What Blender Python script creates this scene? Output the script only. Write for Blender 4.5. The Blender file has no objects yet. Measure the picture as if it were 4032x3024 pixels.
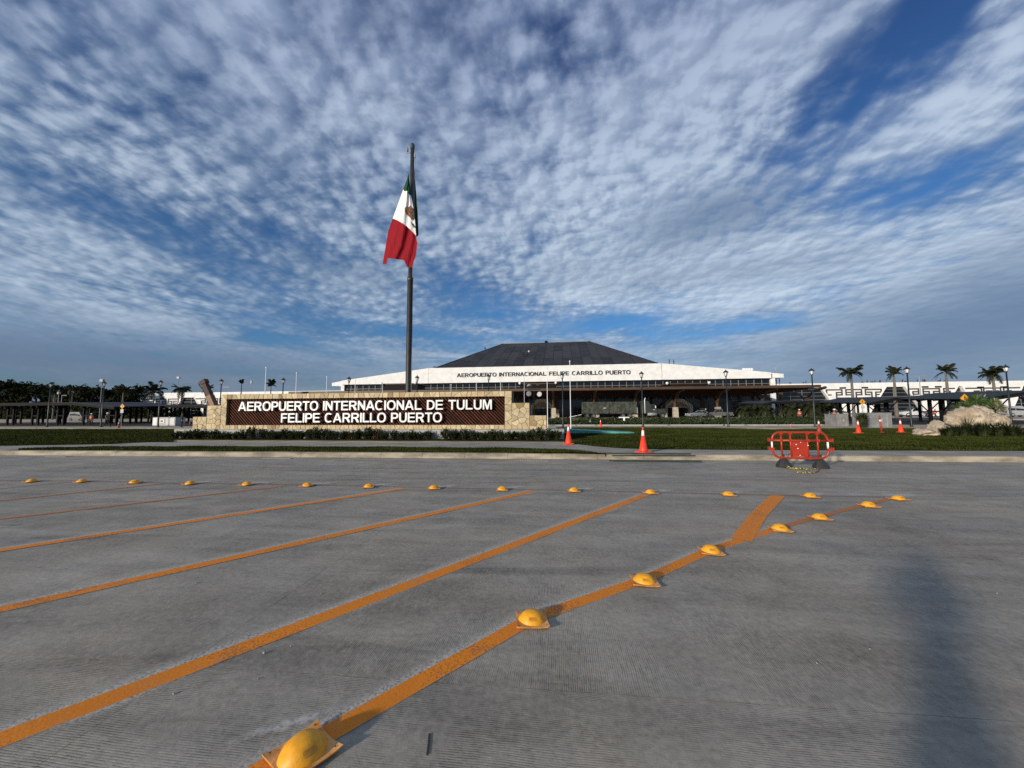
import bpy, bmesh, math, random
import numpy as np
from mathutils import Vector, Matrix, Euler, noise as mnoise
random.seed(7); np.random.seed(7)
R = math.radians
scene = bpy.context.scene
COL = scene.collection

# ------------------------------------------------------------------ camera
H_EYE = 1.5
cam_data = bpy.data.cameras.new("camera")
cam_data.sensor_width = 36.0
cam_data.lens = 36.0 * 1515.0 / 4032.0
cam_data.clip_start = 0.05
cam_data.clip_end = 4000
cam = bpy.data.objects.new("camera", cam_data)
COL.objects.link(cam)
CM = (Matrix.Rotation(R(7.4), 4, 'Z') @ Matrix.Rotation(R(90 + 4.53), 4, 'X') @ Matrix.Rotation(-0.0045, 4, 'Z'))
cam.matrix_world = Matrix.Translation((0, 0, H_EYE)) @ CM
scene.camera = cam
CAM = Vector((0, 0, H_EYE))
C3 = CM.to_3x3()

def ray(px, py):
    return (C3 @ Vector(((px - 2016) / 1515.0, -(py - 1512) / 1515.0, -1.0)))

def g(px, py, z=0.0):
    "point of the horizontal plane z seen at a pixel of the 4032 x 3024 photograph"
    d = ray(px, py)
    return CAM + d * ((z - H_EYE) / d.z)

def at(px, py, Y):
    "point of the vertical plane Y seen at a pixel"
    d = ray(px, py)
    return CAM + d * (Y / d.y)

# ------------------------------------------------------------------ sun, sky
SUN_AZ = R(37.6)          # the light travels towards this azimuth (clockwise from +Y)
SUN_EL = R(13.5)
sd = bpy.data.lights.new("sun", 'SUN')
sd.energy = 4.5
sd.angle = R(2.8)
sd.color = (1.0, 0.9, 0.76)
sun = bpy.data.objects.new("sun", sd)
COL.objects.link(sun)
ldir = Vector((math.sin(SUN_AZ) * math.cos(SUN_EL), math.cos(SUN_AZ) * math.cos(SUN_EL), -math.sin(SUN_EL)))
sun.rotation_euler = ldir.to_track_quat('-Z', 'Y').to_euler()

scene.view_settings.view_transform = 'Standard'
scene.view_settings.look = 'None'
scene.view_settings.exposure = 0.0
scene.view_settings.gamma = 1.0
scene.view_settings.use_curve_mapping = False
scene.cycles.use_adaptive_sampling = True
scene.cycles.adaptive_threshold = 0.01
scene.cycles.use_denoising = False
scene.cycles.max_bounces = 6
scene.cycles.transparent_max_bounces = 8

class NT:
    "small helper to write node maths as expressions"
    def __init__(s, tree):
        s.t = tree; s.n = tree.nodes; s.l = tree.links
    def node(s, typ, **kw):
        n = s.n.new(typ)
        for k, v in kw.items(): setattr(n, k, v)
        return n
    def put(s, sock, v):
        if hasattr(v, 'is_output'): s.l.new(v, sock)
        elif v is not None: sock.default_value = v
    def m(s, op, a, b=None, c=None, clamp=False):
        n = s.node('ShaderNodeMath', operation=op, use_clamp=clamp)
        s.put(n.inputs[0], a); s.put(n.inputs[1], b); s.put(n.inputs[2], c)
        return n.outputs[0]
    def add(s, a, b): return s.m('ADD', a, b)
    def sub(s, a, b): return s.m('SUBTRACT', a, b)
    def mul(s, a, b): return s.m('MULTIPLY', a, b)
    def div(s, a, b): return s.m('DIVIDE', a, b)
    def ss(s, x, lo, hi, a=0.0, b=1.0):
        n = s.node('ShaderNodeMapRange', interpolation_type='SMOOTHSTEP')
        s.put(n.inputs[0], x); s.put(n.inputs[1], lo); s.put(n.inputs[2], hi); s.put(n.inputs[3], a); s.put(n.inputs[4], b)
        return n.outputs[0]
    def lin(s, x, lo, hi, a=0.0, b=1.0):
        n = s.node('ShaderNodeMapRange')
        s.put(n.inputs[0], x); s.put(n.inputs[1], lo); s.put(n.inputs[2], hi); s.put(n.inputs[3], a); s.put(n.inputs[4], b)
        return n.outputs[0]
    def sep(s, v):
        n = s.node('ShaderNodeSeparateXYZ'); s.put(n.inputs[0], v); return n.outputs
    def comb(s, x, y, z=0.0):
        n = s.node('ShaderNodeCombineXYZ'); s.put(n.inputs[0], x); s.put(n.inputs[1], y); s.put(n.inputs[2], z); return n.outputs[0]
    def vm(s, op, a, b=None, sc=None):
        n = s.node('ShaderNodeVectorMath', operation=op); s.put(n.inputs[0], a)
        if b is not None: s.put(n.inputs[1], b)
        if sc is not None: s.put(n.inputs['Scale'], sc)
        return n.outputs[0]
    def noise(s, v, scale, detail=4.0, rough=0.5, dist=0.0, lac=2.0):
        n = s.node('ShaderNodeTexNoise')
        s.put(n.inputs['Vector'], v); s.put(n.inputs['Scale'], scale); s.put(n.inputs['Detail'], detail)
        s.put(n.inputs['Roughness'], rough); s.put(n.inputs['Distortion'], dist); s.put(n.inputs['Lacunarity'], lac)
        return n.outputs[0]
    def vor(s, v, scale, smooth=0.6, feature='SMOOTH_F1'):
        n = s.node('ShaderNodeTexVoronoi', feature=feature)
        s.put(n.inputs['Vector'], v); s.put(n.inputs['Scale'], scale)
        if feature == 'SMOOTH_F1': s.put(n.inputs['Smoothness'], smooth)
        return n.outputs[0]
    def mix(s, f, a, b, blend='MIX'):
        n = s.node('ShaderNodeMix', data_type='RGBA', blend_type=blend)
        s.put(n.inputs[0], f); s.put(n.inputs[6], a); s.put(n.inputs[7], b)
        return n.outputs[2]
    def bump(s, h, strength=0.3, dist=0.02, normal=None):
        n = s.node('ShaderNodeBump'); s.put(n.inputs['Strength'], strength); s.put(n.inputs['Distance'], dist); s.put(n.inputs['Height'], h)
        if normal is not None: s.put(n.inputs['Normal'], normal)
        return n.outputs[0]

def rgb(c): return (c[0], c[1], c[2], 1.0)

# ---- world: physical sky with a broken altocumulus layer
world = bpy.data.worlds.new("World")
scene.world = world
world.use_nodes = True
wt = world.node_tree
wt.nodes.clear()
w = NT(wt)
out = w.node('ShaderNodeOutputWorld')
bg = w.node('ShaderNodeBackground')
wt.links.new(bg.outputs[0], out.inputs[0])
sky = w.node('ShaderNodeTexSky', sky_type='NISHITA')
sky.sun_disc = False
sky.sun_elevation = SUN_EL
sky.sun_rotation = SUN_AZ + math.pi
sky.altitude = 0
sky.air_density = 1.0
sky.dust_density = 0.6
sky.ozone_density = 2.5
SKY_STR = 0.1
world.cycles.sampling_method = 'MANUAL'
world.cycles.sample_map_resolution = 256
bg.inputs[1].default_value = SKY_STR

geo = w.node('ShaderNodeTexCoord')
D = w.vm('NORMALIZE', geo.outputs['Generated'])
dx, dy, dz = w.sep(D)
zc = w.m('MAXIMUM', dz, 0.0)
inv = w.div(1.0, w.add(zc, 0.17))
P = w.comb(w.mul(dx, inv), w.mul(dy, inv), 0.0)
az = w.m('ARCTAN2', dx, dy)
el = w.m('ARCSINE', dz)

def azel(px, py):
    d = ray(px, py).normalized()
    return math.atan2(d.x, d.y), math.asin(d.z)

def blob(px, py, rx, ry, ang=0.0):
    "soft elliptical patch of sky, given by direction and angular size"
    a0, e0 = azel(px, py)
    sx, sy = rx / 1515.0, ry / 1515.0
    ce = max(0.3, math.cos(e0))
    u = w.mul(w.sub(az, a0), ce); v = w.sub(el, e0)
    ca, sa = math.cos(ang), math.sin(ang)
    u2 = w.div(w.add(w.mul(u, ca), w.mul(v, sa)), sx)
    v2 = w.div(w.sub(w.mul(v, ca), w.mul(u, sa)), sy)
    q = w.add(w.mul(u2, u2), w.mul(v2, v2))
    return w.m('EXPONENT', w.mul(q, -1.0))

# coverage: where the layer is thin or torn open
cov = 0.45
HOLES = [  # px, py, rx, ry, angle, amount
    (3680, 70, 430, 105, 0.62, -0.46), (3330, 330, 330, 60, 0.35, -0.16), (3570, 740, 230, 75, -0.2, -0.36), (3850, 620, 200, 40, 0.4, -0.12), (2230, 150, 250, 110, 0.5, -0.15),
    (1500, 100, 280, 100, 0.4, -0.16), (640, 880, 260, 50, -0.18, -0.24), (1080, 925, 260, 45, -0.1, -0.26), (750, 1010, 360, 45, -0.25, -0.20),
    (1800, 1120, 230, 85, -0.1, -0.36), (1500, 1290, 420, 26, -0.05, -0.2), (2420, 1265, 190, 30, 0.0, -0.34), (2900, 1300, 330, 26, 0.05, -0.18),
    (2000, 1210, 200, 40, 0.0, -0.24), (170, 130, 200, 110, -0.9, -0.12), (1900, 1330, 1500, 90, 0.0, -0.14),  (900, 560, 500, 120, -0.4, -0.06),
    (2700, 600, 700, 330, 0.1, 0.08), (1050, 250, 420, 260, 0.9, 0.08), (3950, 1150, 500, 150, 0.3, 0.3), (2600, 1080, 560, 90, 0.0, 0.18),
    (350, 1380, 900, 90, 0.0, 0.2), (3500, 1340, 500, 80, 0.0, 0.16), (2800, 830, 320, 110, 0.0, 0.2), (1500, 1010, 260, 60, 0, 0.1), (3650, 420, 300, 150, 0.2, 0.10),
]
for (a, b, c, d, e, k) in HOLES:
    cov = w.add(cov, w.mul(blob(a, b, c, d, e), k * (1.18 if k < 0 else 1.0)))
warp = w.noise(P, 0.9, 3, 0.5)
n_big = w.noise(P, 1.4, 4, 0.55)
cell_amp = w.ss(w.noise(P, 2.2, 2, 0.5), 0.35, 0.65, 0.55, 1.15)
wn = w.node('ShaderNodeTexNoise'); w.put(wn.inputs['Vector'], P); wn.inputs['Scale'].default_value = 2.4; wn.inputs['Detail'].default_value = 3
wc = w.vm('SUBTRACT', wn.outputs[1], (0.5, 0.5, 0.5))
P2 = w.vm('ADD', P, w.vm('SCALE', wc, sc=0.07))
x2, y2, z2 = w.sep(P2)
Pr = w.comb(x2, w.mul(y2, 0.92), 0.0)
def field(v):
    a = w.noise(v, 17.0, 6, 0.52, 0.0)
    b = w.sub(0.62, w.vor(v, 15.5, 0.7))
    return w.add(w.mul(a, 0.66), w.mul(b, 0.46))
# towards the horizon the cells merge into flat streaks
far = w.ss(el, 0.07, 0.50, 1.0, 0.0)
streak = w.noise(w.comb(w.mul(az, 3.2), w.add(w.mul(el, 26.0), w.mul(az, 1.2)), 1.7), 1.0, 6, 0.6, 0.5)
def fld(v):
    return w.add(w.mul(field(v), w.sub(1.0, w.mul(far, 0.80))), w.mul(w.add(w.mul(w.sub(streak, 0.5), 1.9), 0.36), w.mul(far, 0.95)))
f0 = fld(Pr)
Pr_s = w.vm('ADD', Pr, (-0.012, -0.0105, 0.0))
f1 = fld(Pr_s)
dens = w.add(w.add(w.mul(w.add(0.44, w.mul(w.sub(f0, 0.40), cell_amp)), 1.1), w.mul(w.sub(n_big, 0.5), 0.40)), w.sub(cov, 0.16))
alpha = w.mul(w.ss(dens, 0.20, 0.98), 0.95)
# shade: thick parts turn grey below, edges towards the sun stay bright
grey = 0.0
for (a, b, c, d, e, k) in [(2830, 840, 330, 100, 0.05, 0.85), (3950, 1270, 700, 170, 0.25, 0.9), (2860, 1085, 420, 60, -0.08, 0.4), (250, 1400, 1200, 110, 0.0, 0.95),
                           (1350, 1060, 420, 70, 0.05, 0.6), (700, 330, 420, 160, -0.5, 0.45), (1600, 780, 420, 120, 0.1, 0.3), (2250, 1060, 330, 70, 0, 0.35), (1300, 1430, 700, 70, 0, 0.5), (100, 300, 300, 300, 0, .2), (3250, 1380, 500, 60, 0, 0.55)]:
    grey = w.m('MAXIMUM', grey, w.mul(blob(a, b, c, d, e), k))
lit = w.ss(w.sub(f0, f1), -0.09, 0.12)
thick = w.ss(dens, 0.40, 0.95)
soft = w.noise(P, 3.8, 5, 0.6)
white = w.add(w.mul(blob(2680, 620, 760, 330, 0.15), 0.34), w.add(w.mul(blob(3650, 430, 330, 170, 0.2), 0.30), w.add(w.mul(blob(1150, 200, 330, 220, 0.9), 0.10), w.mul(blob(2750, 1190, 700, 75, 0.03), 0.30))))
bright = w.add(w.add(w.mul(lit, 0.36), w.mul(thick, 0.46)), w.add(w.mul(w.sub(soft, 0.50), 1.0), white))
bright = w.m('MULTIPLY', bright, w.sub(1.0, w.mul(grey, 0.95)), clamp=True)
high = w.ss(el, 0.25, 0.95)
c_sh = w.mix(high, rgb((1.25, 2.0, 3.25)), rgb((1.5, 2.25, 4.0)))
c_li = w.mix(high, rgb((5.6, 6.7, 8.0)), rgb((3.8, 4.6, 6.4)))
ccol = w.mix(bright, c_sh, c_li)
skyt = w.mix(1.0, sky.outputs[0], w.mix(high, rgb((0.44, 0.76, 1.10)), rgb((0.32, 0.46, 0.82))), 'MULTIPLY')
fin = w.mix(alpha, skyt, ccol)
low = w.ss(el, 0.0, 0.16)
hzc = w.mix(w.ss(az, -0.75, -0.15), rgb((1.25, 1.65, 2.15)), rgb((2.5, 3.9, 5.1)))
hzc = w.mix(w.ss(az, 0.25, 0.6), hzc, rgb((1.9, 2.6, 3.6)))
fin = w.mix(w.mul(w.sub(1.0, low), 0.72), fin, hzc)
fin = w.mix(w.ss(dz, -0.02, 0.0), rgb((0.9, 0.95, 1.0)), fin)
w.put(bg.inputs[0], fin)


# ------------------------------------------------------------------ mesh helpers
class MB:
    def __init__(s): s.v = []; s.f = []; s.m = []; s.uv = None
    def face(s, pts, mi=0):
        i = len(s.v); s.v += [tuple(p) for p in pts]; s.f.append(tuple(range(i, i + len(pts)))); s.m.append(mi); return s
    def quads(s, vs, fs, mi=0):
        i = len(s.v); s.v += [tuple(p) for p in vs]
        for f in fs: s.f.append(tuple(i + k for k in f)); s.m.append(mi)
        return s
    def box(s, c, size, mi=0, rot=None):
        x, y, z = size[0] / 2, size[1] / 2, size[2] / 2
        vs = [Vector(p) for p in ((-x, -y, -z), (x, -y, -z), (x, y, -z), (-x, y, -z), (-x, -y, z), (x, -y, z), (x, y, z), (-x, y, z))]
        if rot is not None: vs = [rot @ p for p in vs]
        vs = [p + Vector(c) for p in vs]
        return s.quads(vs, [(3, 2, 1, 0), (4, 5, 6, 7), (0, 1, 5, 4), (1, 2, 6, 5), (2, 3, 7, 6), (3, 0, 4, 7)], mi)
    def bx(s, x0, x1, y0, y1, z0, z1, mi=0):
        return s.box(((x0 + x1) / 2, (y0 + y1) / 2, (z0 + z1) / 2), (abs(x1 - x0), abs(y1 - y0), abs(z1 - z0)), mi)
    def prism_y(s, poly, y0, y1, mi=0):
        "poly: (x, z) points counter-clockwise seen from -Y; extruded from y0 (front) to y1"
        n = len(poly)
        a = sum(poly[i][0] * poly[(i + 1) % n][1] - poly[(i + 1) % n][0] * poly[i][1] for i in range(n))
        if a < 0: poly = poly[::-1]
        vs = [(p[0], y0, p[1]) for p in poly] + [(p[0], y1, p[1]) for p in poly]
        fs = [tuple(range(n)), tuple(range(2 * n - 1, n - 1, -1))] + [(i, i + n, (i + 1) % n + n, (i + 1) % n) for i in range(n)]
        return s.quads(vs, fs, mi)
    def prism_z(s, poly, z0, z1, mi=0):
        n = len(poly)
        a = sum(poly[i][0] * poly[(i + 1) % n][1] - poly[(i + 1) % n][0] * poly[i][1] for i in range(n))
        if a < 0: poly = poly[::-1]
        vs = [(p[0], p[1], z0) for p in poly] + [(p[0], p[1], z1) for p in poly]
        fs = [tuple(range(n - 1, -1, -1)), tuple(range(n, 2 * n))] + [(i, (i + 1) % n, (i + 1) % n + n, i + n) for i in range(n)]
        return s.quads(vs, fs, mi)
    def tube(s, pts, rad, n=8, mi=0, caps=True, flat=1.0):
        pts = [Vector(p) for p in pts]
        if not isinstance(rad, (list, tuple)): rad = [rad] * len(pts)
        rings = []; up = None
        for i, p in enumerate(pts):
            t = (pts[min(i + 1, len(pts) - 1)] - pts[max(i - 1, 0)]).normalized()
            if up is None:
                up = Vector((0, 0, 1)) if abs(t.z) < 0.9 else Vector((0, 1, 0))
            a = t.cross(up)
            if a.length < 1e-5: a = t.orthogonal()
            a.normalize(); b = a.cross(t).normalized()
            rings.append([p + a * (math.cos(2 * math.pi * k / n) * rad[i]) + b * (math.sin(2 * math.pi * k / n) * rad[i] * flat) for k in range(n)])
        vs = [q for r in rings for q in r]; fs = []
        for i in range(len(pts) - 1):
            for k in range(n):
                k2 = (k + 1) % n
                fs.append((i * n + k2, i * n + k, (i + 1) * n + k, (i + 1) * n + k2))
        if caps:
            fs.append(tuple(range(n))); fs.append(tuple((len(pts) - 1) * n + k for k in range(n - 1, -1, -1)))
        return s.quads(vs, fs, mi)
    def lathe(s, prof, n=16, c=(0, 0, 0), mi=0, sq=None):
        "prof: (radius, z) from bottom to top"
        vs = []; fs = []
        for (r, z) in prof:
            for k in range(n):
                a = 2 * math.pi * (k + 0.5) / n
                cx, sy = math.cos(a), math.sin(a)
                if sq: 
                    q = (abs(cx) ** sq + abs(sy) ** sq) ** (-1.0 / sq); cx *= q; sy *= q
                vs.append((c[0] + r * cx, c[1] + r * sy, c[2] + z))
        for i in range(len(prof) - 1):
            for k in range(n):
                k2 = (k + 1) % n
                fs.append((i * n + k, i * n + k2, (i + 1) * n + k2, (i + 1) * n + k))
        fs.append(tuple(range(n - 1, -1, -1))); fs.append(tuple((len(prof) - 1) * n + k for k in range(n)))
        return s.quads(vs, fs, mi)
    def grid(s, P, mi=0, close=False):
        "P: rows of points"
        nr, nc = len(P), len(P[0]); i0 = len(s.v)
        for r in P: s.v += [tuple(p) for p in r]
        for i in range(nr - 1):
            for j in range(nc - 1 + (1 if close else 0)):
                j2 = (j + 1) % nc
                s.f.append((i0 + i * nc + j, i0 + i * nc + j2, i0 + (i + 1) * nc + j2, i0 + (i + 1) * nc + j)); s.m.append(mi)
        return s
    def mesh(s, name, mats, smooth=False):
        me = bpy.data.meshes.new(name)
        me.from_pydata(s.v, [], s.f)
        for m_ in (mats if isinstance(mats, (list, tuple)) else [mats]): me.materials.append(m_)
        if any(s.m): me.polygons.foreach_set('material_index', s.m)
        if s.uv is not None:
            ul = me.uv_layers.new(name="UVMap")
            li = np.empty(len(me.loops), dtype=np.int32); me.loops.foreach_get('vertex_index', li)
            ul.data.foreach_set('uv', np.array(s.uv, dtype=np.float32)[li].ravel())
        if smooth:
            me.polygons.foreach_set('use_smooth', [True] * len(me.polygons))
        me.update()
        return me
    def build(s, name, mats, parent=None, smooth=False, loc=None):
        return link(name, s.mesh(name, mats, smooth), parent, loc)

def link(name, me, parent=None, loc=None):
    o = bpy.data.objects.new(name, me)
    COL.objects.link(o)
    if parent is not None: o.parent = parent
    if loc is not None: o.location = loc
    return o

def tag(o, label=None, cat=None, group=None, kind=None):
    if label: o['label'] = label
    if cat: o['category'] = cat
    if group: o['group'] = group
    if kind: o['kind'] = kind
    return o

def thing(name, label, cat, loc=(0, 0, 0), group=None, rz=0.0):
    o = bpy.data.objects.new(name, None)
    COL.objects.link(o)
    o.location = loc; o.rotation_euler = (0, 0, rz)
    o.empty_display_size = 0.2
    return tag(o, label, cat, group)

def kids(o): return [c for c in bpy.data.objects if c.parent is o]

def dup(root, loc, label=None, rz=None, group=None, scale=None, tree=None):
    "copy of a thing with its parts and their sub-parts"
    r = root.copy(); COL.objects.link(r); r.location = loc
    if rz is not None: r.rotation_euler = (0, 0, rz)
    if scale is not None: r.scale = (scale,) * 3 if not isinstance(scale, (tuple, list)) else scale
    if label: r['label'] = label
    if group: r['group'] = group
    for ch in list(root.children):
        c = ch.copy(); COL.objects.link(c); c.parent = r
        for gc in list(ch.children):
            d = gc.copy(); COL.objects.link(d); d.parent = c
    return r

def clip(poly, px, pz, nx, nz):
    "keep the side where (p - (px,pz)) . (nx,nz) <= 0"
    res = []
    for i in range(len(poly)):
        a, b = poly[i], poly[(i + 1) % len(poly)]
        da = (a[0] - px) * nx + (a[1] - pz) * nz; db = (b[0] - px) * nx + (b[1] - pz) * nz
        if da <= 0: res.append(a)
        if (da < 0 < db) or (db < 0 < da):
            t = da / (da - db); res.append((a[0] + (b[0] - a[0]) * t, a[1] + (b[1] - a[1]) * t))
    return res

# ------------------------------------------------------------------ materials
def newmat(name):
    m_ = bpy.data.materials.new(name); m_.use_nodes = True
    t = m_.node_tree; t.nodes.clear(); n = NT(t)
    o = n.node('ShaderNodeOutputMaterial'); b = n.node('ShaderNodeBsdfPrincipled')
    t.links.new(b.outputs[0], o.inputs[0])
    return m_, n, b, o

def mat(name, c, rough=0.6, var=0.15, vs=4.0, bump=0.0, bs=30.0, metal=0.0, spec=0.5, c2=None, rnd=0.0, coord='Object', trans=0.0, bd=0.01, emit=None, stretch=None):
    m_, n, b, o = newmat(name)
    tc = n.node('ShaderNodeTexCoord').outputs[coord]
    if stretch: tc = n.vm('MULTIPLY', tc, stretch)
    f = n.noise(tc, vs, 6, 0.6)
    ca_ = rgb([x * (1 - var) for x in c]); cb_ = rgb([min(1, x * (1 + var)) for x in (c2 or c)])
    col = n.mix(n.ss(f, 0.3, 0.7), ca_, cb_)
    if rnd > 0:
        oi = n.node('ShaderNodeObjectInfo').outputs['Random']
        col = n.mix(1.0, col, n.mix(oi, rgb([1 - rnd] * 3), rgb([1 + rnd] * 3)), 'MULTIPLY')
    n.put(b.inputs['Base Color'], col)
    n.put(b.inputs['Roughness'], n.lin(f, 0, 1, max(0.02, rough - 0.08), min(1, rough + 0.08)))
    b.inputs['Metallic'].default_value = metal
    b.inputs['Specular IOR Level'].default_value = spec
    if bump > 0:
        n.put(b.inputs['Normal'], n.bump(n.noise(tc, bs, 5, 0.6), bump, bd))
    if emit: 
        b.inputs['Emission Color'].default_value = rgb(emit[0]); b.inputs['Emission Strength'].default_value = emit[1]
    return m_

M = {}
M['black_steel'] = mat('black_steel', (0.009, 0.0095, 0.010), 0.7, 0.3, spec=0.12)
M['pole_steel'] = mat('pole_steel', (0.028, 0.028, 0.028), 0.42, 0.25, 2.0, spec=0.6)
M['lamp_paint'] = mat('lamp_paint', (0.008, 0.014, 0.016), 0.4, 0.2)
M['lamp_glass'] = mat('lamp_glass', (0.75, 0.76, 0.74), 0.25, 0.08)
M['white_paint'] = mat('white_paint', (0.8, 0.8, 0.78), 0.5, 0.06)
M['grey_steel'] = mat('grey_steel', (0.25, 0.26, 0.27), 0.45, 0.15)
M['cone'] = mat('cone_orange', (0.78, 0.05, 0.012), 0.42, 0.10, 6.0)
M['cone_old'] = mat('cone_faded', (0.32, 0.045, 0.02), 0.6, 0.3, 8.0)
M['reflective'] = mat('reflective_band', (0.82, 0.82, 0.84), 0.35, 0.1)
M['barrier'] = mat('barrier_plastic', (0.34, 0.028, 0.010), 0.38, 0.12, 5.0)
M['rubber'] = mat('rubber', (0.022, 0.022, 0.024), 0.75, 0.3, 12.0, 0.2)
M['white_facade'] = mat('white_facade', (0.74, 0.735, 0.715), 0.8, 0.09, 0.6, 0.25, 3.0, bd=0.03, spec=0.2)
M['dark_roof'] = mat('dark_roof', (0.022, 0.022, 0.024), 0.55, 0.35, 0.25, rnd=0.25)
M['glass_dark'] = mat('glass_dark', (0.006, 0.007, 0.008), 0.10, 0.3, 0.4, spec=0.5, rnd=0.4)
M['mullion'] = mat('mullion', (0.17, 0.17, 0.17), 0.5, 0.1)
M['wood'] = mat('porch_wood', (0.07, 0.036, 0.018), 0.55, 0.25, 3.0, stretch=(0.2, 2, 2))
M['wood_dark'] = mat('wood_ceiling', (0.055, 0.02, 0.012), 0.6, 0.3, 1.0)
M['pedestal'] = mat('pedestal_stone', (0.42, 0.37, 0.29), 0.85, 0.2, 2.0, 0.3, 6.0)
M['canopy_top'] = mat('canopy_sheet', (0.022, 0.023, 0.024), 0.6, 0.15, spec=0.2)
M['canopy_pale'] = mat('canopy_sheet_pale', (0.13, 0.135, 0.14), 0.6, 0.15, spec=0.2)
M['fret'] = mat('fret_grey', (0.045, 0.045, 0.045), 0.8, 0.15)
M['asphalt'] = mat('driveway', (0.17, 0.155, 0.13), 0.9, 0.2, 0.3, spec=0.1)
M['gravel'] = mat('pale_ground', (0.33, 0.28, 0.21), 0.95, 0.25, 0.8, 0.4, 12.0, c2=(0.40, 0.335, 0.245), spec=0.1)
M['sidewalk'] = mat('sidewalk_concrete', (0.26, 0.235, 0.195), 0.9, 0.22, 0.9, 0.25, 40.0)
M['plinth'] = mat('plinth_concrete', (0.36, 0.35, 0.32), 0.85, 0.12, 1.5, 0.15, 20.0)
M['kerb'] = mat('kerb_concrete', (0.245, 0.205, 0.145), 0.9, 0.32, 2.2, 0.35, 18.0, c2=(0.31, 0.265, 0.195), stretch=(0.5, 1, 2))
M['soil'] = mat('turf_soil', (0.022, 0.025, 0.008), 1.0, 0.4, 1.2, 0.5, 30.0, spec=0.0)
M['lot'] = mat('parking_asphalt', (0.05, 0.048, 0.045), 0.95, 0.25, 0.4, spec=0.1)

# ------------------------------------------------------------------ ground and road
KZ = 0.17
def kx(px): return 1792 + 29.0 * px / 4032.0
kA, kB = g(-200, kx(-200)), g(4232, kx(4232))
kd = (kB - kA).normalized()
KD = Vector((kd.x, kd.y, 0)); KN = Vector((-kd.y, kd.x, 0))
def kpt(s, off=0.0, z=0.0):
    "point s metres along the kerb line (0 in front of the camera), off metres behind it"
    base = kA + KD * ((-kA).dot(KD) + s)
    return Vector((base.x + KN.x * off, base.y + KN.y * off, z))

m_, n, b, o = newmat('terrain'); n.put(b.inputs['Base Color'], rgb((0.16, 0.14, 0.10))); b.inputs['Roughness'].default_value = 1.0
M['terrain'] = m_
tag(MB().face([(-1500, -500, -0.4), (1500, -500, -0.4), (1500, 1800, -0.4), (-1500, 1800, -0.4)]).build('terrain', M['terrain']), kind='structure')

def concrete(name, gdir):
    m_, n, b, o = newmat(name)
    co = n.node('ShaderNodeTexCoord').outputs['Object']
    x, y, z = n.sep(co)
    big = n.noise(co, 0.55, 5, 0.6)
    # broom and tyre streaks follow the lane
    st = n.noise(n.comb(n.mul(x, 0.35), n.mul(y, 2.6), 0), 1.0, 6, 0.62, 0.4)
    fine = n.noise(co, 22.0, 6, 0.7)
    patch = n.noise(co, 2.4, 5, 0.6, 0.6)
    v = n.add(n.mul(n.sub(big, 0.5), 0.50), n.add(n.mul(n.sub(st, 0.5), 0.55), n.add(n.mul(n.sub(fine, 0.5), 0.62), n.mul(n.sub(patch, 0.5), 0.35))))
    blot = n.noise(co, 0.28, 4, 0.6, 0.8)
    val = n.add(n.add(0.258, n.mul(n.sub(blot, 0.5), 0.07)), n.mul(v, 0.45))
    scr = n.noise(n.comb(n.mul(x, 1.2), n.mul(y, 14.0), 0), 1.0, 3, 0.5, 1.2)
    val = n.add(val, n.mul(n.ss(scr, 0.68, 0.76), 0.035))
    tyre = n.noise(n.comb(n.add(n.mul(x, 0.12), n.mul(y, 0.25)), n.sub(n.mul(y, 3.0), n.mul(x, 0.5)), 0), 1.0, 4, 0.55, 0.3)
    val = n.sub(val, n.mul(n.ss(tyre, 0.55, 0.70), 0.055))
    # tined grooves
    wob = n.noise(co, 1.3, 3, 0.5)
    q = (y if gdir == 'x' else x); r_ = (x if gdir == 'x' else y)
    ph = n.add(n.mul(q, 2 * math.pi / 0.0125), n.mul(wob, 26.0))
    gr = n.m('SINE', ph)
    chop = n.noise(n.comb(n.mul(q, 55.0), n.mul(r_, 9.0), 0), 1.0, 3, 0.6)
    mask = n.mul(n.ss(n.noise(co, 1.1, 5, 0.65, 0.5), 0.38, 0.66), n.ss(n.noise(co, 6.0, 4, 0.7), 0.30, 0.6, 0.35, 1.0))
    gm = n.mul(n.mul(n.ss(gr, -0.2, 0.9), mask), n.ss(chop, 0.36, 0.60))
    val = n.sub(val, n.mul(gm, 0.105))
    col = n.mix(n.ss(n.noise(co, 0.8, 4, 0.5), 0.35, 0.7), rgb((1.09, 1.0, 0.82)), rgb((1.13, 0.985, 0.755)))
    col = n.mix(1.0, n.comb(val, val, val), col, 'MULTIPLY')
    n.put(b.inputs['Base Color'], col)
    n.put(b.inputs['Roughness'], n.lin(big, 0.2, 0.8, 0.62, 0.8))
    b.inputs['Specular IOR Level'].default_value = 0.28
    hgt = n.add(n.mul(gm, -1.0), n.mul(fine, 0.9))
    n.put(b.inputs['Normal'], n.bump(hgt, 0.55, 0.006))
    return m_
M['concrete_x'] = concrete('road_concrete_cross', 'x')
M['concrete_y'] = concrete('road_concrete_along', 'y')
M['joint'] = mat('joint_filler', (0.15, 0.145, 0.13), 0.9, 0.3, 8.0)

road = MB()
road.face([kpt(-400, 0.05, -0.02), kpt(-400, -80, -0.02), kpt(400, -80, -0.02), kpt(400, 0.05, -0.02)][::-1])
road = road.build('road', M['joint']); tag(road, kind='structure')
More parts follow.
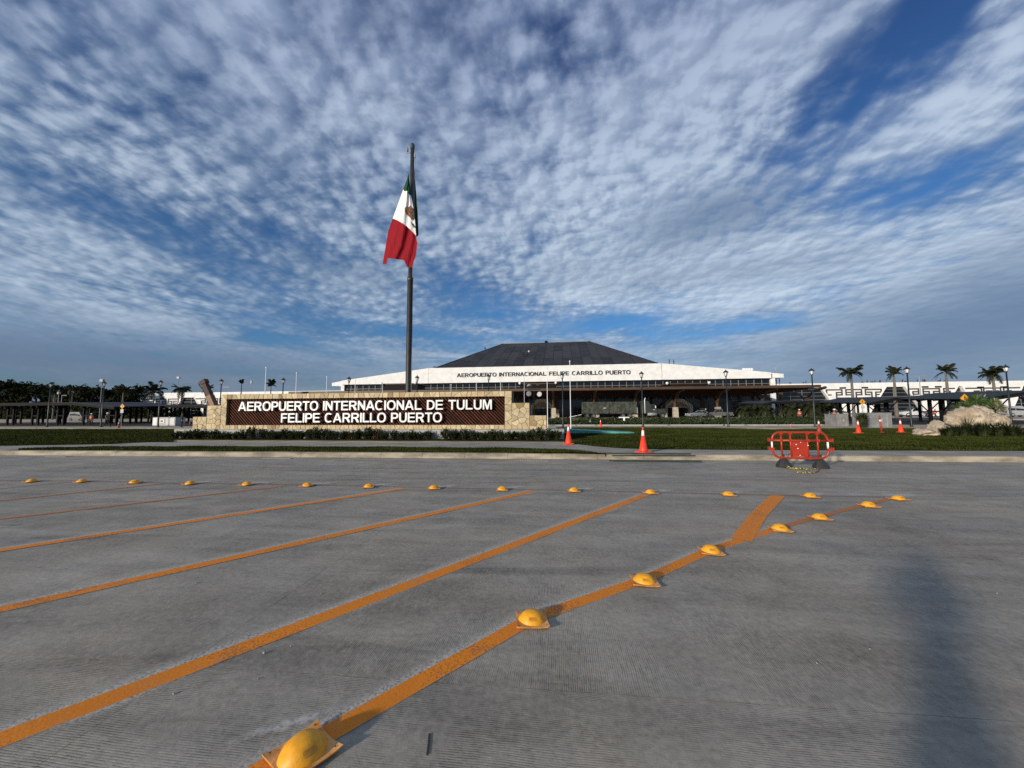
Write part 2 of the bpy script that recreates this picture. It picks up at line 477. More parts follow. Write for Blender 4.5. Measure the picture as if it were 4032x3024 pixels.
# cast slabs between the saw-cut joints, rows parallel to the kerb
j0 = g(1500, 2671); j1 = (j0 - kpt(0)).dot(KN)          # the joint across the foreground
rows = [(-75, j1 - 10.5), (j1 - 10.5, j1 - 5.25), (j1 - 5.25, j1), (j1, j1 + 5.6), (j1 + 5.6, -0.55), (-0.55, 0.0)]
ts = (g(3700, 2388) - kpt(0)).dot(KD)
for ri, (o0, o1) in enumerate(rows):
    big_row = ri in (0, 5)
    cuts = [-390, 390] if big_row else [ts + k * 5.2 + (0 if ri % 2 else 0.0) for k in range(-8, 9)]
    if not big_row: cuts = [-390] + cuts + [390]
    for i in range(len(cuts) - 1):
        gp = 0.002
        q = MB()
        a0, a1 = cuts[i] + gp, cuts[i + 1] - gp; b0, b1 = o0 + gp, o1 - gp
        pts = [kpt(a0, b0), kpt(a1, b0), kpt(a1, b1), kpt(a0, b1)]
        q.prism_z([(p.x, p.y) for p in pts], -0.015, random.uniform(-0.0015, 0.0005))
        q.build('concrete_slab', M['concrete_x'] if ri in (0, 2, 5) else M['concrete_y'], road)

# ground behind the kerb: path and planting level, rising gently to the terminal forecourt
gm = MB()
rowsY = [(None, KZ - 0.02), (45, KZ - 0.02), (60, 0.2), (80, 0.62), (1500, 0.62)]
P_ = []
for (Yv, zz) in rowsY:
    r_ = []
    for s in (-1400, -200, -60, -20, 0, 20, 60, 200, 1400):
        if Yv is None:
            p = kpt(s, 0.3, zz); r_.append((p.x, p.y, zz))
        else:
            k = kpt(s, 0, 0); r_.append((k.x, max(Yv, k.y + 1) if Yv < 100 else Yv, zz))
    P_.append(r_)
gm.grid(P_)
ground = gm.build('ground', M['gravel']); tag(ground, kind='structure')
fore = MB().face([(-260, 62.5, 0.45), (260, 62.5, 0.45), (260, 63, 0.46), (-260, 63, 0.46)])

# kerb units
kb = tag(bpy.data.objects.new('kerb', None), kind='structure'); COL.objects.link(kb)
unit = 1.5
for i in range(-26, 26):
    q = MB()
    s0, s1 = i * unit + 0.004, (i + 1) * unit - 0.004
    if random.random() < 0.25: zt = KZ - 0.004
    else: zt = KZ + random.uniform(-0.003, 0.003)
    prof = [(0.0, -0.05), (0.0, 0.02), (0.055, zt - 0.035), (0.075, zt - 0.010), (0.105, zt), (0.30, zt), (0.30, -0.05)]
    ra = [kpt(s0, a, z) for a, z in prof]; rb = [kpt(s1, a, z) for a, z in prof]
    nn = len(prof)
    q.quads(ra + rb, [(k, (k + 1) % nn, (k + 1) % nn + nn, k + nn)[::-1] for k in range(nn)] + [tuple(range(nn)), tuple(range(2 * nn - 1, nn - 1, -1))])
    q.build('kerb_stone', M['kerb'], kb)
q = MB(); 
for sgn in (-1, 1):
    s0, s1 = (26 * unit + 0.004, 390) if sgn > 0 else (-390, -26 * unit - 0.004)
    ra = [kpt(s0, a, z) for a, z in prof]; rb = [kpt(s1, a, z) for a, z in prof]
    q.quads(ra + rb, [(k, (k + 1) % nn, (k + 1) % nn + nn, k + nn)[::-1] for k in range(nn)] + [tuple(range(nn)), tuple(range(2 * nn - 1, nn - 1, -1))])
q.build('kerb_run', M['kerb'], kb)['kind'] = 'stuff'

# pavement behind the kerb (bends round the grass verge)
back = [(-900, 1765), (0, 1756), (250, 1752), (434, 1749), (520, 1744), (615, 1741), (900, 1741.5), (1450, 1742.5), (2230, 1745), (2290, 1751), (2340, 1757), (2440, 1765), (2550, 1769), (2850, 1771), (3400, 1774), (4032, 1776), (5200, 1783)]
vergetop = [(72, 1768.5), (250, 1763.5), (434, 1760), (800, 1759), (1450, 1761), (2050, 1766), (2150, 1768), (2223, 1771), (2290, 1776), (2340, 1782), (2385, 1788.5)]
bp = [g(x, y, KZ) for x, y in back]
vt = [g(x, y, KZ) for x, y in vergetop]
def kerb_back(p): 
    s = (p - kpt(0)).dot(KD); return kpt(s, 0.302, KZ)
def interp(pts, x):
    for a, c in zip(pts, pts[1:]):
        if a.x <= x <= c.x: 
            t = (x - a.x) / max(1e-6, c.x - a.x); return a.y + (c.y - a.y) * t
    return None
sw = MB()
xs = np.linspace(bp[0].x, bp[-1].x, 260)
pave_slabs = tag(bpy.data.objects.new('pavement', None), kind='structure'); COL.objects.link(pave_slabs)
def strip(xa, xb, z, nsub=6):
    top, bot = [], []
    for k in range(nsub + 1):
        x = xa + (xb - xa) * k / nsub
        yb_ = interp(bp, x); yv = interp(vt, x)
        kk = kerb_back(Vector((x, 14, 0))).y if True else 0
        # kerb back line y at this x
        t = (x - kpt(0, 0.302).x) / KD.x; kk = kpt(0, 0.302).y + KD.y * t
        yl = max(kk, yv) if yv is not None else kk
        top.append((x, yb_)); bot.append((x, yl))
    return bot + top[::-1]
x = bp[0].x + 0.01
while x < bp[-1].x - 1.3:
    poly = strip(x + 0.004, x + 1.6 - 0.004, KZ)
    MB().prism_z(poly, KZ - 0.06, KZ + random.uniform(-0.001, 0.001)).build('paving_slab', M['sidewalk'], pave_slabs)
    x += 1.6

# ------------------------------------------------------------------ lawns
m_, n, b, o = newmat('grass_blade')
tc = n.node('ShaderNodeTexCoord').outputs['Object']
f = n.noise(tc, 0.5, 4, 0.6); f2 = n.noise(tc, 9.0, 3, 0.6)
col = n.mix(n.ss(f, 0.35, 0.65), rgb((0.020, 0.029, 0.006)), rgb((0.046, 0.057, 0.011)))
col = n.mix(n.ss(f2, 0.5, 0.75), col, rgb((0.045, 0.042, 0.014)))
n.put(b.inputs['Base Color'], col); b.inputs['Roughness'].default_value = 0.9; b.inputs['Specular IOR Level'].default_value = 0.05
M['grass'] = m_

def in_poly(px, py, poly):
    inside = np.zeros(len(px), bool); n_ = len(poly); j = n_ - 1
    for i in range(n_):
        xi, yi = poly[i]; xj, yj = poly[j]
        c = ((yi > py) != (yj > py)) & (px < (xj - xi) * (py - yi) / (yj - yi + 1e-12) + xi)
        inside ^= c; j = i
    return inside

def lawn(poly, dens, h, nmax, zfun=None):
    "a closed turf sheet and its blades of grass"
    q = MB(); q.prism_z(poly, KZ - 0.08, KZ + 0.012)
    base = q.build('lawn', M['soil']); tag(base, kind='structure')
    xs_ = np.array([p[0] for p in poly]); ys_ = np.array([p[1] for p in poly])
    A = (xs_.max() - xs_.min()) * (ys_.max() - ys_.min())
    N_ = int(min(nmax, A * dens))
    px = np.random.uniform(xs_.min(), xs_.max(), N_); py = np.random.uniform(ys_.min(), ys_.max(), N_)
    k = in_poly(px, py, poly); px, py = px[k], py[k]; c = len(px)
    # uneven tufts
    tuft = 0.75 + 0.35 * np.sin(px * 2.1 + 1.3 * np.sin(py * 1.7)) * np.sin(py * 2.7 + px * 0.6) + np.random.uniform(-0.25, 0.35, c)
    hh = h * np.clip(tuft, 0.35, 1.5)
    a = np.random.uniform(0, 2 * np.pi, c); wd = np.random.uniform(0.006, 0.013, c) * (1 + np.hypot(px, py) / 40)
    lean = np.random.uniform(0, 0.7, c) * hh; la = np.random.uniform(0, 2 * np.pi, c)
    z0 = np.full(c, KZ + 0.008)
    v = np.empty((c, 3, 3), np.float32)
    v[:, 0] = np.stack([px - np.cos(a) * wd, py - np.sin(a) * wd, z0], 1)
    v[:, 1] = np.stack([px + np.cos(a) * wd, py + np.sin(a) * wd, z0], 1)
    v[:, 2] = np.stack([px + np.cos(la) * lean, py + np.sin(la) * lean, z0 + hh], 1)
    me = bpy.data.meshes.new('grass')
    me.vertices.add(c * 3); me.vertices.foreach_set('co', v.ravel())
    me.loops.add(c * 3); me.loops.foreach_set('vertex_index', np.arange(c * 3, dtype=np.int32))
    me.polygons.add(c); me.polygons.foreach_set('loop_start', np.arange(0, c * 3, 3, dtype=np.int32))
    try: me.polygons.foreach_set('loop_total', np.full(c, 3, dtype=np.int32))
    except Exception: pass
    me.materials.append(M['grass']); me.update()
    o_ = link('grass', me); tag(o_, kind='stuff')
    return base
xy = lambda pts, z=KZ: [tuple(g(x_, y_, z).xy) for x_, y_ in pts]
kline = [(72, 1772.3), (434, 1774.7), (800, 1777), (1450, 1781), (2050, 1784.7), (2250, 1786), (2385, 1786.8)]
kl = []
for x_, y_ in kline:
    p = kerb_back(g(x_, y_, KZ)); kl.append((p.x, p.y))
lawn([tuple(p.xy) for p in vt] + kl[::-1], 900, 0.055, 90000)
lawn(xy([(2232, 1746), (2290, 1751), (2340, 1757), (2440, 1765), (2550, 1769), (2850, 1771), (3400, 1774), (4032, 1776), (4900, 1780),
         (4900, 1687), (3700, 1687), (3300, 1687.5), (3050, 1692), (2800, 1685), (2500, 1683.5), (2190, 1683.5), (2190, 1712)]), 420, 0.06, 260000)
lawn(xy([(-700, 1761), (0, 1756), (250, 1752), (434, 1749), (520, 1744), (615, 1741), (684, 1741.5), (688, 1690), (0, 1690), (-700, 1694)]), 300, 0.06, 160000)
# lawn behind the sign wall, seen past both its ends
lawn([(-21, 22.6), (3.0, 22.6), (4.5, 33.5), (-20, 33.5)], 120, 0.06, 50000)

# ------------------------------------------------------------------ painted markings on the road
def paint(name, core, dust, faint=1.0, edge=1.0):
    m_, n, b, o = newmat(name)
    uv = n.node('ShaderNodeUVMap').outputs[0]
    co = n.node('ShaderNodeTexCoord').outputs['Object']
    u, v, _ = n.sep(uv)
    av = n.m('ABSOLUTE', v)                       # 1 = edge of the painted line
    nz = n.noise(co, 26.0, 5, 0.7); nl = n.noise(co, 1.8, 4, 0.6); nf = n.noise(co, 70.0, 3, 0.6)
    e = n.add(av, n.mul(n.sub(nz, 0.5), 0.16))
    body = n.ss(e, 0.93, 1.04, 1.0, 0.0)
    wear = n.ss(n.add(nl, n.mul(n.sub(nf, 0.5), 0.9)), 0.22, 0.52, 0.38, 1.0)
    halo = n.mul(n.ss(n.add(av, n.mul(n.sub(nz, 0.5), 1.0)), 0.9, 2.9, 1.0, 0.0), n.ss(n.add(n.noise(co, 0.9, 3, 0.5), n.mul(v, 0.13)), 0.26, 0.58, 0.0, 0.95))
    halo = n.mul(n.mul(halo, n.ss(nf, 0.28, 0.62, 0.25, 1.0)), edge)
    oc = n.mix(n.ss(nl, 0.3, 0.7), rgb(core), rgb([c * 0.78 for c in core]))
    oc = n.mix(n.mul(n.ss(n.noise(co, 5.0, 5, 0.65), 0.52, 0.72), 0.45), oc, rgb((0.30, 0.20, 0.15)))
    n.put(b.inputs['Base Color'], n.mix(body, rgb(dust), oc))
    b.inputs['Roughness'].default_value = 0.7
    b.inputs['Specular IOR Level'].default_value = 0.35
    n.put(b.inputs['Normal'], n.bump(n.add(n.mul(nz, 0.6), nf), 0.4, 0.004))
    al = n.mul(n.m('MAXIMUM', n.mul(body, wear), halo), faint)
    tr = n.node('ShaderNodeBsdfTransparent'); ms = n.node('ShaderNodeMixShader')
    n.l.new(tr.outputs[0], ms.inputs[1]); n.l.new(b.outputs[0], ms.inputs[2]); n.put(ms.inputs[0], al)
    n.l.new(ms.outputs[0], o.inputs[0])
    return m_
ORANGE = (0.82, 0.248, 0.009)
M['paint_line'] = paint('orange_paint', ORANGE, (0.52, 0.48, 0.41))
M['paint_branch'] = paint('branch_paint', ORANGE, (0.45, 0.42, 0.37), 1.0, 0.15)
M['paint_worn'] = paint('worn_paint', (0.58, 0.20, 0.045), (0.42, 0.39, 0.34), 0.85, 0.6)
M['paint_faint'] = paint('faint_paint', (0.36, 0.24, 0.18), (0.40, 0.37, 0.34), 0.6)
def line(name, pts, width, mt, halo=2.9, z=0.004):
    pts = [Vector((p.x, p.y, 0)) for p in pts]
    q = MB(); q.uv = []
    dense = []
    for a, c in zip(pts, pts[1:]):
        k = max(2, int((c - a).length / 0.4))
        for i in range(k): dense.append(a.lerp(c, i / k))
    dense.append(pts[-1])
    P2, L = [], 0
    for i, p in enumerate(dense):
        t = (dense[min(i + 1, len(dense) - 1)] - dense[max(0, i - 1)]).normalized()
        nn_ = Vector((-t.y, t.x, 0)); L += 0 if i == 0 else (p - dense[i - 1]).length
        wd = width if not callable(width) else width(i / (len(dense) - 1))
        P2.append([p + nn_ * (wd / 2 * k) + Vector((0, 0, z)) for k in (-halo, -1, 0, 1, halo)])
        q.uv += [(L, k) for k in (-halo, -1, 0, 1, halo)]
    q.grid([r_[::-1] for r_ in P2]); 
    q.uv = [x_ for i in range(len(dense)) for x_ in q.uv[i * 5:(i + 1) * 5][::-1]]
    return q.build(name, mt, road)
NEAR = [(1195, 2945), (2095, 2436), (2538, 2282), (2800, 2165), (3072, 2078), (3228, 2033), (3420, 1985), (3537, 1958)]
FAR = [(125, 1893.5), (322, 1894.5), (530, 1899), (748, 1903), (972, 1906), (1210, 1910), (1452, 1915), (1708, 1921), (1978, 1926), (2260, 1931), (2562, 1939), (2868, 1946), (3190, 1953)]
z4 = 0.004
d0 = (g(1195, 2945) - g(2095, 2436)).normalized()
line('painted_line', [g(1195, 2945) + d0 * 0.9] + [g(*p) for p in NEAR[1:5]], 0.125, M['paint_line'])
line('painted_line', [g(*p) for p in NEAR[4:]], 0.10, M['paint_worn'], z=0.0055)
def ext(a, c, d): 
    a, c = g(*a), g(*c); return a + (a - c).normalized() * d
line('painted_line', [ext((0, 2916), (2555, 1945), 1.2), g(1500, 2345), g(2540, 1950)], 0.15, M['paint_line'])
line('painted_line', [ext((0, 2403), (2100, 1937), 2.5), g(1500, 2068), g(2100, 1935)], 0.15, M['paint_line'], z=0.0045)
line('painted_line', [ext((0, 2170), (1590, 1927), 4), g(1590, 1925)], 0.145, M['paint_line'], z=0.005)
line('painted_line', [ext((0, 2047), (1120, 1917), 5), g(1120, 1914)], 0.12, M['paint_worn'], z=0.006)
line('painted_line', [ext((0, 1973), (640, 1906), 6), g(640, 1905)], 0.12, M['paint_worn'], z=0.0065)
line('painted_line', [ext((0, 1925), (290, 1897), 6), g(290, 1897)], 0.12, M['paint_faint'], z=0.007)
line('painted_line', [g(3063, 1952), g(2985, 2030), g(2918, 2128)], 0.22, M['paint_branch'], halo=1.5, z=0.0075)
line('painted_line', [g(-260, 1886)] + [g(*p) for p in FAR] + [g(3535, 1958)], 0.10, M['paint_faint'], z=0.008)
M['chalk'] = paint('chalk', (0.50, 0.48, 0.44), (0.4, 0.38, 0.34), 0.55)
for pa_, pb_ in (((1160, 1844), (1465, 1846.5)), ((352, 1832.5), (610, 1835)), ((2405, 1858), (2465, 1859)), ((3580, 1872), (3660, 1873))): line('chalk_line', [g(*pa_), g(*pb_)], 0.035, M['chalk'], 1.5, 0.0085)
M['crack'] = mat('crack_dark', (0.03, 0.03, 0.028), .9, .3, 9.0)
line('crack', [g(1692, 2890), g(1689, 2930), g(1683, 2976)], 0.011, M['crack'], 1.0, 0.0035)
# dust left round the glued studs
m_, n, b, o = newmat('white_dust')
uv = n.node('ShaderNodeUVMap').outputs[0]; co = n.node('ShaderNodeTexCoord').outputs['Object']
u, v, _ = n.sep(uv); rr = n.m('SQRT', n.add(n.mul(u, u), n.mul(v, v)))
ng = n.noise(co, 9.0, 5, 0.7)
n.put(b.inputs['Base Color'], rgb((0.55, 0.52, 0.48))); b.inputs['Roughness'].default_value = 0.9
tr = n.node('ShaderNodeBsdfTransparent'); ms = n.node('ShaderNodeMixShader')
n.l.new(tr.outputs[0], ms.inputs[1]); n.l.new(b.outputs[0], ms.inputs[2])
n.put(ms.inputs[0], n.mul(n.ss(n.add(rr, n.mul(n.sub(ng, 0.5), 1.4)), 0.25, 0.95, 0.75, 0.0), n.ss(n.noise(co, 40, 3, .6), 0.3, 0.6, 0.35, 1.0)))
n.l.new(ms.outputs[0], o.inputs[0]); M['dust'] = m_
def dust(c, rx, ry, ang, z=0.0095):
    q = MB(); q.uv = []
    ca_, sa_ = math.cos(ang), math.sin(ang)
    for u_, v_ in ((-1, -1), (1, -1), (1, 1), (-1, 1)):
        X, Y_ = u_ * rx, v_ * ry
        q.v.append((c.x + X * ca_ - Y_ * sa_, c.y + X * sa_ + Y_ * ca_, z)); q.uv.append((u_, v_))
    q.f.append((0, 1, 2, 3)); q.m.append(0)
    q.build('dust_patch', M['dust'], road)
for i, p in enumerate(FAR[3:] + [(3537, 1958)]):
    c = g(*p) ; dust(c + Vector((0.16, 0.12, 0)), random.uniform(0.3, 0.45), random.uniform(0.12, 0.2), 0.55 + random.uniform(-0.2, 0.2))
dust(g(1150, 2895) + Vector((-.05, .05, 0)), 0.3, 0.05, 0.55)

# ------------------------------------------------------------------ lettering (own sans capitals, cap height 1)
def arc(cx, cy, rx, ry, a0, a1, n=14, p=2.35):
    pts = []
    for i in range(n + 1):
        a = R(a0 + (a1 - a0) * i / n); c_, s_ = math.cos(a), math.sin(a)
        k = (abs(c_) ** p + abs(s_) ** p) ** (-1 / p)
        pts.append((cx + rx * c_ * k, cy + ry * s_ * k))
    return pts
def glyph(ch, w=0.205, h=0.175, wide=1.0):
    "(advance, list of closed outlines); w stem width, h bar height"
    W = {'A': 1.0, 'E': .80, 'R': .90, 'O': .98, 'P': .80, 'U': .84, 'T': .79, 'I': w, 'N': .82, 'C': .92, 'L': .74, 'D': .85, 'M': .96, 'F': .74}[ch]
    if ch != 'I': W = W * wide
    if ch == 'I': o = [[(0, 0), (w, 0), (w, 1), (0, 1)]]
    if ch == 'L': o = [[(0, 0), (W, 0), (W, h), (w, h), (w, 1), (0, 1)]]
    if ch == 'E': o = [[(0, 0), (W, 0), (W, h), (w, h), (w, .5 - h * .42), (W * .93, .5 - h * .42), (W * .93, .5 + h * .55), (w, .5 + h * .55), (w, 1 - h), (W * .98, 1 - h), (W * .98, 1), (0, 1)]]
    if ch == 'F': o = [[(0, 0), (w, 0), (w, .43), (W * .9, .43), (W * .9, .43 + h), (w, .43 + h), (w, 1 - h), (W, 1 - h), (W, 1), (0, 1)]]
    if ch == 'T': o = [[(W / 2 - w / 2, 0), (W / 2 + w / 2, 0), (W / 2 + w / 2, 1 - h), (W, 1 - h), (W, 1), (0, 1), (0, 1 - h), (W / 2 - w / 2, 1 - h)]]
    if ch == 'N': o = [[(0, 0), (w * .93, 0), (w * .93, .66), (W - w * .98, 0), (W, 0), (W, 1), (W - w * .93, 1), (W - w * .93, .35), (w * .98, 1), (0, 1)]]
    if ch == 'M': o = [[(0, 0), (w * .92, 0), (w * .92, .76), (W / 2 - w * .46, 0), (W / 2 + w * .46, 0), (W - w * .92, .76), (W - w * .92, 0), (W, 0), (W, 1), (W - w * 1.45, 1), (W / 2, .32), (w * 1.45, 1), (0, 1)]]
    if ch == 'A':
        k = w * 1.08; a = (W / 2 - k * .52)
        o = [[(0, 0), (k, 0), (k + .225 * a, .225), (W - k - .225 * a, .225), (W - k, 0), (W, 0), (W / 2 + k * .54, 1), (W / 2 - k * .54, 1)],
             [(k + .225 * a * 0 + .40 * a * .98, .225 + h * .95), (W - k - .40 * a * .98, .225 + h * .95), (W / 2, .80)]]
    if ch == 'O': o = [arc(W / 2, .5, W / 2, .52, 0, 360, 40)[:-1], arc(W / 2, .5, W / 2 - w, .52 - h, 0, 360, 40)[:-1]]
    if ch == 'C':
        o = [arc(W / 2, .5, W / 2, .52, 42, 318, 34) + arc(W / 2, .5, W / 2 - w, .52 - h, 318 - 12, 54, 30)]
    if ch == 'D': o = [[(0, 0)] + arc(W * .42, .5, W * .58, .5, -90, 90, 18) + [(0, 1)], [(w, h)] + arc(W * .42, .5, W * .58 - w, .5 - h, -90, 90, 18) + [(w, 1 - h)]]
    if ch == 'U': o = [[(0, 1), (0, .38)] + arc(W / 2, .38, W / 2, .40, 180, 360, 18) + [(W, 1), (W - w, 1), (W - w, .38)] + arc(W / 2, .38, W / 2 - w, .40 - h, 360, 180, 16) + [(w, 1)]]
    if ch == 'P': o = [[(0, 0), (w, 0), (w, .365)] + arc(W * .52, .6825, W * .48, .3175, -90, 90, 14) + [(0, 1)], [(w, .365 + h)] + arc(W * .52, .6825, W * .48 - w, .3175 - h, -90, 90, 12) + [(w, 1 - h)]]
    if ch == 'R':
        o = [[(0, 0), (w, 0), (w, .40), (W * .40, .40), (W * .48, .37), (W * .72, 0), (W * 1.0, 0), (W * .80, .32), (W * .68, .43)] + arc(W * .52, .705, W * .42, .295, -62, 90, 14) + [(0, 1)],
             [(w, .41 + h * .9)] + arc(W * .52, .70, W * .42 - w, .295 - h, -90, 90, 12) + [(w, 1 - h)]]
    return W, o
_gl = {}
def glyph_mesh(ch, depth, style):
    key = (ch, style)
    if key in _gl: return _gl[key]
    Wd, outs = glyph(ch, **style_kw[style])
    cu = bpy.data.curves.new('letter', 'CURVE'); cu.dimensions = '2D'; cu.fill_mode = 'BOTH'; cu.extrude = depth / 2
    for oo in outs:
        sp = cu.splines.new('POLY'); sp.points.add(len(oo) - 1); sp.use_cyclic_u = True
        for q, (x_, y_) in zip(sp.points, oo): q.co = (x_, y_, 0, 1)
    ob = bpy.data.objects.new('letter', cu); COL.objects.link(ob)
    dg = bpy.context.evaluated_depsgraph_get(); dg.update()
    me = bpy.data.meshes.new_from_object(ob.evaluated_get(dg)); me.name = 'letter'
    bpy.data.objects.remove(ob); bpy.data.curves.remove(cu)
    _gl[key] = (Wd, me); return _gl[key]
style_kw = {'bold': dict(w=0.175, h=0.155), 'geo': dict(w=0.19, h=0.165, wide=1.06)}
KERN = {'CA': -.06, 'RT': -.03, 'TO': -.04, 'TU': -.0, 'PU': 0, 'LU': 0, 'FE': 0, 'NA': -.02, 'AC': -.05, 'AL': -.0, 'LL': -.03, 'OP': 0, 'LO': -.04}
def text(parent, s, x0, x1, zb, zt, y, depth, style, material, gap=0.125, space=0.60, slant=0.0):
    "letters of a line between x0 and x1; each is a mesh of its own"
    total = 0
    for i, ch in enumerate(s):
        total += space if ch == ' ' else glyph_mesh(ch, 1, style)[0] + (gap + KERN.get(s[i:i + 2], 0) if i < len(s) - 1 and s[i + 1] != ' ' else 0)
    hgt = zt - zb; kx_ = (x1 - x0) / total; x = x0
    for i, ch in enumerate(s):
        if ch == ' ': x += space * kx_; continue
        Wd, me = glyph_mesh(ch, 1, style)
        if not me.materials: me.materials.append(material)
        o_ = link('letter', me, parent)
        fz = (x - x0) * slant
        o_.matrix_local = Matrix.Translation((x, y, zb + fz)) @ Matrix.Rotation(R(90), 4, 'X') @ Matrix.Diagonal((kx_, hgt, depth, 1)).to_4x4()
        x += (Wd + (gap + KERN.get(s[i:i + 2], 0) if i < len(s) - 1 and s[i + 1] != ' ' else 0)) * kx_

# ------------------------------------------------------------------ sign wall
YW = 20.6
def W2(px, py, Y=YW): p = at(px, py, Y); return p.x, p.z
zb = (W2(760, 1690)[1] + W2(2151, 1690)[1]) / 2            # top of plinth / foot of stone
zt = (W2(873, 1555)[1] + W2(2015, 1537.5)[1]) / 2
xL1, xL2, xL3, xL4 = W2(760, 1660)[0], W2(816, 1620)[0], W2(873, 1580)[0], W2(892, 1630)[0]
xR4, xR3, xR2, xR1 = W2(1987.5, 1600)[0], W2(2015, 1560)[0], W2(2085, 1600)[0], W2(2152, 1650)[0]
zs2 = (W2(840, 1596.5)[1] + W2(2050, 1586)[1]) / 2; zs1 = (W2(790, 1641.6)[1] + W2(2120, 1635)[1]) / 2
zp1 = (W2(892, 1573)[1] + W2(1987, 1560)[1]) / 2; zp0 = (W2(892, 1674.5)[1] + W2(1987, 1672)[1]) / 2
YB = YW + 0.95                                             # back of wall
M['mortar'] = mat('mortar', (0.13, 0.10, 0.06), 0.95, 0.2, 6.0, 0.3)
m_, n, b, o = newmat('sign_stone')
tc = n.node('ShaderNodeTexCoord').outputs['Object']; rnd = n.node('ShaderNodeObjectInfo').outputs['Random']
f = n.noise(tc, 5.0, 6, 0.65, 0.4); f2 = n.noise(tc, 24.0, 5, 0.7)
cr = n.node('ShaderNodeValToRGB'); n.put(cr.inputs[0], rnd)
els = cr.color_ramp.elements; els[0].position = 0; els[0].color = rgb((0.44, 0.36, 0.22)); els[1].position = 1; els[1].color = rgb((0.58, 0.48, 0.31))
for p_, c_ in ((0.06, (0.27, 0.19, 0.10)), (0.12, (0.43, 0.345, 0.21)), (0.45, (0.54, 0.45, 0.29)), (0.75, (0.49, 0.385, 0.22)), (0.9, (0.63, 0.52, 0.33))):
    e_ = els.new(p_); e_.color = rgb(c_)
col = n.mix(1.0, cr.outputs[0], n.mix(n.ss(n.add(n.mul(f, 0.75), n.mul(f2, 0.25)), 0.34, 0.66), rgb((0.78, 0.74, 0.68)), rgb((1.1, 1.1, 1.1))), 'MULTIPLY')
n.put(b.inputs['Base Color'], col); b.inputs['Roughness'].default_value = 0.85
n.put(b.inputs['Normal'], n.bump(n.add(f, n.mul(f2, 0.4)), 0.5, 0.03)); M['sign_stone'] = m_

sign = thing('sign_wall', 'long stepped cream stone wall carrying the white airport name on brown slats', 'sign wall', (0, 0, 0))
core = MB()
sil_l = [(xL1, zb), (xL4, zb), (xL4, zt), (xL3, zt), (xL3, zs2), (xL2, zs2), (xL2, zs1), (xL1, zs1)]
sil_r = [(xR4, zb), (xR1, zb), (xR1, zs1), (xR2, zs1), (xR2, zs2), (xR3, zs2), (xR3, zt), (xR4, zt)]
def steps(c, parts, y0, y1):
    for (x0, x1, z0, z1) in parts: c.bx(x0, x1, y0, y1, z0, z1)
ST = [(xL1, xL2, zb, zs1), (xL2, xL3, zb, zs2), (xL3, xL4, zb, zt), (xR4, xR3, zb, zt), (xR3, xR2, zb, zs2), (xR2, xR1, zb, zs1)]
BANDS = [(xL4, xR4, zp1, zt), (xL4, xR4, zb, zp0)]
for q in ST + BANDS: core.bx(q[0], q[1], YW, YB, q[2], q[3])
core.bx(xL4, xR4, YW + 0.24, YB, zp0, zp1)
core.build('wall_core', M['mortar'], sign)
def cells(x0, x1, z0, z1, size, jit=0.85):
    nx = max(1, int(round((x1 - x0) / size))); nz = max(1, int(round((z1 - z0) / (size * 0.9))))
    pts = []
    for i in range(nx):
        for j in range(nz):
            pts.append((x0 + (i + 0.5 + random.uniform(-.5, .5) * jit + (0.5 if j % 2 and nz > 1 else 0) * 0.5) * (x1 - x0) / nx, z0 + (j + 0.5 + random.uniform(-.5, .5) * jit) * (z1 - z0) / nz))
    res = []
    for i, p in enumerate(pts):
        poly = [(x0, z0), (x1, z0), (x1, z1), (x0, z1)]
        for j, q in enumerate(pts):
            if i == j or abs(p[0] - q[0]) > 3 * size: continue
            poly = clip(poly, (p[0] + q[0]) / 2, (p[1] + q[1]) / 2, q[0] - p[0], q[1] - p[1])
            if len(poly) < 3: break
        if len(poly) >= 3: res.append(poly)
    return res
def inset(poly, d):
    "offset a convex polygon inwards"
    n_ = len(poly); cx = sum(p[0] for p in poly) / n_; cz = sum(p[1] for p in poly) / n_
    a = sum(poly[i][0] * poly[(i + 1) % n_][1] - poly[(i + 1) % n_][0] * poly[i][1] for i in range(n_))
    if a < 0: poly = poly[::-1]
    q = list(poly)
    for i in range(n_):
        p0, p1 = poly[i], poly[(i + 1) % n_]
        ex, ez = p1[0] - p0[0], p1[1] - p0[1]; L = math.hypot(ex, ez)
        if L < 1e-6: continue
        nx, nz = ez / L, -ex / L
        q = clip(q, p0[0] - nx * d, p0[1] - nz * d, nx, nz)
        if len(q) < 3: return None
    return q
def stone(poly, yf, parent):
    a = inset(poly, 0.009)
    if not a: return
    bb = inset(poly, 0.016)
    d = random.uniform(0.012, 0.03)
    if not bb or len(bb) != len(a): bb = a
    cx = sum(p[0] for p in a) / len(a); cz = sum(p[1] for p in a) / len(a); k = len(a)
    tx, tz = random.uniform(-.03, .03), random.uniform(-.03, .03)
    vs = [(p[0], yf + 0.004, p[1]) for p in a] + [(p[0], yf - d * 0.75, p[1]) for p in a] + [(p[0], yf - d + (p[0] - cx) * tx + (p[1] - cz) * tz, p[1]) for p in bb] 
    fs = [(i, (i + 1) % k, (i + 1) % k + k, i + k) for i in range(k)] + [(i + k, (i + 1) % k + k, (i + 1) % k + 2 * k, i + 2 * k) for i in range(k)] + [tuple(range(2 * k, 3 * k))]
    MB().quads(vs, fs).build('stone', M['sign_stone'], parent)
for q in ST:
    for poly in cells(*q, 0.29): stone(poly, YW, sign)
for q in BANDS:
    for poly in cells(q[0], q[1], q[2], q[3], 0.30 if q[2] > zb + .1 else 0.27, 0.7): stone(poly, YW, sign)
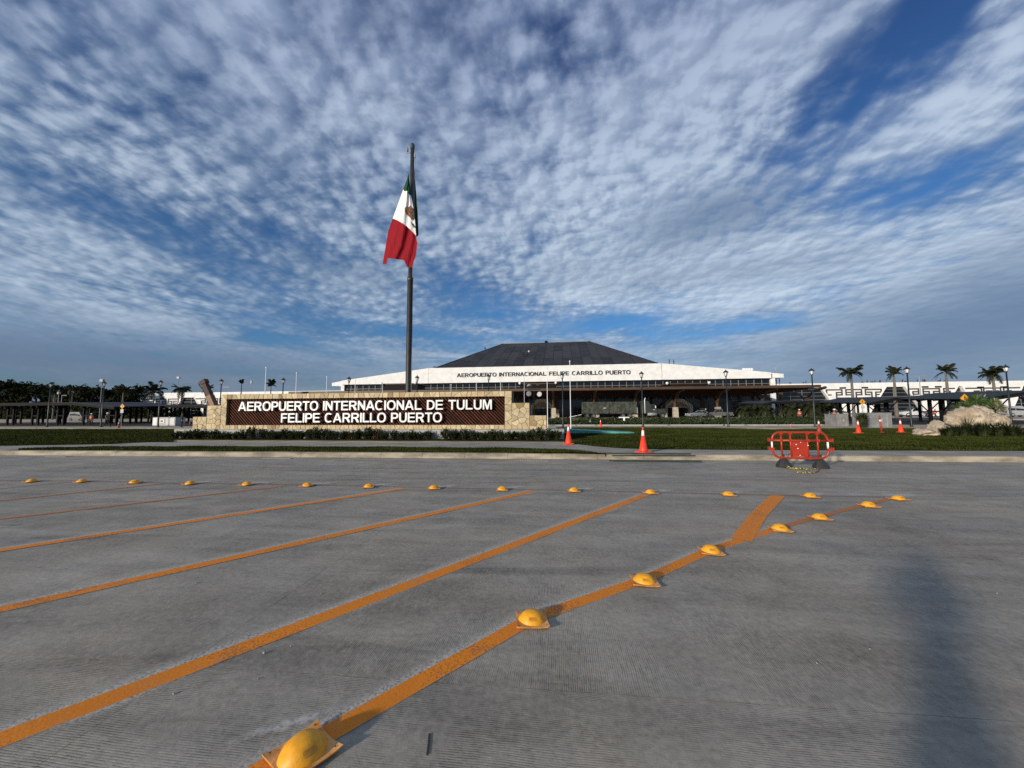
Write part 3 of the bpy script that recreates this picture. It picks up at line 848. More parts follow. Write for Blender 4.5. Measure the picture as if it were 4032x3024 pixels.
# slatted panel
M['panel_back'] = mat('panel_back', (0.008, 0.0025, 0.002), 0.8, 0.3, 5.0, spec=0.15)
M['panel_slat'] = mat('panel_slat', (0.125, 0.038, 0.018), 0.7, 0.35, 3.0, rnd=0.35, spec=0.15)
MB().bx(xL4, xR4, YW + 0.19, YW + 0.238, zp0, zp1).build('panel_board', M['panel_back'], sign)
slope = 1.0; pitch = 0.19; hz = zp1 - zp0; rn = hz * slope
k = int((xR4 - xL4 + rn) / pitch)
for i in range(1, k):
    xa = xL4 - rn + i * pitch                       # foot of the slat is to the right of its head
    wd = 0.046
    poly = [(xa, zp1), (xa + wd, zp1), (xa + wd + rn, zp0), (xa + rn, zp0)]
    poly = clip(poly, xL4 + 0.004, 0, -1, 0)
    if len(poly) >= 3: poly = clip(poly, xR4 - 0.004, 0, 1, 0)
    if len(poly) < 3: continue
    MB().prism_y(poly, YW + 0.135 + random.uniform(-.004, .004), YW + 0.191).build('slat', M['panel_slat'], sign)
# letters
M['letter_white'] = mat('letter_white', (0.82, 0.82, 0.80), 0.4, 0.04)
la, lb = W2(941, 1618), W2(1937, 1611); yl = YW - 0.02
def lz(px, py): return at(px, py, yl).z
text(sign, 'AEROPUERTO INTERNACIONAL DE TULUM', at(941, 1600, yl).x, at(1937, 1590, yl).x, (lz(960, 1618.3) + lz(1930, 1611.5)) / 2, (lz(960, 1582.5) + lz(1930, 1573.0)) / 2, yl, 0.11, 'bold', M['letter_white'])
text(sign, 'FELIPE CARRILLO PUERTO', at(1109, 1645, yl).x, at(1741, 1640, yl).x, (lz(1120, 1664.0) + lz(1735, 1661.5)) / 2, (lz(1120, 1628.5) + lz(1735, 1623.0)) / 2, yl, 0.11, 'bold', M['letter_white'])
# plinth under the wall
xp0, xp1 = at(684, 1720, YW - 0.35).x, at(2221, 1720, YW - 0.35).x
q = MB(); q.bx(xp0, xp1, YW - 0.35, YB + 0.5, 0.12, zb - 0.002)
plinth = q.build('wall_plinth', M['plinth'], sign)

# turquoise wedge beside the plinth (side of the fountain ramp)
M['turquoise'] = mat('turquoise_paint', (0.05, 0.31, 0.28), 0.6, 0.12, 2.0, c2=(0.08, 0.36, 0.33))
yf_ = 27.0
t0, t1, t2, t3 = at(2222, 1690.5, yf_), at(2498, 1703.5, yf_), at(2498, 1705.5, yf_), at(2222, 1704.5, yf_)
q = MB(); q.prism_y([(t0.x, t0.z), (t1.x, t1.z), (t1.x, 0.12), (t0.x, 0.12)], yf_, yf_ + 1.6)
tag(q.build('ramp_kerb', M['turquoise']), 'low turquoise wedge tapering along the lawn from the end of the plinth', 'ramp edge')

# ------------------------------------------------------------------ hedge of young shrubs in front of the plinth
m_, n, b, o = newmat('shrub_leaf')
tc = n.node('ShaderNodeTexCoord').outputs['Object']; rnd = n.node('ShaderNodeObjectInfo').outputs['Random']
f = n.noise(tc, 6.0, 3, 0.6)
n.put(b.inputs['Base Color'], n.mix(n.ss(f, 0.35, 0.68), rgb((0.013, 0.022, 0.007)), rgb((0.044, 0.062, 0.017)))); b.inputs['Roughness'].default_value = 0.6; b.inputs['Specular IOR Level'].default_value = 0.15
M['leaf'] = m_
M['leaf_red'] = mat('red_leaf', (0.13, 0.035, 0.018), 0.5, 0.4, 9.0)
M['stem'] = mat('stem', (0.05, 0.035, 0.02), 0.9, 0.2)
def leaf_cloud(q, nleaf, fpos, size, mi=0, droop=0.3):
    for _ in range(nleaf):
        c, up = fpos()
        a = random.uniform(0, 2 * math.pi); L = size * random.uniform(0.7, 1.35); wd = L * random.uniform(0.35, 0.5)
        d = Vector((math.cos(a), math.sin(a), random.uniform(-0.3, 1.0))); d = (d + up * 0.5).normalized()
        sde = d.cross(Vector((random.uniform(-.4, .4), random.uniform(-.4, .4), 1))).normalized() * (wd / 2)
        c = Vector(c); tip = c + d * L; mid = c + d * (L * 0.5) + Vector((0, 0, 0.06 * L))
        i = len(q.v); q.v += [tuple(c), tuple(mid + sde), tuple(tip - Vector((0, 0, droop * L * .3))), tuple(mid - sde)]
        q.f.append((i, i + 1, i + 2, i + 3)); q.m.append(mi)
def shrub_mesh(seed, nst=20, h=0.5, r=0.3, red=0.0):
    random.seed(seed)
    st, lf = MB(), MB()
    for k in range(nst):
        a = random.uniform(0, 2 * math.pi); rr = r * math.sqrt(random.random()); hh = h * random.uniform(0.72, 1.12) * (1 - 0.35 * (rr / r) ** 2)
        b0 = Vector((rr * 0.35 * math.cos(a), rr * 0.35 * math.sin(a), 0)); tp = Vector((rr * 1.15 * math.cos(a), rr * 1.15 * math.sin(a), hh))
        md = b0.lerp(tp, 0.5) + Vector((random.uniform(-.03, .03), random.uniform(-.03, .03), 0.04))
        st.tube([b0, md, tp], [0.008, 0.006, 0.003], 4)
        def fp():
            t = random.uniform(0.12, 1.02); p = b0.lerp(md, t * 2) if t < .5 else md.lerp(tp, t * 2 - 1)
            return p + Vector((random.gauss(0, .025), random.gauss(0, .025), random.gauss(0, .02))), (tp - b0).normalized()
        leaf_cloud(lf, 36, fp, 0.085, 1 if random.random() < red else 0)
    return st.mesh('stem', M['stem']), lf.mesh('foliage', [M['leaf'], M['leaf_red']])
variants = [shrub_mesh(s_, 26, random.uniform(.42, .52), .29) for s_ in (1, 2, 3, 4)] + [shrub_mesh(9, 20, .62, .28, 0.55)]
random.seed(11)
hx0, hx1 = at(695, 1735, 20.0).x, at(2215, 1738, 20.0).x
NH = 46
ORD = ['first', 'second', 'third', 'fourth', 'fifth', 'sixth', 'seventh', 'eighth', 'ninth', 'tenth', 'eleventh', 'twelfth']
def shrub_place(i):
    if i <= 10: return ORD[i] + ' from the left end of the hedge'
    if i <= 21: return ORD[21 - i] + ' to the left of the left reddish shrub'
    if i <= 24: return 'the %s one between the two reddish shrubs' % ('left' if i == 23 else 'right')
    if i <= 35: return ORD[i - 26] + ' to the right of the right reddish shrub'
    return ORD[45 - i] + ' from the right end of the hedge'
for i in range(NH):
    x_ = hx0 + (hx1 - hx0) * (i + 0.5 + random.uniform(-.2, .2)) / NH
    px_ = 695 + (2215 - 695) * (i + .5) / NH
    red = (i in (22, 25))
    va = variants[4] if red else random.choice(variants[:4])
    if abs(px_ - 1772) < 14: continue
    t = thing('hedge_shrub', ('reddish shrub with taller shoots in the hedge below the %s' % ('word FELIPE' if i == 22 else 'word CARRILLO')) if red else 'dark leafy hedge shrub, ' + shrub_place(i), 'shrub', (x_, 19.78 + random.uniform(-.1, .1), KZ - 0.01), 'shrubs of the hedge along the plinth', random.uniform(0, 6.28))
    s_ = random.uniform(0.88, 1.2); t.scale = (s_, s_, s_ * random.uniform(.85, 1.2) * (1.25 if random.random() < .12 else 1))
    link('stem', va[0], t); link('foliage', va[1], t)
MB().prism_z([(hx0 - .3, 19.3), (hx1 + .2, 19.3), (hx1 + .2, YW - 0.36), (hx0 - .3, YW - 0.36)], KZ - 0.05, KZ + 0.03).build('planting_bed', M['soil'])['kind'] = 'structure'

# ------------------------------------------------------------------ flagpole with the big flag
YP = 31.0
pb, ptp, pst = at(1608, 1543, YP), at(1614, 567, YP), at(1611, 1093, YP)
dep = (pb - CAM).dot(C3 @ Vector((0, 0, -1)))
r0 = 12.0 / 1515 * dep; r1 = 11.0 / 1515 * dep; r2 = 8.0 / 1515 * dep
fpole = thing('flagpole', 'tall dark steel flagpole with a stepped tube behind the sign wall', 'flagpole', (pb.x, YP, KZ))
q = MB(); q.lathe([(r0 * 1.02, 0), (r0, 2), (r1, pst.z - KZ - .3), (r1 * 1.08, pst.z - KZ - .28), (r1 * 1.08, pst.z - KZ), (r2 * 1.05, pst.z - KZ + .02), (r2, ptp.z - KZ - .5)], 20)
q.build('pole', M['pole_steel'], fpole, smooth=False)
for p_ in fpole.children[0].data.polygons: p_.use_smooth = len(p_.vertices) == 4
q = MB(); q.lathe([(r2 * 1.1, ptp.z - KZ - .5), (r2 * 1.12, ptp.z - KZ - .12), (r2 * .7, ptp.z - KZ), (.02, ptp.z - KZ + .02)], 16); q.build('pole_cap', M['pole_steel'], fpole)
q = MB(); q.box((-0.34, -.05, ptp.z - KZ - .85), (.3, .05, .08)); q.lathe([(.05, 0), (.11, .1), (.09, .38), (.03, .45)], 8, (-.46, -.05, ptp.z - KZ - .78)); q.build('beacon', M['grey_steel'], fpole)
q = MB(); q.tube([(r2 + .1, -.05, ptp.z - KZ - .9), (r2 + .14, -.08, ptp.z - KZ - 2.2), (r2 + .05, 0, pst.z - KZ), (r1 + .05, -.1, 2.0)], .018, 5)
q.box((r2 + .08, -.05, ptp.z - KZ - 1.2), (.1, .12, .35)); q.build('halyard', M['grey_steel'], fpole)
# clear view of the flag: sheets hang round the pole
def Z8(zx, zy): return 1450 + zx / 2.963, 540 + zy / 2.963
def poly_at(pts, t):
    "point of a polyline in photo pixels at height fraction t"
    L = [0]
    for a, c in zip(pts, pts[1:]): L.append(L[-1] + math.hypot(c[0] - a[0], c[1] - a[1]))
    s_ = t * L[-1]
    for i in range(len(pts) - 1):
        if s_ <= L[i + 1] + 1e-6:
            u = (s_ - L[i]) / max(1e-6, L[i + 1] - L[i]); return (pts[i][0] + (pts[i + 1][0] - pts[i][0]) * u, pts[i][1] + (pts[i + 1][1] - pts[i][1]) * u)
    return pts[-1]
def cloth(name, left, right, yoff, fold, ph, mt, parent, nr=36, nc=34, sag=0.0, hem=None):
    rows_ = []
    for i in range(nr + 1):
        t = i / nr; a, c = poly_at(left, t), poly_at(right, t); row = []
        for j in range(nc + 1):
            s_ = j / nc
            x_, y_ = a[0] + (c[0] - a[0]) * s_, a[1] + (c[1] - a[1]) * s_
            if hem: y_ += hem(s_, t)
            y_ += sag(s_, t) if callable(sag) else 0
            px_, py_ = Z8(x_, y_)
            width = abs(c[0] - a[0]) / 300.0
            dy_ = yoff(s_, t) + fold(s_, t) * (0.35 + 0.65 * width)
            row.append(at(px_, py_, YP + dy_) )
        rows_.append(row)
    q = MB(); q.grid(rows_); 
    # thickness: a second skin a few millimetres behind
    back_ = [[p + Vector((0, 0.012, 0)) for p in r_] for r_ in rows_]
    q.grid([r_[::-1] for r_ in back_])
    o_ = q.build(name, mt, parent, smooth=True); return o_
def flagmat(name, c):
    m_, n, b, o = newmat(name)
    tc = n.node('ShaderNodeTexCoord').outputs['Object']
    n.put(b.inputs['Base Color'], n.mix(n.noise(tc, 2.0, 4, .6), rgb([x_ * .93 for x_ in c]), rgb(c))); b.inputs['Roughness'].default_value = 0.75
    b.inputs['Specular IOR Level'].default_value = 0.2
    wv = n.noise(n.vm('MULTIPLY', tc, (3.0, 3.0, 0.6)), 1.6, 3, 0.5)
    n.put(b.inputs['Normal'], n.bump(wv, 0.5, 0.25))
    return m_
M['flag_green'] = flagmat('flag_green', (0.010, 0.060, 0.028)); M['flag_white'] = flagmat('flag_white', (0.78, 0.78, 0.76)); M['flag_red'] = flagmat('flag_red', (0.25, 0.003, 0.010))
flag = thing('flag', 'big green white and red flag with a brown eagle emblem hanging limp from the pole', 'flag', (0, 0, 0))
Lc = [(470, 430), (410, 605), (350, 770), (285, 950), (232, 1100), (205, 1260), (172, 1470)]
fold = lambda s_, t: 0.085 * math.sin(9.5 * s_ + 0.8 + 1.2 * t) * (1 - .35 * t) + 0.05 * math.sin(21 * s_ + 2 * t)
yo = lambda s_, t: -0.62 - 0.25 * math.sin(math.pi * s_) 
cloth('green_stripe', [(472, 425), (440, 520), (408, 608)], [(474, 425), (484, 540), (496, 668)], yo, fold, 0, M['flag_green'], flag, 12, 20, hem=lambda s_, t: t * 12 * math.sin(9 * s_))
# the hoist part hangs down behind the pole
cloth('green_stripe', [(505, 180), (508, 500), (510, 800), (520, 1000), (545, 1168)], [(524, 178), (548, 520), (575, 850), (587, 1140), (583, 1150)], lambda s_, t: 0.45 + .25 * s_, lambda s_, t: .12 * math.sin(8 * s_ + 3 * t), 0, M['flag_green'], flag, 30, 12)
def wtop(s_): return 12 * math.sin(9 * s_)
redtop = lambda s_: -58 * s_ * (1 - s_) * 2.0                      # the seam bows upwards to the left
cloth('white_stripe', [(408, 608), (350, 770), (285, 950)], [(496, 668), (522, 800), (545, 980), (558, 1150)], yo, fold, 0, M['flag_white'], flag, 40, 40, hem=lambda s_, t: (1 - t) * wtop(s_) + t * redtop(s_))
hemf = lambda s_: (-75 * (1 if .13 < s_ < .84 else 0) * min(1, (s_ - .13) / .04, (.84 - s_) / .10) if .13 < s_ < .84 else 0) 
cloth('red_stripe', [(285, 950), (232, 1100), (205, 1260), (168, 1478)], [(558, 1150), (571, 1240), (556, 1380), (505, 1520)], lambda s_, t: -0.62 - 0.25 * math.sin(math.pi * s_) + 0.10 * t, fold, 0, M['flag_red'], flag, 40, 60,
      hem=lambda s_, t: (1 - t) * redtop(s_) + hemf(s_) * max(0, (t - .5) / .5) ** 1.0)
# emblem: brown and green applique that follows the cloth (only its left part faces the camera)
M['emblem'] = mat('emblem_brown', (0.085, 0.032, 0.018), 0.8, 0.5, 7.0, c2=(0.16, 0.075, 0.03)); M['emblem_green'] = mat('emblem_green', (0.02, 0.05, 0.03), 0.8, 0.3)
def emblem_part(pts, mt, k):
    n_ = 9; poly = pts; cx = sum(p[0] for p in poly) / len(poly); cy = sum(p[1] for p in poly) / len(poly); q = MB()
    def pos(x_, y_):
        # same offsets as the white cloth below it
        t = min(1, max(0, (y_ - 640) / 420)); a, c = poly_at([(408, 608), (350, 770), (285, 950)], t), poly_at([(496, 668), (522, 800), (545, 980), (558, 1150)], t)
        s_ = min(1, max(0, (x_ - a[0]) / (c[0] - a[0]))); px_, py_ = Z8(x_, y_); wd_ = abs(c[0] - a[0]) / 300
        return at(px_, py_, YP + yo(s_, t) + fold(s_, t) * (.35 + .65 * wd_) - .05 - k)
    rings = [[pos(cx + (p[0] - cx) * f_, cy + (p[1] - cy) * f_) for p in poly] for f_ in (1.0, .66, .33, .05)]
    q.grid(rings, close=True)
    q.build('emblem', mt, flag, smooth=True)
emblem_part([(426, 822), (450, 805), (478, 815), (488, 795), (500, 815), (520, 830), (530, 880), (536, 930), (528, 960), (505, 962), (490, 940), (462, 915), (440, 895), (425, 865)], M['emblem'], .0)
emblem_part([(494, 985), (512, 1000), (538, 1030), (548, 1060), (530, 1052), (508, 1022)], M['emblem_green'], .0)

# ------------------------------------------------------------------ terminal building
random.seed(21)
YF, YG, YWG = 110.0, 111.2, 125.0            # fascia face, glass face, wing face
term = thing('terminal_building', 'wide white airport terminal with dark hipped roof and black name on its fascia', 'terminal', (0, 0, 0))
def FP(px, py, Y=YF): p = at(px, py, Y); return (p.x, p.z)
f_bl, f_br = FP(1344, 1515), FP(3037, 1488)
zfb = (f_bl[1] + f_br[1]) / 2; xf0, xf1 = f_bl[0], f_br[0]
top = [FP(1344, 1499), FP(1688, 1451), FP(2605, 1429), FP(3035, 1466)]
ztop = (top[1][1] + top[2][1]) / 2
xs1, xs2 = top[1][0], top[2][0]
ze = (top[0][1] + top[3][1]) / 2
# fascia in three panels with open joints
gap = 0.06
MB().prism_y([(xf0, zfb), (xs1 - gap, zfb), (xs1 - gap, ztop), (xf0, top[0][1])], YF, YF + 1.0).build('fascia_panel', M['white_facade'], term)
MB().prism_y([(xs1, zfb), (xs2 - gap, zfb), (xs2 - gap, ztop), (xs1, ztop)], YF, YF + 1.0).build('fascia_panel', M['white_facade'], term)
MB().prism_y([(xs2 + .05, zfb), (xf1, zfb), (xf1, top[3][1]), (xs2 + .05, ztop)], YF, YF + 1.0).build('fascia_panel', M['white_facade'], term)
# cantilevered slabs at both ends
l0 = FP(1308, 1508, YF + 1.2); l1 = FP(1308, 1520, YF + 1.2)
MB().prism_y([(l0[0], l1[1]), (xf0 + .5, l1[1] - .1), (xf0 + .5, l0[1] + .7), (l0[0], l0[1])], YF + 1.05, YF + 12).build('roof_slab', M['white_facade'], term)
r0_ = FP(3084, 1472, YF + 1.2); r1_ = FP(3084, 1487, YF + 1.2)
MB().prism_y([(xf1 - .5, r1_[1]), (r0_[0], r1_[1]), (r0_[0], r0_[1]), (xf1 - .5, r0_[1] + .4)], YF + 1.05, YF + 12).build('roof_slab', M['white_facade'], term)
# flat roof behind the fascia and the big hipped roof
MB().prism_y([(xf0 + .3, ze - .6), (xf1 - .3, ze - .6), (xs2, ztop - .5), (xs1, ztop - .5)], YF + 1.02, YF + 80).build('flat_roof', M['white_facade'], term)
YR0, YR1 = YF + 2.0, 150.0
b0, b1 = at(1715, 1447, YR0), at(2590, 1428, YR0)
t0, t1 = at(1982, 1354, YR1), at(2318, 1345, YR1)
zr0 = (b0.z + b1.z) / 2 - .2; zr1 = (t0.z + t1.z) / 2
A = [Vector((b0.x, YR0, zr0)), Vector((b1.x, YR0, zr0)), Vector((t1.x, YR1, zr1)), Vector((t0.x, YR1, zr1))]
yb_ = 2 * YR1 - YR0
RB0, RT0, FTOP = b0.copy(), t0.copy(), list(top)
B = [Vector((b0.x, yb_, zr0)), Vector((b1.x, yb_, zr0))]
hr = thing('hip', None, None)
hr.name = 'hip_roof'; hr.parent = term
q = MB(); off = Vector((0, .3, -.25))
q.face([A[0] + off, A[1] + off, A[2] + off, A[3] + off]); q.face([A[1] + off, B[1], A[2] + off]); q.face([B[0], A[0] + off, A[3] + off]); q.face([B[1], B[0], A[3] + off, A[2] + off])
q.build('roof_deck', M['black_steel'], hr)
# sheeting in lengths, each sheet its own piece
def sheet(p00, p10, p11, p01, lift):
    nrm = (p10 - p00).cross(p01 - p00).normalized()
    q = MB(); a = [p00, p10, p11, p01]; k = [p + nrm * lift for p in a]
    q.quads(a + k, [(4, 5, 6, 7), (0, 1, 5, 4), (1, 2, 6, 5), (2, 3, 7, 6), (3, 0, 4, 7)])
    q.build('roof_sheet', M['roof_sheet'], hr)
m_, n, b, o = newmat('roof_sheet')
tc = n.node('ShaderNodeTexCoord').outputs['Object']; rnd = n.node('ShaderNodeObjectInfo').outputs['Random']
x_, y_, z_ = n.sep(tc)
rb = n.noise(n.comb(n.mul(x_, 0.3), n.mul(z_, 2.2), 0), 1.0, 4, 0.6); wv = n.m('SINE', n.mul(z_, 9.0))
ba = n.add(n.mul(rnd, 0.45), n.mul(rb, 0.55))
col = n.mix(n.ss(ba, 0.2, 0.75), rgb((0.012, 0.012, 0.014)), rgb((0.034, 0.034, 0.035)))
col = n.mix(n.mul(n.ss(wv, 0.55, 0.95), n.ss(rb, .42, .6)), col, rgb((0.055, 0.053, 0.052)))
n.put(b.inputs['Base Color'], col); b.inputs['Roughness'].default_value = 0.7; b.inputs['Specular IOR Level'].default_value = 0.3; M['roof_sheet'] = m_
NCOL = 22
zrows = [0.0, 0.26, 0.55, 0.80, 1.0]
def onroof(x, t):
    "point of the front slope at world x and rise t"
    y = YR0 + (YR1 - YR0) * t
    return Vector((x, y, zr0 + (zr1 - zr0) * t))
for i in range(NCOL):
    xa = b0.x + (b1.x - b0.x) * i / NCOL + .04; xb = b0.x + (b1.x - b0.x) * (i + 1) / NCOL - .04
    for r_ in range(4):
        ta, tb_ = zrows[r_] + .003, zrows[r_ + 1] - .003
        def lim(t): return b0.x + (t0.x - b0.x) * t, b1.x + (t1.x - b1.x) * t
        poly = [(xa, ta), (xb, ta), (xb, tb_), (xa, tb_)]
        poly = clip(poly, b0.x, 0, -1, (t0.x - b0.x)); poly = clip(poly, b1.x, 0, 1, -(t1.x - b1.x)) if len(poly) > 2 else poly
        if len(poly) < 3: continue
        pp = [onroof(x, t) for x, t in poly]; nrm = (Vector((1, 0, 0)).cross(onroof(0, 1) - onroof(0, 0))).normalized(); k = len(pp); lf_ = random.uniform(.03, .08)
        MB().quads(pp + [p + nrm * lf_ for p in pp], [tuple(range(k, 2 * k))] + [(j, (j + 1) % k, (j + 1) % k + k, j + k) for j in range(k)]).build('roof_sheet', M['roof_sheet'], hr)
q = MB(); q.tube([A[3] + Vector((0, 0, .1)), A[2] + Vector((0, 0, .1))], .22, 6); q.build('ridge_cap', M['grey_steel'], hr)
for a, c in ((A[0], A[3]), (A[1], A[2])): MB().tube([a + Vector((0, 0, .1)), c + Vector((0, 0, .1))], .16, 6).build('hip_cap', M['dark_roof'], hr)
for px_, py_ in ((1715, 1447),): pass
q = MB(); q.bx(A[3].x + 16.5, A[3].x + 17.6, YR1 - .5, YR1 + .5, zr1, zr1 + .7); q.build('roof_vent', M['black_steel'], hr)
# lettering on the fascia
M['letter_black'] = mat('letter_black', (0.010, 0.010, 0.012), 0.5, 0.2)
za, zc_ = at(1800, 1486, YF - .1).z, at(2480, 1472, YF - .1).z
zA, zC = at(1815, 1470.5, YF - .1).z, at(2470, 1456.5, YF - .1).z
text(term, 'AEROPUERTO INTERNACIONAL FELIPE CARRILLO PUERTO', at(1799, 1478, YF - .1).x, at(2482, 1464, YF - .1).x, (za + zc_) / 2, (zA + zC) / 2, YF - .1, 0.16, 'geo', M['letter_black'], gap=0.15, space=0.75)
# curtain wall: upper strip above the porch, lower wall under it
xg0, xg1 = xf0 + .6, at(3030, 1500, YG).x
zground = 0.6
ncol = 62; cw = (xg1 - xg0) / ncol
zrow = [zground]
zg_t = zfb + .02
nrow_up = [zg_t, zg_t - 1.55, zg_t - 3.1]
zporch_b = zground + 7.0
rows_g = [zground, zground + 1.55, zground + 3.0, zground + 4.45, zground + 5.9, zg_t - 3.1, zg_t - 1.35, zg_t]
cwall = thing('curtain', None, None); cwall.name = 'curtain_wall'; cwall.parent = term
MB().bx(xg0, xg1, YG + .35, YG + .6, zground, zg_t).build('backing', M['black_steel'], cwall)
pane_me = {}
cnt = 0; rest = MB()
for r_ in (6, 5, 4, 3, 2, 1, 0):
    z0_, z1_ = rows_g[r_] + .06, rows_g[r_ + 1] - .06
    me = MB().bx(-(cw - .12) / 2, (cw - .12) / 2, -.02, .02, 0, z1_ - z0_).mesh('pane', M['glass_dark'])
    for i in range(ncol):
        xc = xg0 + (i + .5) * cw
        if cnt < 300: link('pane', me, cwall, (xc, YG + .1, z0_)); cnt += 1
        else: rest.bx(xc - (cw - .12) / 2, xc + (cw - .12) / 2, YG + .08, YG + .12, z0_, z1_)
rest.build('pane_field', M['glass_dark'], cwall)['kind'] = 'stuff'
mu = MB().bx(-.07, .07, -.12, .12, 0, zg_t - zground).mesh('mullion', M['mullion'])
for i in range(ncol + 1): link('mullion', mu, cwall, (xg0 + i * cw, YG + .02, zground))
for z_ in rows_g[1:-1]: MB().bx(xg0, xg1, YG - .07, YG + .15, z_ - .06, z_ + .06).build('transom', M['mullion'], cwall)
for xx in (xg0 - .55, xg1 + .55): MB().bx(xx - .55, xx + .55, YG - .6, YG + .8, zground, zg_t).build('end_pier', M['white_facade'], term)
# roof deck crown details
for i in range(4):
    p = at(2930 + i * 9.5, 1459, YF + 6); MB().lathe([(.35, -1.5), (.35, .0), (.55, .1), (.55, .5), (.2, .7)], 10, (p.x, p.y, p.z)).build('roof_fan', M['white_paint'], term)

# ---- porch with a timber ceiling and leaning timber columns
porch = thing('entrance_porch', 'long brown timber porch roof on stone footed columns before the terminal', 'porch', (0, 0, 0))
YPF, YPB = 86.0, 109.5
pe0, pe1 = at(1138, 1547, YPF), at(3230, 1516.5, YPF)
zpf = (pe0.z + pe1.z) / 2; zpb_ = 1.5 + (1637 - 1563) / 1515 * 108.5
xpf0, xpf1 = pe0.x, pe1.x
MB().quads([(xpf0, YPF, zpf), (xpf1, YPF, zpf), (xpf1, YPB, zpb_), (xpf0, YPB, zpb_), (xpf0, YPF, zpf - .25), (xpf1, YPF, zpf - .25), (xpf1, YPB, zpb_ - .25), (xpf0, YPB, zpb_ - .25)],
           [(0, 1, 2, 3), (7, 6, 5, 4), (4, 5, 1, 0), (5, 6, 2, 1), (6, 7, 3, 2), (7, 4, 0, 3)]).build('roof_board', M['wood_dark'], porch)
MB().bx(xpf0, xpf1, YPF - .22, YPF - .003, zpf - .38, zpf + .18).build('edge_beam', M['wood'], porch)
for k in range(1, 12):
    t = k / 12; y_ = YPF + (YPB - YPF) * t; z_ = zpf + (zpb_ - zpf) * t - .25
    MB().bx(xpf0 + .1, xpf1 - .1, y_ - .09, y_ + .09, z_ - .2, z_ - .004).build('purlin', M['wood_dark'], porch)
MB().bx(xpf0, xpf1, YPB + .01, YPB + .3, zpb_ - .7, zpb_ + .1).build('back_beam', M['wood'], porch)
colpx = [(1490, 0), (1680, 0), (1870, 0), (2015, 0), (2180, 1646), (2340, 1646), (2500, 1646), (2659, 1640), (2826, 1640), (3001, 1640), (3176, 1640)]
YC = 93.0
for i, (px_, _) in enumerate(colpx):
    p = at(px_, 1610, YC); x_ = p.x
    q = MB(); q.lathe([(.78, .5), (.72, 2.95), (.74, 3.0)], 4, (x_, YC, 0)); 
    q.build('column_base', M['pedestal'], porch)
    # curved glulam bracket leaning out to the edge beam
    pts = [Vector((x_, YC, 3.0)), Vector((x_, YC - .1, 4.0)), Vector((x_, YC - 1.0, 5.2)), Vector((x_, YC - 3.2, 6.4)), Vector((x_, YPF + .3, zpf - .35))]
    MB().tube(pts, [.36, .34, .34, .33, .30], 4).build('timber_bracket', M['wood'], porch)
    MB().tube([(x_, YC, 3.6), (x_, YC + 1.5, 5.3), (x_, YC + 4.5, zpf - (zpf - zpb_) * .5 - .4)], .24, 4).build('timber_bracket', M['wood'], porch)
for i, px_ in enumerate((2040, 2193, 2350, 2615, 2765, 2915, 3078)):
    p = at(px_, 1600, 104.0)
    MB().lathe([(.8, .5), (.75, 2.9)], 4, (p.x, 104, 0)).build('column_base', M['pedestal'], porch)
    MB().bx(p.x - .28, p.x + .28, 103.7, 104.3, 2.9, zpb_ - .1).build('rear_post', M['wood'], porch)
# raised skylight boxes over the porch
for (a_, c_, lab) in ((1507, 1640, 0), (2048, 2189, 0), (2624, 2788, 0)):
    pa, pc = at(a_, 1519, 92), at(c_, 1516, 92)
    q = MB(); q.bx(pa.x, pc.x, 92, 98, zpf + .2, (pa.z + pc.z) / 2 + .25); q.build('skylight_box', M['black_steel'], porch)
    q = MB(); q.bx(pa.x - .3, pc.x + .3, 91.7, 98.3, (pa.z + pc.z) / 2 + .26, (pa.z + pc.z) / 2 + .5); q.build('skylight_cap', M['wood'], porch)
    for xx in (pa.x, pc.x): MB().lathe([(.12, -.2), (.3, 0), (.3, .35), (.1, .4)], 8, (xx, 91.3, (pa.z + pc.z) / 2 + .4)).build('spotlight', M['white_paint'], porch)
# splayed white doorways
for i, (a_, c_) in enumerate(((2085, 2180), (2618, 2730))):
    Yd = 107.0
    x0_, x1_ = at(a_, 1640, Yd).x, at(c_, 1640, Yd).x; tx0, tx1 = x0_ + (x1_ - x0_) * .32, x1_ - (x1_ - x0_) * .32
    zt_ = at(a_ + 40, 1571, Yd).z; zm = zground + 3.0; zk = zground
    d = thing('doorway', '%s splayed white concrete entrance portal of the terminal' % ('first' if i == 0 else 'second'), 'doorway', (0, 0, 0), 'portals under the porch')
    d['label'] = ['splayed white entrance portal just right of the end of the sign wall', 'splayed white entrance portal between the camouflage truck and the parked pickup'][i]
    th = .8
    out_ = [(x0_, zk), (x0_, zm), (tx0, zt_), (tx1, zt_), (x1_, zm), (x1_, zk)]
    inn = [(x0_ + th, zk), (x0_ + th, zm - .2), (tx0 + th * .5, zt_ - th), (tx1 - th * .5, zt_ - th), (x1_ - th, zm - .2), (x1_ - th, zk)]
    q = MB()
    for j in range(5): q.prism_y([out_[j], out_[j + 1], inn[j + 1], inn[j]], Yd, YG - .3)
    q.build('portal_frame', M['white_facade'], d)
    MB().prism_y([(x0_ + th, zm - .2), (tx0 + th * .5, zt_ - th), (tx1 - th * .5, zt_ - th), (x1_ - th, zm - .2)], Yd + 1.2, Yd + 1.4).build('portal_panel', M['pedestal'], d)
    MB().bx(x0_ + th, x1_ - th, Yd + .8, Yd + 1.1, zm - .45, zm - .2).build('door_header', M['white_facade'], d)
    for k in (-1, 1): MB().bx((x0_ + x1_) / 2 + k * 1.1 - 1.0, (x0_ + x1_) / 2 + k * 1.1 + 1.0, Yd + 1.6, Yd + 1.66, zk, zm - .45).build('glass_door', M['glass_dark'], d)

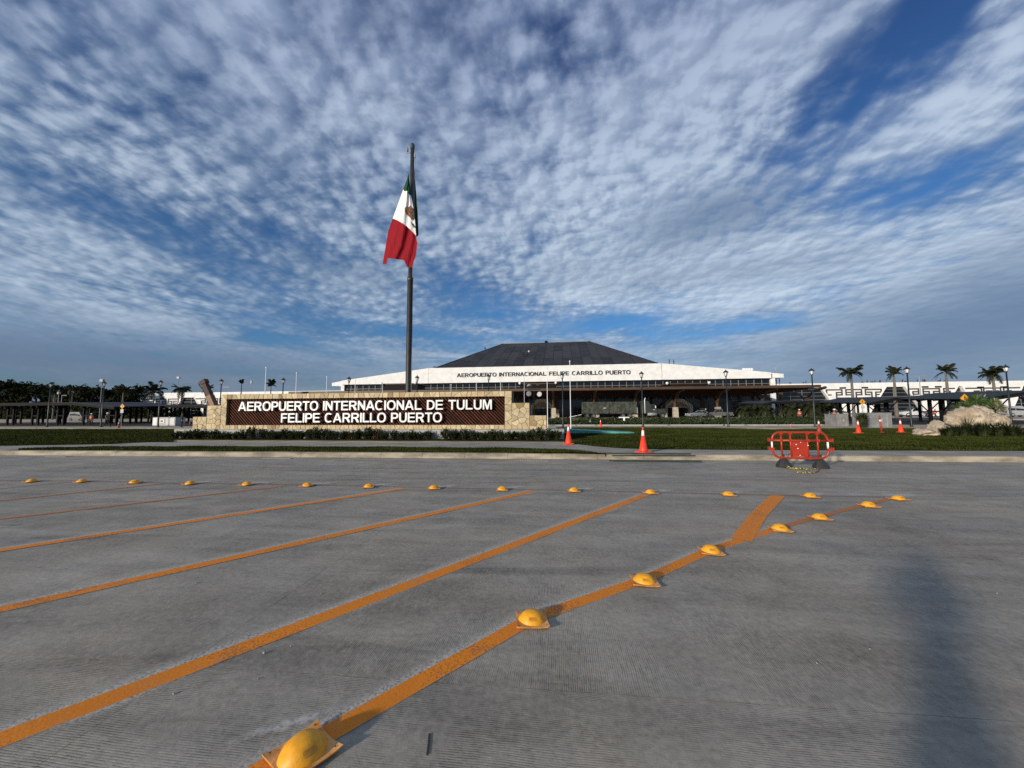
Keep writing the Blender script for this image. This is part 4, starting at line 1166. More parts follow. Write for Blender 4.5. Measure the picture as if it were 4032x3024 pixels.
# ---- wings with stepped fret panels and slanted window bays
def wing(name, label, x0, x1, ztopw, bays, frets, fret_top, slits, slant_left=None, slant_right=None):
    wg = thing(name, label, 'wing', (0, 0, 0))
    zb_ = zground; zpar = fret_top + 1.1
    # white wall pieces between the bays
    edges = []                     # (x at top, x at bottom) of each wall piece's left and right side
    def side(px, py, sgn):
        p = at(px, py, YWG); return p
    cur = (x0, x0) if slant_left is None else slant_left
    pieces = []
    for bay in bays:
        pieces.append((cur, (bay['tl'][0], bay['bl'])))
        cur = (bay['tr'][0], bay['br'])
    pieces.append((cur, (x1, x1) if slant_right is None else slant_right))
    for (l, r_), k in zip(pieces, range(99)):
        zt_l = bays[k - 1]['tr'][1] if k > 0 else ztopw - 1.2
        zt_r = bays[k]['tl'][1] if k < len(bays) else ztopw - 1.2
        poly = [(l[1], zb_), (r_[1], zb_), (r_[0], zt_r), (l[0], zt_l)]
        if l[1] > r_[1]:
            # the piece tapers to a point above ground
            t = (r_[0] - l[0]) / ((r_[0] - l[0]) + (l[1] - r_[1])); xi = l[0] + (l[1] - l[0]) * t; zi = zt_l + (zb_ - zt_l) * t
            poly = [(xi, zi), (r_[0], zt_r), (l[0], zt_l)]
        MB().prism_y(poly, YWG, YWG + .5).build('wall_panel', M['white_facade'], wg)
    # parapet
    lowest = min([min(b_['tl'][1], b_['tr'][1]) for b_ in bays])
    MB().bx(x0 if slant_left is None else slant_left[0] + .0, x1 if slant_right is None else slant_right[0], YWG - .004, YWG + 1.0, lowest, ztopw).build('parapet', M['white_facade'], wg)
    MB().bx(x0 + 1, x1 - 1, YWG + 1.02, YWG + 24, ztopw - 1.2, ztopw - .8).build('roof', M['white_facade'], wg)
    for b_ in bays:
        poly = [(b_['bl'] , zb_), (b_['br'], zb_), (b_['tr'][0] , b_['tr'][1]), (b_['tl'][0], b_['tl'][1])]
        MB().prism_y([(x - (.3 if i in (0, 3) else -.3), z) for i, (x, z) in enumerate(poly)], YWG + .9, YWG + 1.0).build('bay_glass', M['glass_dark'], wg)
        zz = b_['tl'][1] - .9
        while zz > zb_ + .5:
            t = (b_['tl'][1] - zz) / (b_['tl'][1] - zb_)
            xa = b_['tl'][0] + (b_['bl'] - b_['tl'][0]) * t; xb = b_['tr'][0] + (b_['br'] - b_['tr'][0]) * t
            MB().bx(xa - .2, xb + .2, YWG + .78, YWG + .89, zz - .05, zz + .05).build('bay_transom', M['mullion'], wg)
            zz -= 1.05
        nm = max(1, int((b_['br'] - b_['bl']) / 3.2))
        for j in range(1, nm):
            xm = b_['bl'] + (b_['br'] - b_['bl']) * j / nm
            za_ = b_['tl'][1]
            if xm < b_['tl'][0]: za_ = zb_ + (b_['tl'][1] - zb_) * (xm - b_['bl']) / (b_['tl'][0] - b_['bl'])
            if xm > b_['tr'][0]: za_ = zb_ + (b_['tr'][1] - zb_) * (b_['br'] - xm) / (b_['br'] - b_['tr'][0])
            MB().bx(xm - .04, xm + .04, YWG + .70, YWG + .775, zb_, za_ - .05).build('bay_mullion', M['grey_steel'], wg)
        # slanted reveal
        for (ta, ba) in (((b_['tl'][0], b_['tl'][1]), (b_['bl'], zb_)), ((b_['tr'][0], b_['tr'][1]), (b_['br'], zb_))):
            MB().prism_y([(ba[0] - .12, ba[1]), (ba[0] + .12, ba[1]), (ta[0] + .12, ta[1]), (ta[0] - .12, ta[1])], YWG - .12, YWG + .88).build('bay_jamb', M['white_facade'], wg)
    # frets
    for (xc, kind, clips) in frets:
        bars = fret_bars(kind, xc, fret_top)
        q = MB(); any_ = False
        for poly in bars:
            for c_ in clips:
                poly = clip(poly, *c_) if len(poly) > 2 else poly
            if len(poly) > 2: q.prism_y(poly, YWG - .09, YWG + .01); any_ = True
        if any_: q.build('fret_relief', M['fret'], wg)
    for (xc, zc__) in slits: MB().bx(xc - .85, xc + .85, YWG - .09, YWG - .006, zc__ - .22, zc__ + .22).build('vent_slit', M['black_steel'], wg)
    return wg
FU = 77.0
def fret_bars(kind, xc, zt_):
    "opening-down hook (n) hanging from zt_, or opening-up hook (u) interlocked below it"
    w_ = 4.5; T = 0.37; hk = 1.1
    def rect(xa, xb, za_, zb2): return [(xa, za_), (xb, za_), (xb, zb2), (xa, zb2)]
    if kind == 'n':
        zb2 = zt_ - 1.88; L, R_ = xc - w_ / 2, xc + w_ / 2
        return [rect(L, R_, zt_ - T, zt_), rect(L, L + T, zb2, zt_ - T), rect(R_ - T, R_, zb2, zt_ - T), rect(L + T, L + T + hk, zb2, zb2 + T), rect(R_ - T - hk, R_ - T, zb2, zb2 + T)]
    z1_ = zt_ - 0.80; zb2 = zt_ - 2.82; L, R_ = xc - w_ / 2, xc + w_ / 2
    return [rect(L, R_, zb2, zb2 + T), rect(L, L + T, zb2 + T, z1_), rect(R_ - T, R_, zb2 + T, z1_), rect(L + T, L + T + hk, z1_ - T, z1_), rect(R_ - T - hk, R_ - T, z1_ - T, z1_)]
def XW(px, py=1560): return at(px, py, YWG).x
def bay(tlx, trx, py, blx, brx, pyb):
    "window bay from photo positions: top corners at row py, side points at row pyb; sides run on to the ground"
    tl, tr = at(tlx, py, YWG), at(trx, py, YWG); bl, br = at(blx, pyb, YWG), at(brx, pyb, YWG)
    kl_ = (bl.x - tl.x) / (tl.z - bl.z); kr_ = (br.x - tr.x) / (tr.z - br.z)
    return dict(tl=(tl.x, (tl.z + tr.z) / 2), tr=(tr.x, (tl.z + tr.z) / 2), bl=tl.x + kl_ * (tl.z - zground) * .72, br=tr.x + kr_ * (tr.z - zground) * .72)
def ZA(zx, zy): return 3200 + zx / 5.267, 1480 + zy / 5.267
def ZB(zx, zy): return 3600 + zx / 5.12, 1480 + zy / 5.12
def ZC(zx, zy): return 500 + zx / 5.53, 1480 + zy / 5.53
ztr = (at(3200, 1510, YWG).z + at(4032, 1498.5, YWG).z) / 2
ft_r = at(*ZA(850, 272), YWG).z
bR0 = bay(2990, ZA(150, 230)[0], ZA(150, 215)[1], 2925, ZA(440, 520)[0], ZA(440, 520)[1])
bR1 = bay(ZA(1530, 210)[0], ZA(1900, 205)[0], ZA(1530, 207)[1], ZA(1310, 470)[0], ZA(2160, 440)[0], ZA(1310, 460)[1])
bR2 = bay(ZB(905, 150)[0], ZB(945, 150)[0], ZB(920, 172)[1], ZB(705, 390)[0], ZB(1105, 390)[0], ZB(900, 390)[1])
bR3 = bay(ZB(2190, 250)[0], 4120, ZB(2190, 185)[1], ZB(2060, 390)[0], 4200, ZB(2100, 390)[1])
def cl(bay_, right_of):
    "clip line just outside the slanted jamb of a bay: keep what lies to the right / left of it"
    if right_of:
        (xt, zt_), xb = bay_['tr'], bay_['br']; m = .45
        ex, ez = xb - xt, zground - zt_; L = math.hypot(ex, ez); nx, nz = ez / L, -ex / L
        if nx > 0: nx, nz = -nx, -nz
        return (xt + m, zt_, nx, nz)
    (xt, zt_), xb = bay_['tl'], bay_['bl']; m = .45
    ex, ez = xb - xt, zground - zt_; L = math.hypot(ex, ez); nx, nz = ez / L, -ex / L
    if nx < 0: nx, nz = -nx, -nz
    return (xt - m, zt_, nx, nz)
cA = [cl(bR0, True), cl(bR1, False)]; cB = [cl(bR1, True), cl(bR2, False)]; cC = [cl(bR2, True), cl(bR3, False)]
fr = [(XW(ZA(450, 0)[0]), 'n', cA), (XW(ZA(855, 0)[0]), 'n', cA), (XW(ZA(1262, 0)[0]), 'n', cA), (XW(ZA(655, 0)[0]), 'u', cA), (XW(ZA(1065, 0)[0]), 'u', cA), (XW(ZA(1475, 0)[0]), 'u', cA)]
fr += [(XW(ZB(-70, 0)[0]), 'n', cB), (XW(ZB(350, 0)[0]), 'n', cB), (XW(ZB(770, 0)[0]), 'n', cB), (XW(ZB(140, 0)[0]), 'u', cB), (XW(ZB(560, 0)[0]), 'u', cB)]
fr += [(XW(ZB(1195, 0)[0]), 'n', cC), (XW(ZB(1580, 0)[0]), 'n', cC), (XW(ZB(1985, 0)[0]), 'n', cC), (XW(ZB(1390, 0)[0]), 'u', cC), (XW(ZB(1785, 0)[0]), 'u', cC)]
sl = [(at(*ZA(620, 250), YWG).x, at(*ZA(620, 250), YWG).z), (at(*ZA(1078, 245), YWG).x, at(*ZA(1078, 245), YWG).z)] + [(at(*ZB(a, c), YWG).x, at(*ZB(a, c), YWG).z) for a, c in ((215, 222), (480, 220), (1333, 231), (1800, 225))]
wing('terminal_wing', 'white terminal wing on the right with stepped fret relief and slanted dark bays', xf1 - 4, at(4300, 1500, YWG).x, ztr, [bR0, bR1, bR2, bR3], fr, ft_r, sl)
ztl = (at(535, 1549, YWG).z + at(1340, 1537, YWG).z) / 2
ft_l = at(*ZC(700, 497), YWG).z
bL1 = bay(ZC(1210, 455)[0], ZC(1450, 450)[0], ZC(1300, 452)[1], ZC(1090, 620)[0], ZC(1590, 630)[0], ZC(1300, 622)[1])
bL2 = bay(1010, 1050, 1562, 985, 1085, 1592)
sL = at(*ZC(195, 400), YWG); sB = at(*ZC(410, 625), YWG)
c0 = (sL.x + 1.2, sL.z, -(sL.z - sB.z), -(sB.x - sL.x))
cA = [c0, cl(bL1, False)]; cB = [cl(bL1, True), cl(bL2, False)]
fr = [(XW(ZC(a, 0)[0], 1575), 'n', cA) for a in (125, 480, 745, 1010)] + [(XW(ZC(a, 0)[0], 1575), 'u', cA) for a in (290, 610, 875, 1130)]
fr += [(XW(ZC(a, 0)[0], 1575), 'n', cB) for a in (1600, 1865, 2130)] + [(XW(ZC(a, 0)[0], 1575), 'u', cB) for a in (1735, 1995)]
kS = (sB.x - sL.x) / (sL.z - sB.z)
wing('terminal_wing', 'white terminal wing on the left with a slanting end and stepped fret relief', sL.x, xf0 + 6, ztl, [bL1, bL2], fr, ft_l, [(at(*ZC(765, 488), YWG).x, at(*ZC(765, 488), YWG).z)], slant_left=(sL.x, sL.x + kS * (sL.z - zground) * .6))

# ------------------------------------------------------------------ street furniture
random.seed(31)
def smooth_quads(o_):
    for p_ in o_.data.polygons: p_.use_smooth = len(p_.vertices) == 4
    return o_
# ---- lamp posts
YL = 41.0
def lamp_proto():
    t = thing('street_lamp', 'x', 'street lamp', (0, 0, 0), 'lantern lamp posts along the far path')
    H = 5.05
    smooth_quads(MB().lathe([(.085, .0), (.085, .35), (.078, .4), (.074, 1.2), (.052, H)], 12).build('pole', M['lamp_paint'], t))
    MB().lathe([(.17, 0), (.17, .03), (.11, .07), (.10, .30), (.09, .32)], 12).build('base', M['lamp_paint'], t)
    fr_ = MB(); fr_.lathe([(.05, H), (.12, H + .05), (.11, H + .09)], 12)
    for k in range(6):
        a = math.pi / 3 * (k + .5)
        fr_.tube([(.10 * math.cos(a), .10 * math.sin(a), H + .07), (.20 * math.cos(a), .20 * math.sin(a), H + .42)], .012, 4)
    f_ = fr_.build('lantern_frame', M['lamp_paint'], t)
    MB().lathe([(.085, H + .08), (.18, H + .41)], 6).build('lantern_glass', M['lamp_glass'], f_)
    MB().lathe([(.27, H + .42), (.26, H + .45), (.14, H + .57), (.05, H + .63), (.05, H + .67), (.02, H + .72)], 6).build('lantern_cap', M['lamp_paint'], f_)
    return t
lp = lamp_proto()
lamps = [(185, 'slim black lamp post against the dark trees at the far left'), (397, 'black lamp post standing left of the yellow crossing sign by the left canopy'), (622, 'black lamp post in front of the white cabinet by the left canopy'), (862, 'black lamp post rising just right of the leaning crane boom'),
         (1108, 'black lamp post showing over the wall right of the two small palms'), (1369, 'black lamp post before the left tip of the white fascia'), (1640, 'black lamp post showing just right of the tall flagpole'), (1924, 'black lamp post whose lantern overlaps the word AEROPUERTO on the fascia'),
         (2217, 'black lamp post whose lantern overlaps the word FELIPE on the fascia'), (2532, 'black lamp post behind the nearest orange cone'), (2868, 'black lamp post by the grey pickup truck'), (3210, 'dark lamp post at the right end of the timber porch'), (3590, 'dark green lamp post behind the row of three cones'), (3985, 'dark lamp post behind the big boulder')]
for i, (px_, lab) in enumerate(lamps):
    p = at(px_, 1682, YL)
    if i == 0: lp.location = (p.x, YL, KZ - .02); lp['label'] = lab
    else: dup(lp, (p.x, YL, KZ - .02), lab)

# ---- slim white flagpoles set in an arc
arcp = [(1039, 34.6, 'at the left, above the inner corner of the sign wall'), (1161, 39, 'second from the left behind the sign wall'), (1282, 43, 'third from the left behind the sign wall'), (1395, 47.7, 'just right of the lamp before the left tip of the fascia'), (1504, 53, 'left of the tall dark flagpole'),
        (1775, 55, 'shortest of the row, right of the tall dark flagpole'), (1876, 51, 'left of the lamp under the word AEROPUERTO'), (1971, 46, 'between two lamps under the word INTERNACIONAL'), (2065, 42, 'behind the upper right step of the sign wall'), (2156, 35.9, 'beside the lowest right step of the sign wall'), (2247, 31.4, 'standing on the lawn behind the left cone')]
def pole_w():
    t = thing('flagpole_slim', 'x', 'flagpole', (0, 0, 0), 'slim white flagpoles in an arc')
    smooth_quads(MB().lathe([(.05, 0), (.05, .4), (.035, .42), (.026, 5.6)], 8).build('pole', M['white_paint'], t))
    MB().lathe([(.03, 5.6), (.055, 5.63), (.055, 5.7), (.02, 5.75)], 8).build('finial', M['white_paint'], t)
    return t
pw = pole_w()
for i, (px_, d_, lab) in enumerate(arcp):
    dr = ray(px_, 1640); s_ = d_ / dr.dot(C3 @ Vector((0, 0, -1))); q = CAM + dr * s_
    lab = 'slim white flagpole ' + lab
    if i == 0: pw.location = (q.x, q.y, KZ); pw['label'] = lab
    else: dup(pw, (q.x, q.y, KZ), lab)

# ---- traffic cones
def cone_proto(name, mt, h=0.91):
    t = thing('traffic_cone', 'x', 'traffic cone', (0, 0, 0), 'orange traffic cones')
    k = h / 0.91
    MB().lathe([(.26 * k, 0), (.26 * k, .025), (.245 * k, .045), (.17 * k, .05)], 16, sq=5).build('base', mt, t)
    smooth_quads(MB().lathe([(.165 * k, .05 * k), (.155 * k, .08 * k), (.062 * k, .60 * k)], 18).build('cone_body', mt, t))
    smooth_quads(MB().lathe([(.0635 * k, .60 * k), (.042 * k, .80 * k)], 18).build('reflective_band', M['reflective'], t))
    smooth_quads(MB().lathe([(.040 * k, .80 * k), (.030 * k, .91 * k), (.022 * k, .912 * k), (.018 * k, .88 * k)], 18).build('tip', mt, t))
    return t
c0_ = cone_proto('a', M['cone']); c1_ = cone_proto('b', M['cone_old'])
conesl = [(0, 2534, 1780, 98, 'bright orange cone on the pavement right of the verge, largest and nearest of the cones'), (0, 2239, 1749, 78, 'orange cone beside the right end of the hedge'), (0, 2365, 1680.5, 29, 'small orange cone at the far edge of the lawn before the camouflage truck'),
          (1, 3226, 1701.5, 48, 'faded brownish cone behind the red plastic barrier'), (0, 3381, 1706, 52, 'orange cone on the lawn, left of the thin red post'), (0, 3548, 1703, 52, 'orange cone on the lawn between the red post and the boulders'),
          (0, 3114, 1681.5, 13, 'tiny orange and white cone on the path before the porch'), (1, 466, 1685, 25, 'faded orange cone below the yellow crossing sign at the left'), (1, 142, 1685, 9, 'tiny dull cone at the foot of the left canopy'), (1, 638, 1685, 10, 'tiny dull cone before the white cabinet'), (0, 747, 1672, 13, 'small red cone glimpsed left of the sign wall')]
first = {0: True, 1: True}
for kind, px_, py_, hp, lab in conesl:
    p = g(px_, py_, KZ + .01); dep_ = (p - CAM).dot(C3 @ Vector((0, 0, -1))); h_ = hp * dep_ / 1515
    src = (c0_, c1_)[kind]; loc = (p.x, p.y, KZ + (.012 if py_ > 1685 and not (2500 < px_ < 2600) else 0))
    if first[kind]: src.location = loc; src['label'] = lab; src.scale = (h_ / .91,) * 3; first[kind] = False; src.rotation_euler = (0, 0, .5)
    else: dup(src, loc, lab, random.uniform(0, 1.5), None, h_ / .91)
# thin delineator post
p = g(3473, 1704.5, KZ)
t = thing('delineator_post', 'thin leaning red post with a white band between two cones on the lawn', 'post', (p.x, p.y, KZ + .01)); t.rotation_euler = (R(2), R(-6), 0)
MB().lathe([(.12, 0), (.12, .03), (.065, .06), (.055, .1)], 12).build('base', M['cone_old'], t)
smooth_quads(MB().lathe([(.065, .06), (.05, .75)], 12).build('tube', M['cone_old'], t)); smooth_quads(MB().lathe([(.05, .75), (.048, .87)], 12).build('reflective_band', M['reflective'], t))
smooth_quads(MB().lathe([(.048, .87), (.044, 1.15), (.03, 1.17)], 12).build('tip', M['cone_old'], t))

# ---- red plastic barrier
pL, pR = g(3092, 1840, 0), g(3222, 1843, 0)
bc = (pL + pR) / 2; ba = math.atan2(pR.y - pL.y, pR.x - pL.x)
dep_ = (bc - CAM).dot(C3 @ Vector((0, 0, -1))); S_ = dep_ / 1515 / 3.687                # metres per zoomed pixel
bar = thing('plastic_barrier', 'red plastic crowd barrier with two white reflectors standing by the kerb', 'barrier', (bc.x, bc.y, 0), None, ba)
def bz(zx, zy): return ((zx - 1254) * S_, 0, (738 - zy) * S_ )
def br_(pts, r_, name='frame_tube', mt=None): return smooth_quads(MB().tube([bz(*p) for p in pts], r_ * S_, 10).build(name, mt or M['barrier'], bar))
def corner(cx, cy, r_, a0, a1): return [(cx + r_ * math.cos(R(a0 + (a1 - a0) * k / 8)), cy - r_ * math.sin(R(a0 + (a1 - a0) * k / 8))) for k in range(9)]
fr_ = MB()
fr_.tube([bz(*p) for p in [(892, 365)] + corner(892 + 105, 335, 105, 180, 90) + corner(1602 - 105, 335, 105, 90, 0) + [(1602, 365)]], 16 * S_, 10)
fr_.tube([bz(*p) for p in [(893, 465)] + corner(893 + 110, 492, 110, 180, 270) + corner(1605 - 110, 492, 110, 270, 360) + [(1605, 465)]], 16 * S_, 10)
for a_, c_ in (((870, 348), (1630, 348)),): fr_.tube([bz(*a_), bz(*c_)], 15 * S_, 10)
for x_ in (1010, 1130, 1345, 1475): fr_.tube([bz(x_ + 0, 232), bz(x_ + 6, 600)], 13 * S_, 8)
smooth_quads(fr_.build('frame', M['barrier'], bar))
for x_, y_ in [(1010, 348), (1130, 348), (1348, 348), (1478, 348), (1008, 238), (1128, 238), (1346, 238), (1472, 238), (1155, 595), (1365, 595), (1012, 600), (1490, 600)]:
    a = bz(x_, y_); MB().box(a, (44 * S_, 40 * S_, 40 * S_)).build('joint_block', M['barrier'], bar)
for x_, y_, s_ in [(880, 345, -1), (1622, 345, 1), (880, 470, -1), (1625, 475, 1)]:
    a = bz(x_, y_); q = MB(); q.box(a, (62 * S_, 42 * S_, 34 * S_)); q.box((a[0] + s_ * 34 * S_, 0, a[2] + 6 * S_), (18 * S_, 52 * S_, 50 * S_)); q.build('hook', M['barrier'], bar)
for x_ in (888, 1603): smooth_quads(MB().tube([bz(x_, 366), bz(x_, 456)], 13 * S_, 10).build('reflector', M['reflective'], bar))
a, c_ = bz(1142, 362), bz(1356, 580); MB().bx(a[0], c_[0], -.018, .018, c_[2], a[2]).build('centre_panel', M['barrier'], bar)
for x_, y_, r_ in ((1258, 372, 6), (1198, 404, 8), (1348, 416, 9), (1216, 462, 9), (1240, 560, 8)):
    a = bz(x_, y_); MB().box((a[0], -.021, a[2]), (r_ * 1.6 * S_, .006, r_ * 1.4 * S_)).build('paint_chip', M['reflective'], bar)
for x_ in (1025, 1495):
    q = MB(); b0 = bz(x_, 660)[0]
    q.lathe([(.165, .0), (.165, .06), (.15, .09), (.09, .20), (.05, .26)], 16, (b0, 0, 0), sq=4); q.box((b0, 0, .3), (.06, .05, .12)); q.build('foot', M['rubber'], bar)
# tape trailing on the ground
m_, n, b, o = newmat('hazard_tape'); uv = n.node('ShaderNodeTexCoord').outputs['Object']; x_, y_, z_ = n.sep(uv)
st_ = n.m('SINE', n.mul(n.add(n.add(x_, y_), z_), 62.0))
n.put(b.inputs['Base Color'], n.mix(n.ss(st_, -.2, .2), rgb((0.02, 0.02, 0.018)), rgb((0.50, 0.46, 0.08)))); b.inputs['Roughness'].default_value = .45; M['tape'] = m_
tape = MB()
def ribbon(pts, wd):
    L_, Rr = [], []
    for i, p in enumerate(pts):
        tw = math.sin(i * 1.9) * .9 + random.uniform(-.4, .4)
        L_.append(p + Vector((math.cos(tw) * wd * .2, math.sin(tw) * wd * .3, wd * .5 * abs(math.cos(tw * 1.3)) + .012))); Rr.append(p - Vector((math.cos(tw) * wd * .2, math.sin(tw) * wd * .3, -.008)))
    tape.grid([L_, Rr]); tape.grid([[p + Vector((0, 0, .002)) for p in Rr], [p + Vector((0, 0, .003)) for p in L_]])
def zt(zx, zy, h=0.0): p = g(2800 + zx / 3.687, 1640 + zy / 3.687, h); return p
tie = Matrix.Translation((bc.x, bc.y, 0)) @ Matrix.Rotation(ba, 4, 'Z') @ Vector(bz(1028, 612))
def densify(pts, k=4): return [pts[i].lerp(pts[i + 1], j / k) for i in range(len(pts) - 1) for j in range(k)] + [pts[-1]]
ribbon(densify([tie + Vector((0, -.03, 0)), tie + Vector((.07, -.08, -.12)), zt(1085, 730, .03), zt(1160, 762), zt(1250, 770), zt(1340, 768), zt(1400, 780), zt(1500, 775), zt(1560, 765), zt(1585, 742)]), .07)
ribbon(densify([zt(1160, 762), zt(1230, 795), zt(1250, 820), zt(1310, 828), zt(1400, 825), zt(1500, 828), zt(1540, 815), zt(1575, 770)]), .07)
tag(tape.build('warning_tape', M['tape']), 'crumpled yellow and black warning tape lying under the red barrier', 'tape')

# ---- glued road studs
m_, n, b, o = newmat('stud_yellow')
tc = n.node('ShaderNodeTexCoord').outputs['Object']; rnd = n.node('ShaderNodeObjectInfo').outputs['Random']
f = n.noise(tc, 30.0, 5, .65); f2 = n.noise(tc, 120.0, 3, .6)
c_ = n.mix(n.ss(f, .3, .7), rgb((0.72, 0.29, 0.006)), rgb((0.80, 0.38, 0.010))); c_ = n.mix(n.mul(n.ss(n.noise(tc, 14, 6, .75), .53, .70), .7), c_, rgb((0.26, .105, .03)))
n.put(b.inputs['Base Color'], c_); b.inputs['Roughness'].default_value = .5; n.put(b.inputs['Normal'], n.bump(n.add(f, n.mul(f2, .5)), .25, .003)); M['stud'] = m_
M['stud_plate'] = mat('stud_plate', (0.62, 0.24, 0.035), .5, .2, 14.0, .2, 60, c2=(0.60, .30, .10))
M['reflector'] = mat('reflector_lens', (0.50, 0.21, 0.012), .25, .25, 40.0)
M['hole'] = mat('bolt_hole', (0.03, 0.012, 0.008), .9, .2)
def stud_proto():
    t = thing('road_stud', 'x', 'road stud', (0, 0, 0), 'yellow domed road studs along the markings')
    hs = .118; N_ = 12
    q = MB(); P_ = []
    for i in range(N_ + 1):
        row = []
        for j in range(N_ + 1):
            u, v = i / N_ * 2 - 1, j / N_ * 2 - 1
            wv = .011 * (abs(u) ** 3 * abs(v) ** 2 + .45 * math.sin(2.6 * u + .7) * math.sin(2.2 * v - .5) * max(abs(u), abs(v)) ** 3)
            row.append((u * hs * (1 - .07 * (1 - v * v)), v * hs * (1 - .07 * (1 - u * u)), .014 + wv))
        P_.append(row)
    q.grid(P_)
    edge = [P_[0][j] for j in range(N_ + 1)] + [P_[i][N_] for i in range(1, N_ + 1)] + [P_[N_][j] for j in range(N_ - 1, -1, -1)] + [P_[i][0] for i in range(N_ - 1, 0, -1)]
    q.grid([edge, [(x, y, z - .008) for x, y, z in edge], [(x * .9, y * .9, 0.006) for x, y, z in edge], [(x * .85, y * .85, 0.0) for x, y, z in edge]], close=True)
    smooth_quads(q.build('base_plate', M['stud_plate'], t))
    prof = [(.096, .012), (.094, .018), (.089, .030), (.081, .044), (.070, .056), (.055, .067), (.037, .0745), (.018, .0785), (.004, .0795)]
    dm = MB()
    n_ = 32; vs = []
    for (r_, z_) in prof:
        for k in range(n_):
            a = 2 * math.pi * k / n_; sx = 1.0 + .05 * math.cos(2 * a); vs.append([r_ * sx * math.cos(a), r_ * .95 * math.sin(a), z_])
    # hollows that hold the lenses
    for v in vs:
        for ac in (R(-90), R(90), R(180), R(0)):
            a = math.atan2(v[1], v[0]); da = (a - ac + math.pi) % (2 * math.pi) - math.pi; r_ = math.hypot(v[0], v[1])
            if abs(da) < .5 and .030 < v[2] < .068: 
                k = max(0, 1 - (da / .5) ** 2) * max(0, 1 - ((v[2] - .048) / .02) ** 2); v[0] -= math.cos(ac) * .009 * k; v[1] -= math.sin(ac) * .009 * k
    fs = [(i * n_ + k, i * n_ + (k + 1) % n_, (i + 1) * n_ + (k + 1) % n_, (i + 1) * n_ + k) for i in range(len(prof) - 1) for k in range(n_)] + [tuple((len(prof) - 1) * n_ + k for k in range(n_))]
    dm.quads(vs, fs); dome = dm.build('dome', M['stud'], t, smooth=True)
    for ac in (R(-90), R(90), R(180), R(0)):
        d = Vector((math.cos(ac), math.sin(ac), 0)); sd_ = Vector((-d.y, d.x, 0))
        q = MB(); P_ = []
        for i in range(7):
            u = (i / 6 * 2 - 1); row = []
            for j in range(4):
                z_ = .038 + .020 * j / 3; rr = np.interp(z_, [.012, .03, .044, .056, .067], [.096, .089, .081, .070, .055]) - .0065
                w_ = .030 - abs(z_ - .048) * .5
                row.append(d * (rr - .004 * u * u) + sd_ * (u * w_) + Vector((0, 0, z_)))
            P_.append(row)
        q.grid(P_); q.build('reflector', M['reflector'], t, smooth=True)
    for sx in (-1, 1):
        for sy in (-1, 1): MB().lathe([(.0042, 0), (.0042, .0006)], 8, (sx * .095, sy * .095, .0215)).build('bolt_hole', M['hole'], t)
    return t
st0 = stud_proto()
ca_ = (g(1034, 2983, .02) - g(1230, 2861, .02)); angn = math.atan2(-ca_.y, -ca_.x)
allst = [(NEAR[0], angn, 'nearest yellow road stud, cut by the bottom edge of the photo')]
words_n = ['second nearest yellow road stud, on the orange line in the middle foreground', 'yellow road stud on the orange line, third from the camera', 'yellow road stud on the orange line just before the wide branch', 'yellow road stud just beyond the wide orange branch', 'yellow road stud on the worn line, third from its far tip', 'yellow road stud on the worn line, next to its far tip', 'yellow road stud at the tip where both rows of studs meet']
for i, p in enumerate(NEAR[1:]):
    allst.append((p, R(7.4) + (0.02, -.12, -.22, -.30, -.25, -.2, .1)[i], words_n[i]))
ordn = ['leftmost stud of the far row', 'second stud from the left in the far row', 'third stud from the left in the far row', 'fourth stud from the left in the far row', 'fifth stud from the left in the far row', 'sixth stud from the left in the far row', 'stud of the far row below the word FELIPE on the wall', 'stud of the far row below the word PUERTO on the wall', 'stud of the far row below the right edge of the brown panel', 'stud of the far row below the left cone', 'stud of the far row at the end of the longest orange stripe', 'stud of the far row right of the longest orange stripe', 'stud of the far row at the right below the red barrier']
for i, p in enumerate(FAR): allst.append((p, R(7.4) + random.uniform(-.5, .5), 'small yellow ' + ordn[i]))
for i, (p, a, lab) in enumerate(allst):
    c = g(p[0], p[1] + (3 if i >= 8 else 8), .01)
    if i == 0: c = (g(1034, 2983, .02) + g(1347, 2939, .02)) / 2; st0.location = (c.x, c.y, .0085); st0.rotation_euler = (0, 0, a); st0['label'] = lab; st0.scale = (1.02, 1.02, 1.0)
    else: dup(st0, (c.x, c.y, .0085), lab, a + random.uniform(-.04, .04), None, (1.0, 1.0, random.uniform(.86, .98)))

# ---- steel angle bars left by the kerb, drain gratings
M['pipe'] = mat('dark_green_bar', (0.03, 0.045, 0.035), .4, .2)
for (a_, c_, z_, lab) in (((2399, 1816.5), (2764, 1819), .03, 'long dark metal bar lying on the road along the kerb'), ((2385, 1788.5), (2721, 1790), KZ + .03, 'long dark metal bar lying on the pavement edge above the kerb')):
    pa, pc = g(*a_, z_), g(*c_, z_); q = MB(); d_ = (pc - pa).normalized()
    s_ = Vector((-d_.y, d_.x, 0))
    for (o1, o2) in ((s_ * .045, Vector((0, 0, .0))), (Vector((0, 0, .05)), s_ * .0)): pass
    q.quads([pa, pc, pc + s_ * .05, pa + s_ * .05, pa + Vector((0, 0, .05)), pc + Vector((0, 0, .05)), pc + s_ * .012 + Vector((0, 0, .05)), pa + s_ * .012 + Vector((0, 0, .05)), pa + s_ * .012 + Vector((0, 0, .012)), pc + s_ * .012 + Vector((0, 0, .012)), pa + s_ * .05 + Vector((0, 0, .012)), pc + s_ * .05 + Vector((0, 0, .012))],
            [(0, 1, 5, 4), (4, 5, 6, 7), (7, 6, 9, 8), (8, 9, 11, 10), (10, 11, 2, 3), (3, 2, 1, 0)])
    tag(q.build('metal_bar', M['pipe']), lab, 'metal bar', 'metal bars by the kerb')
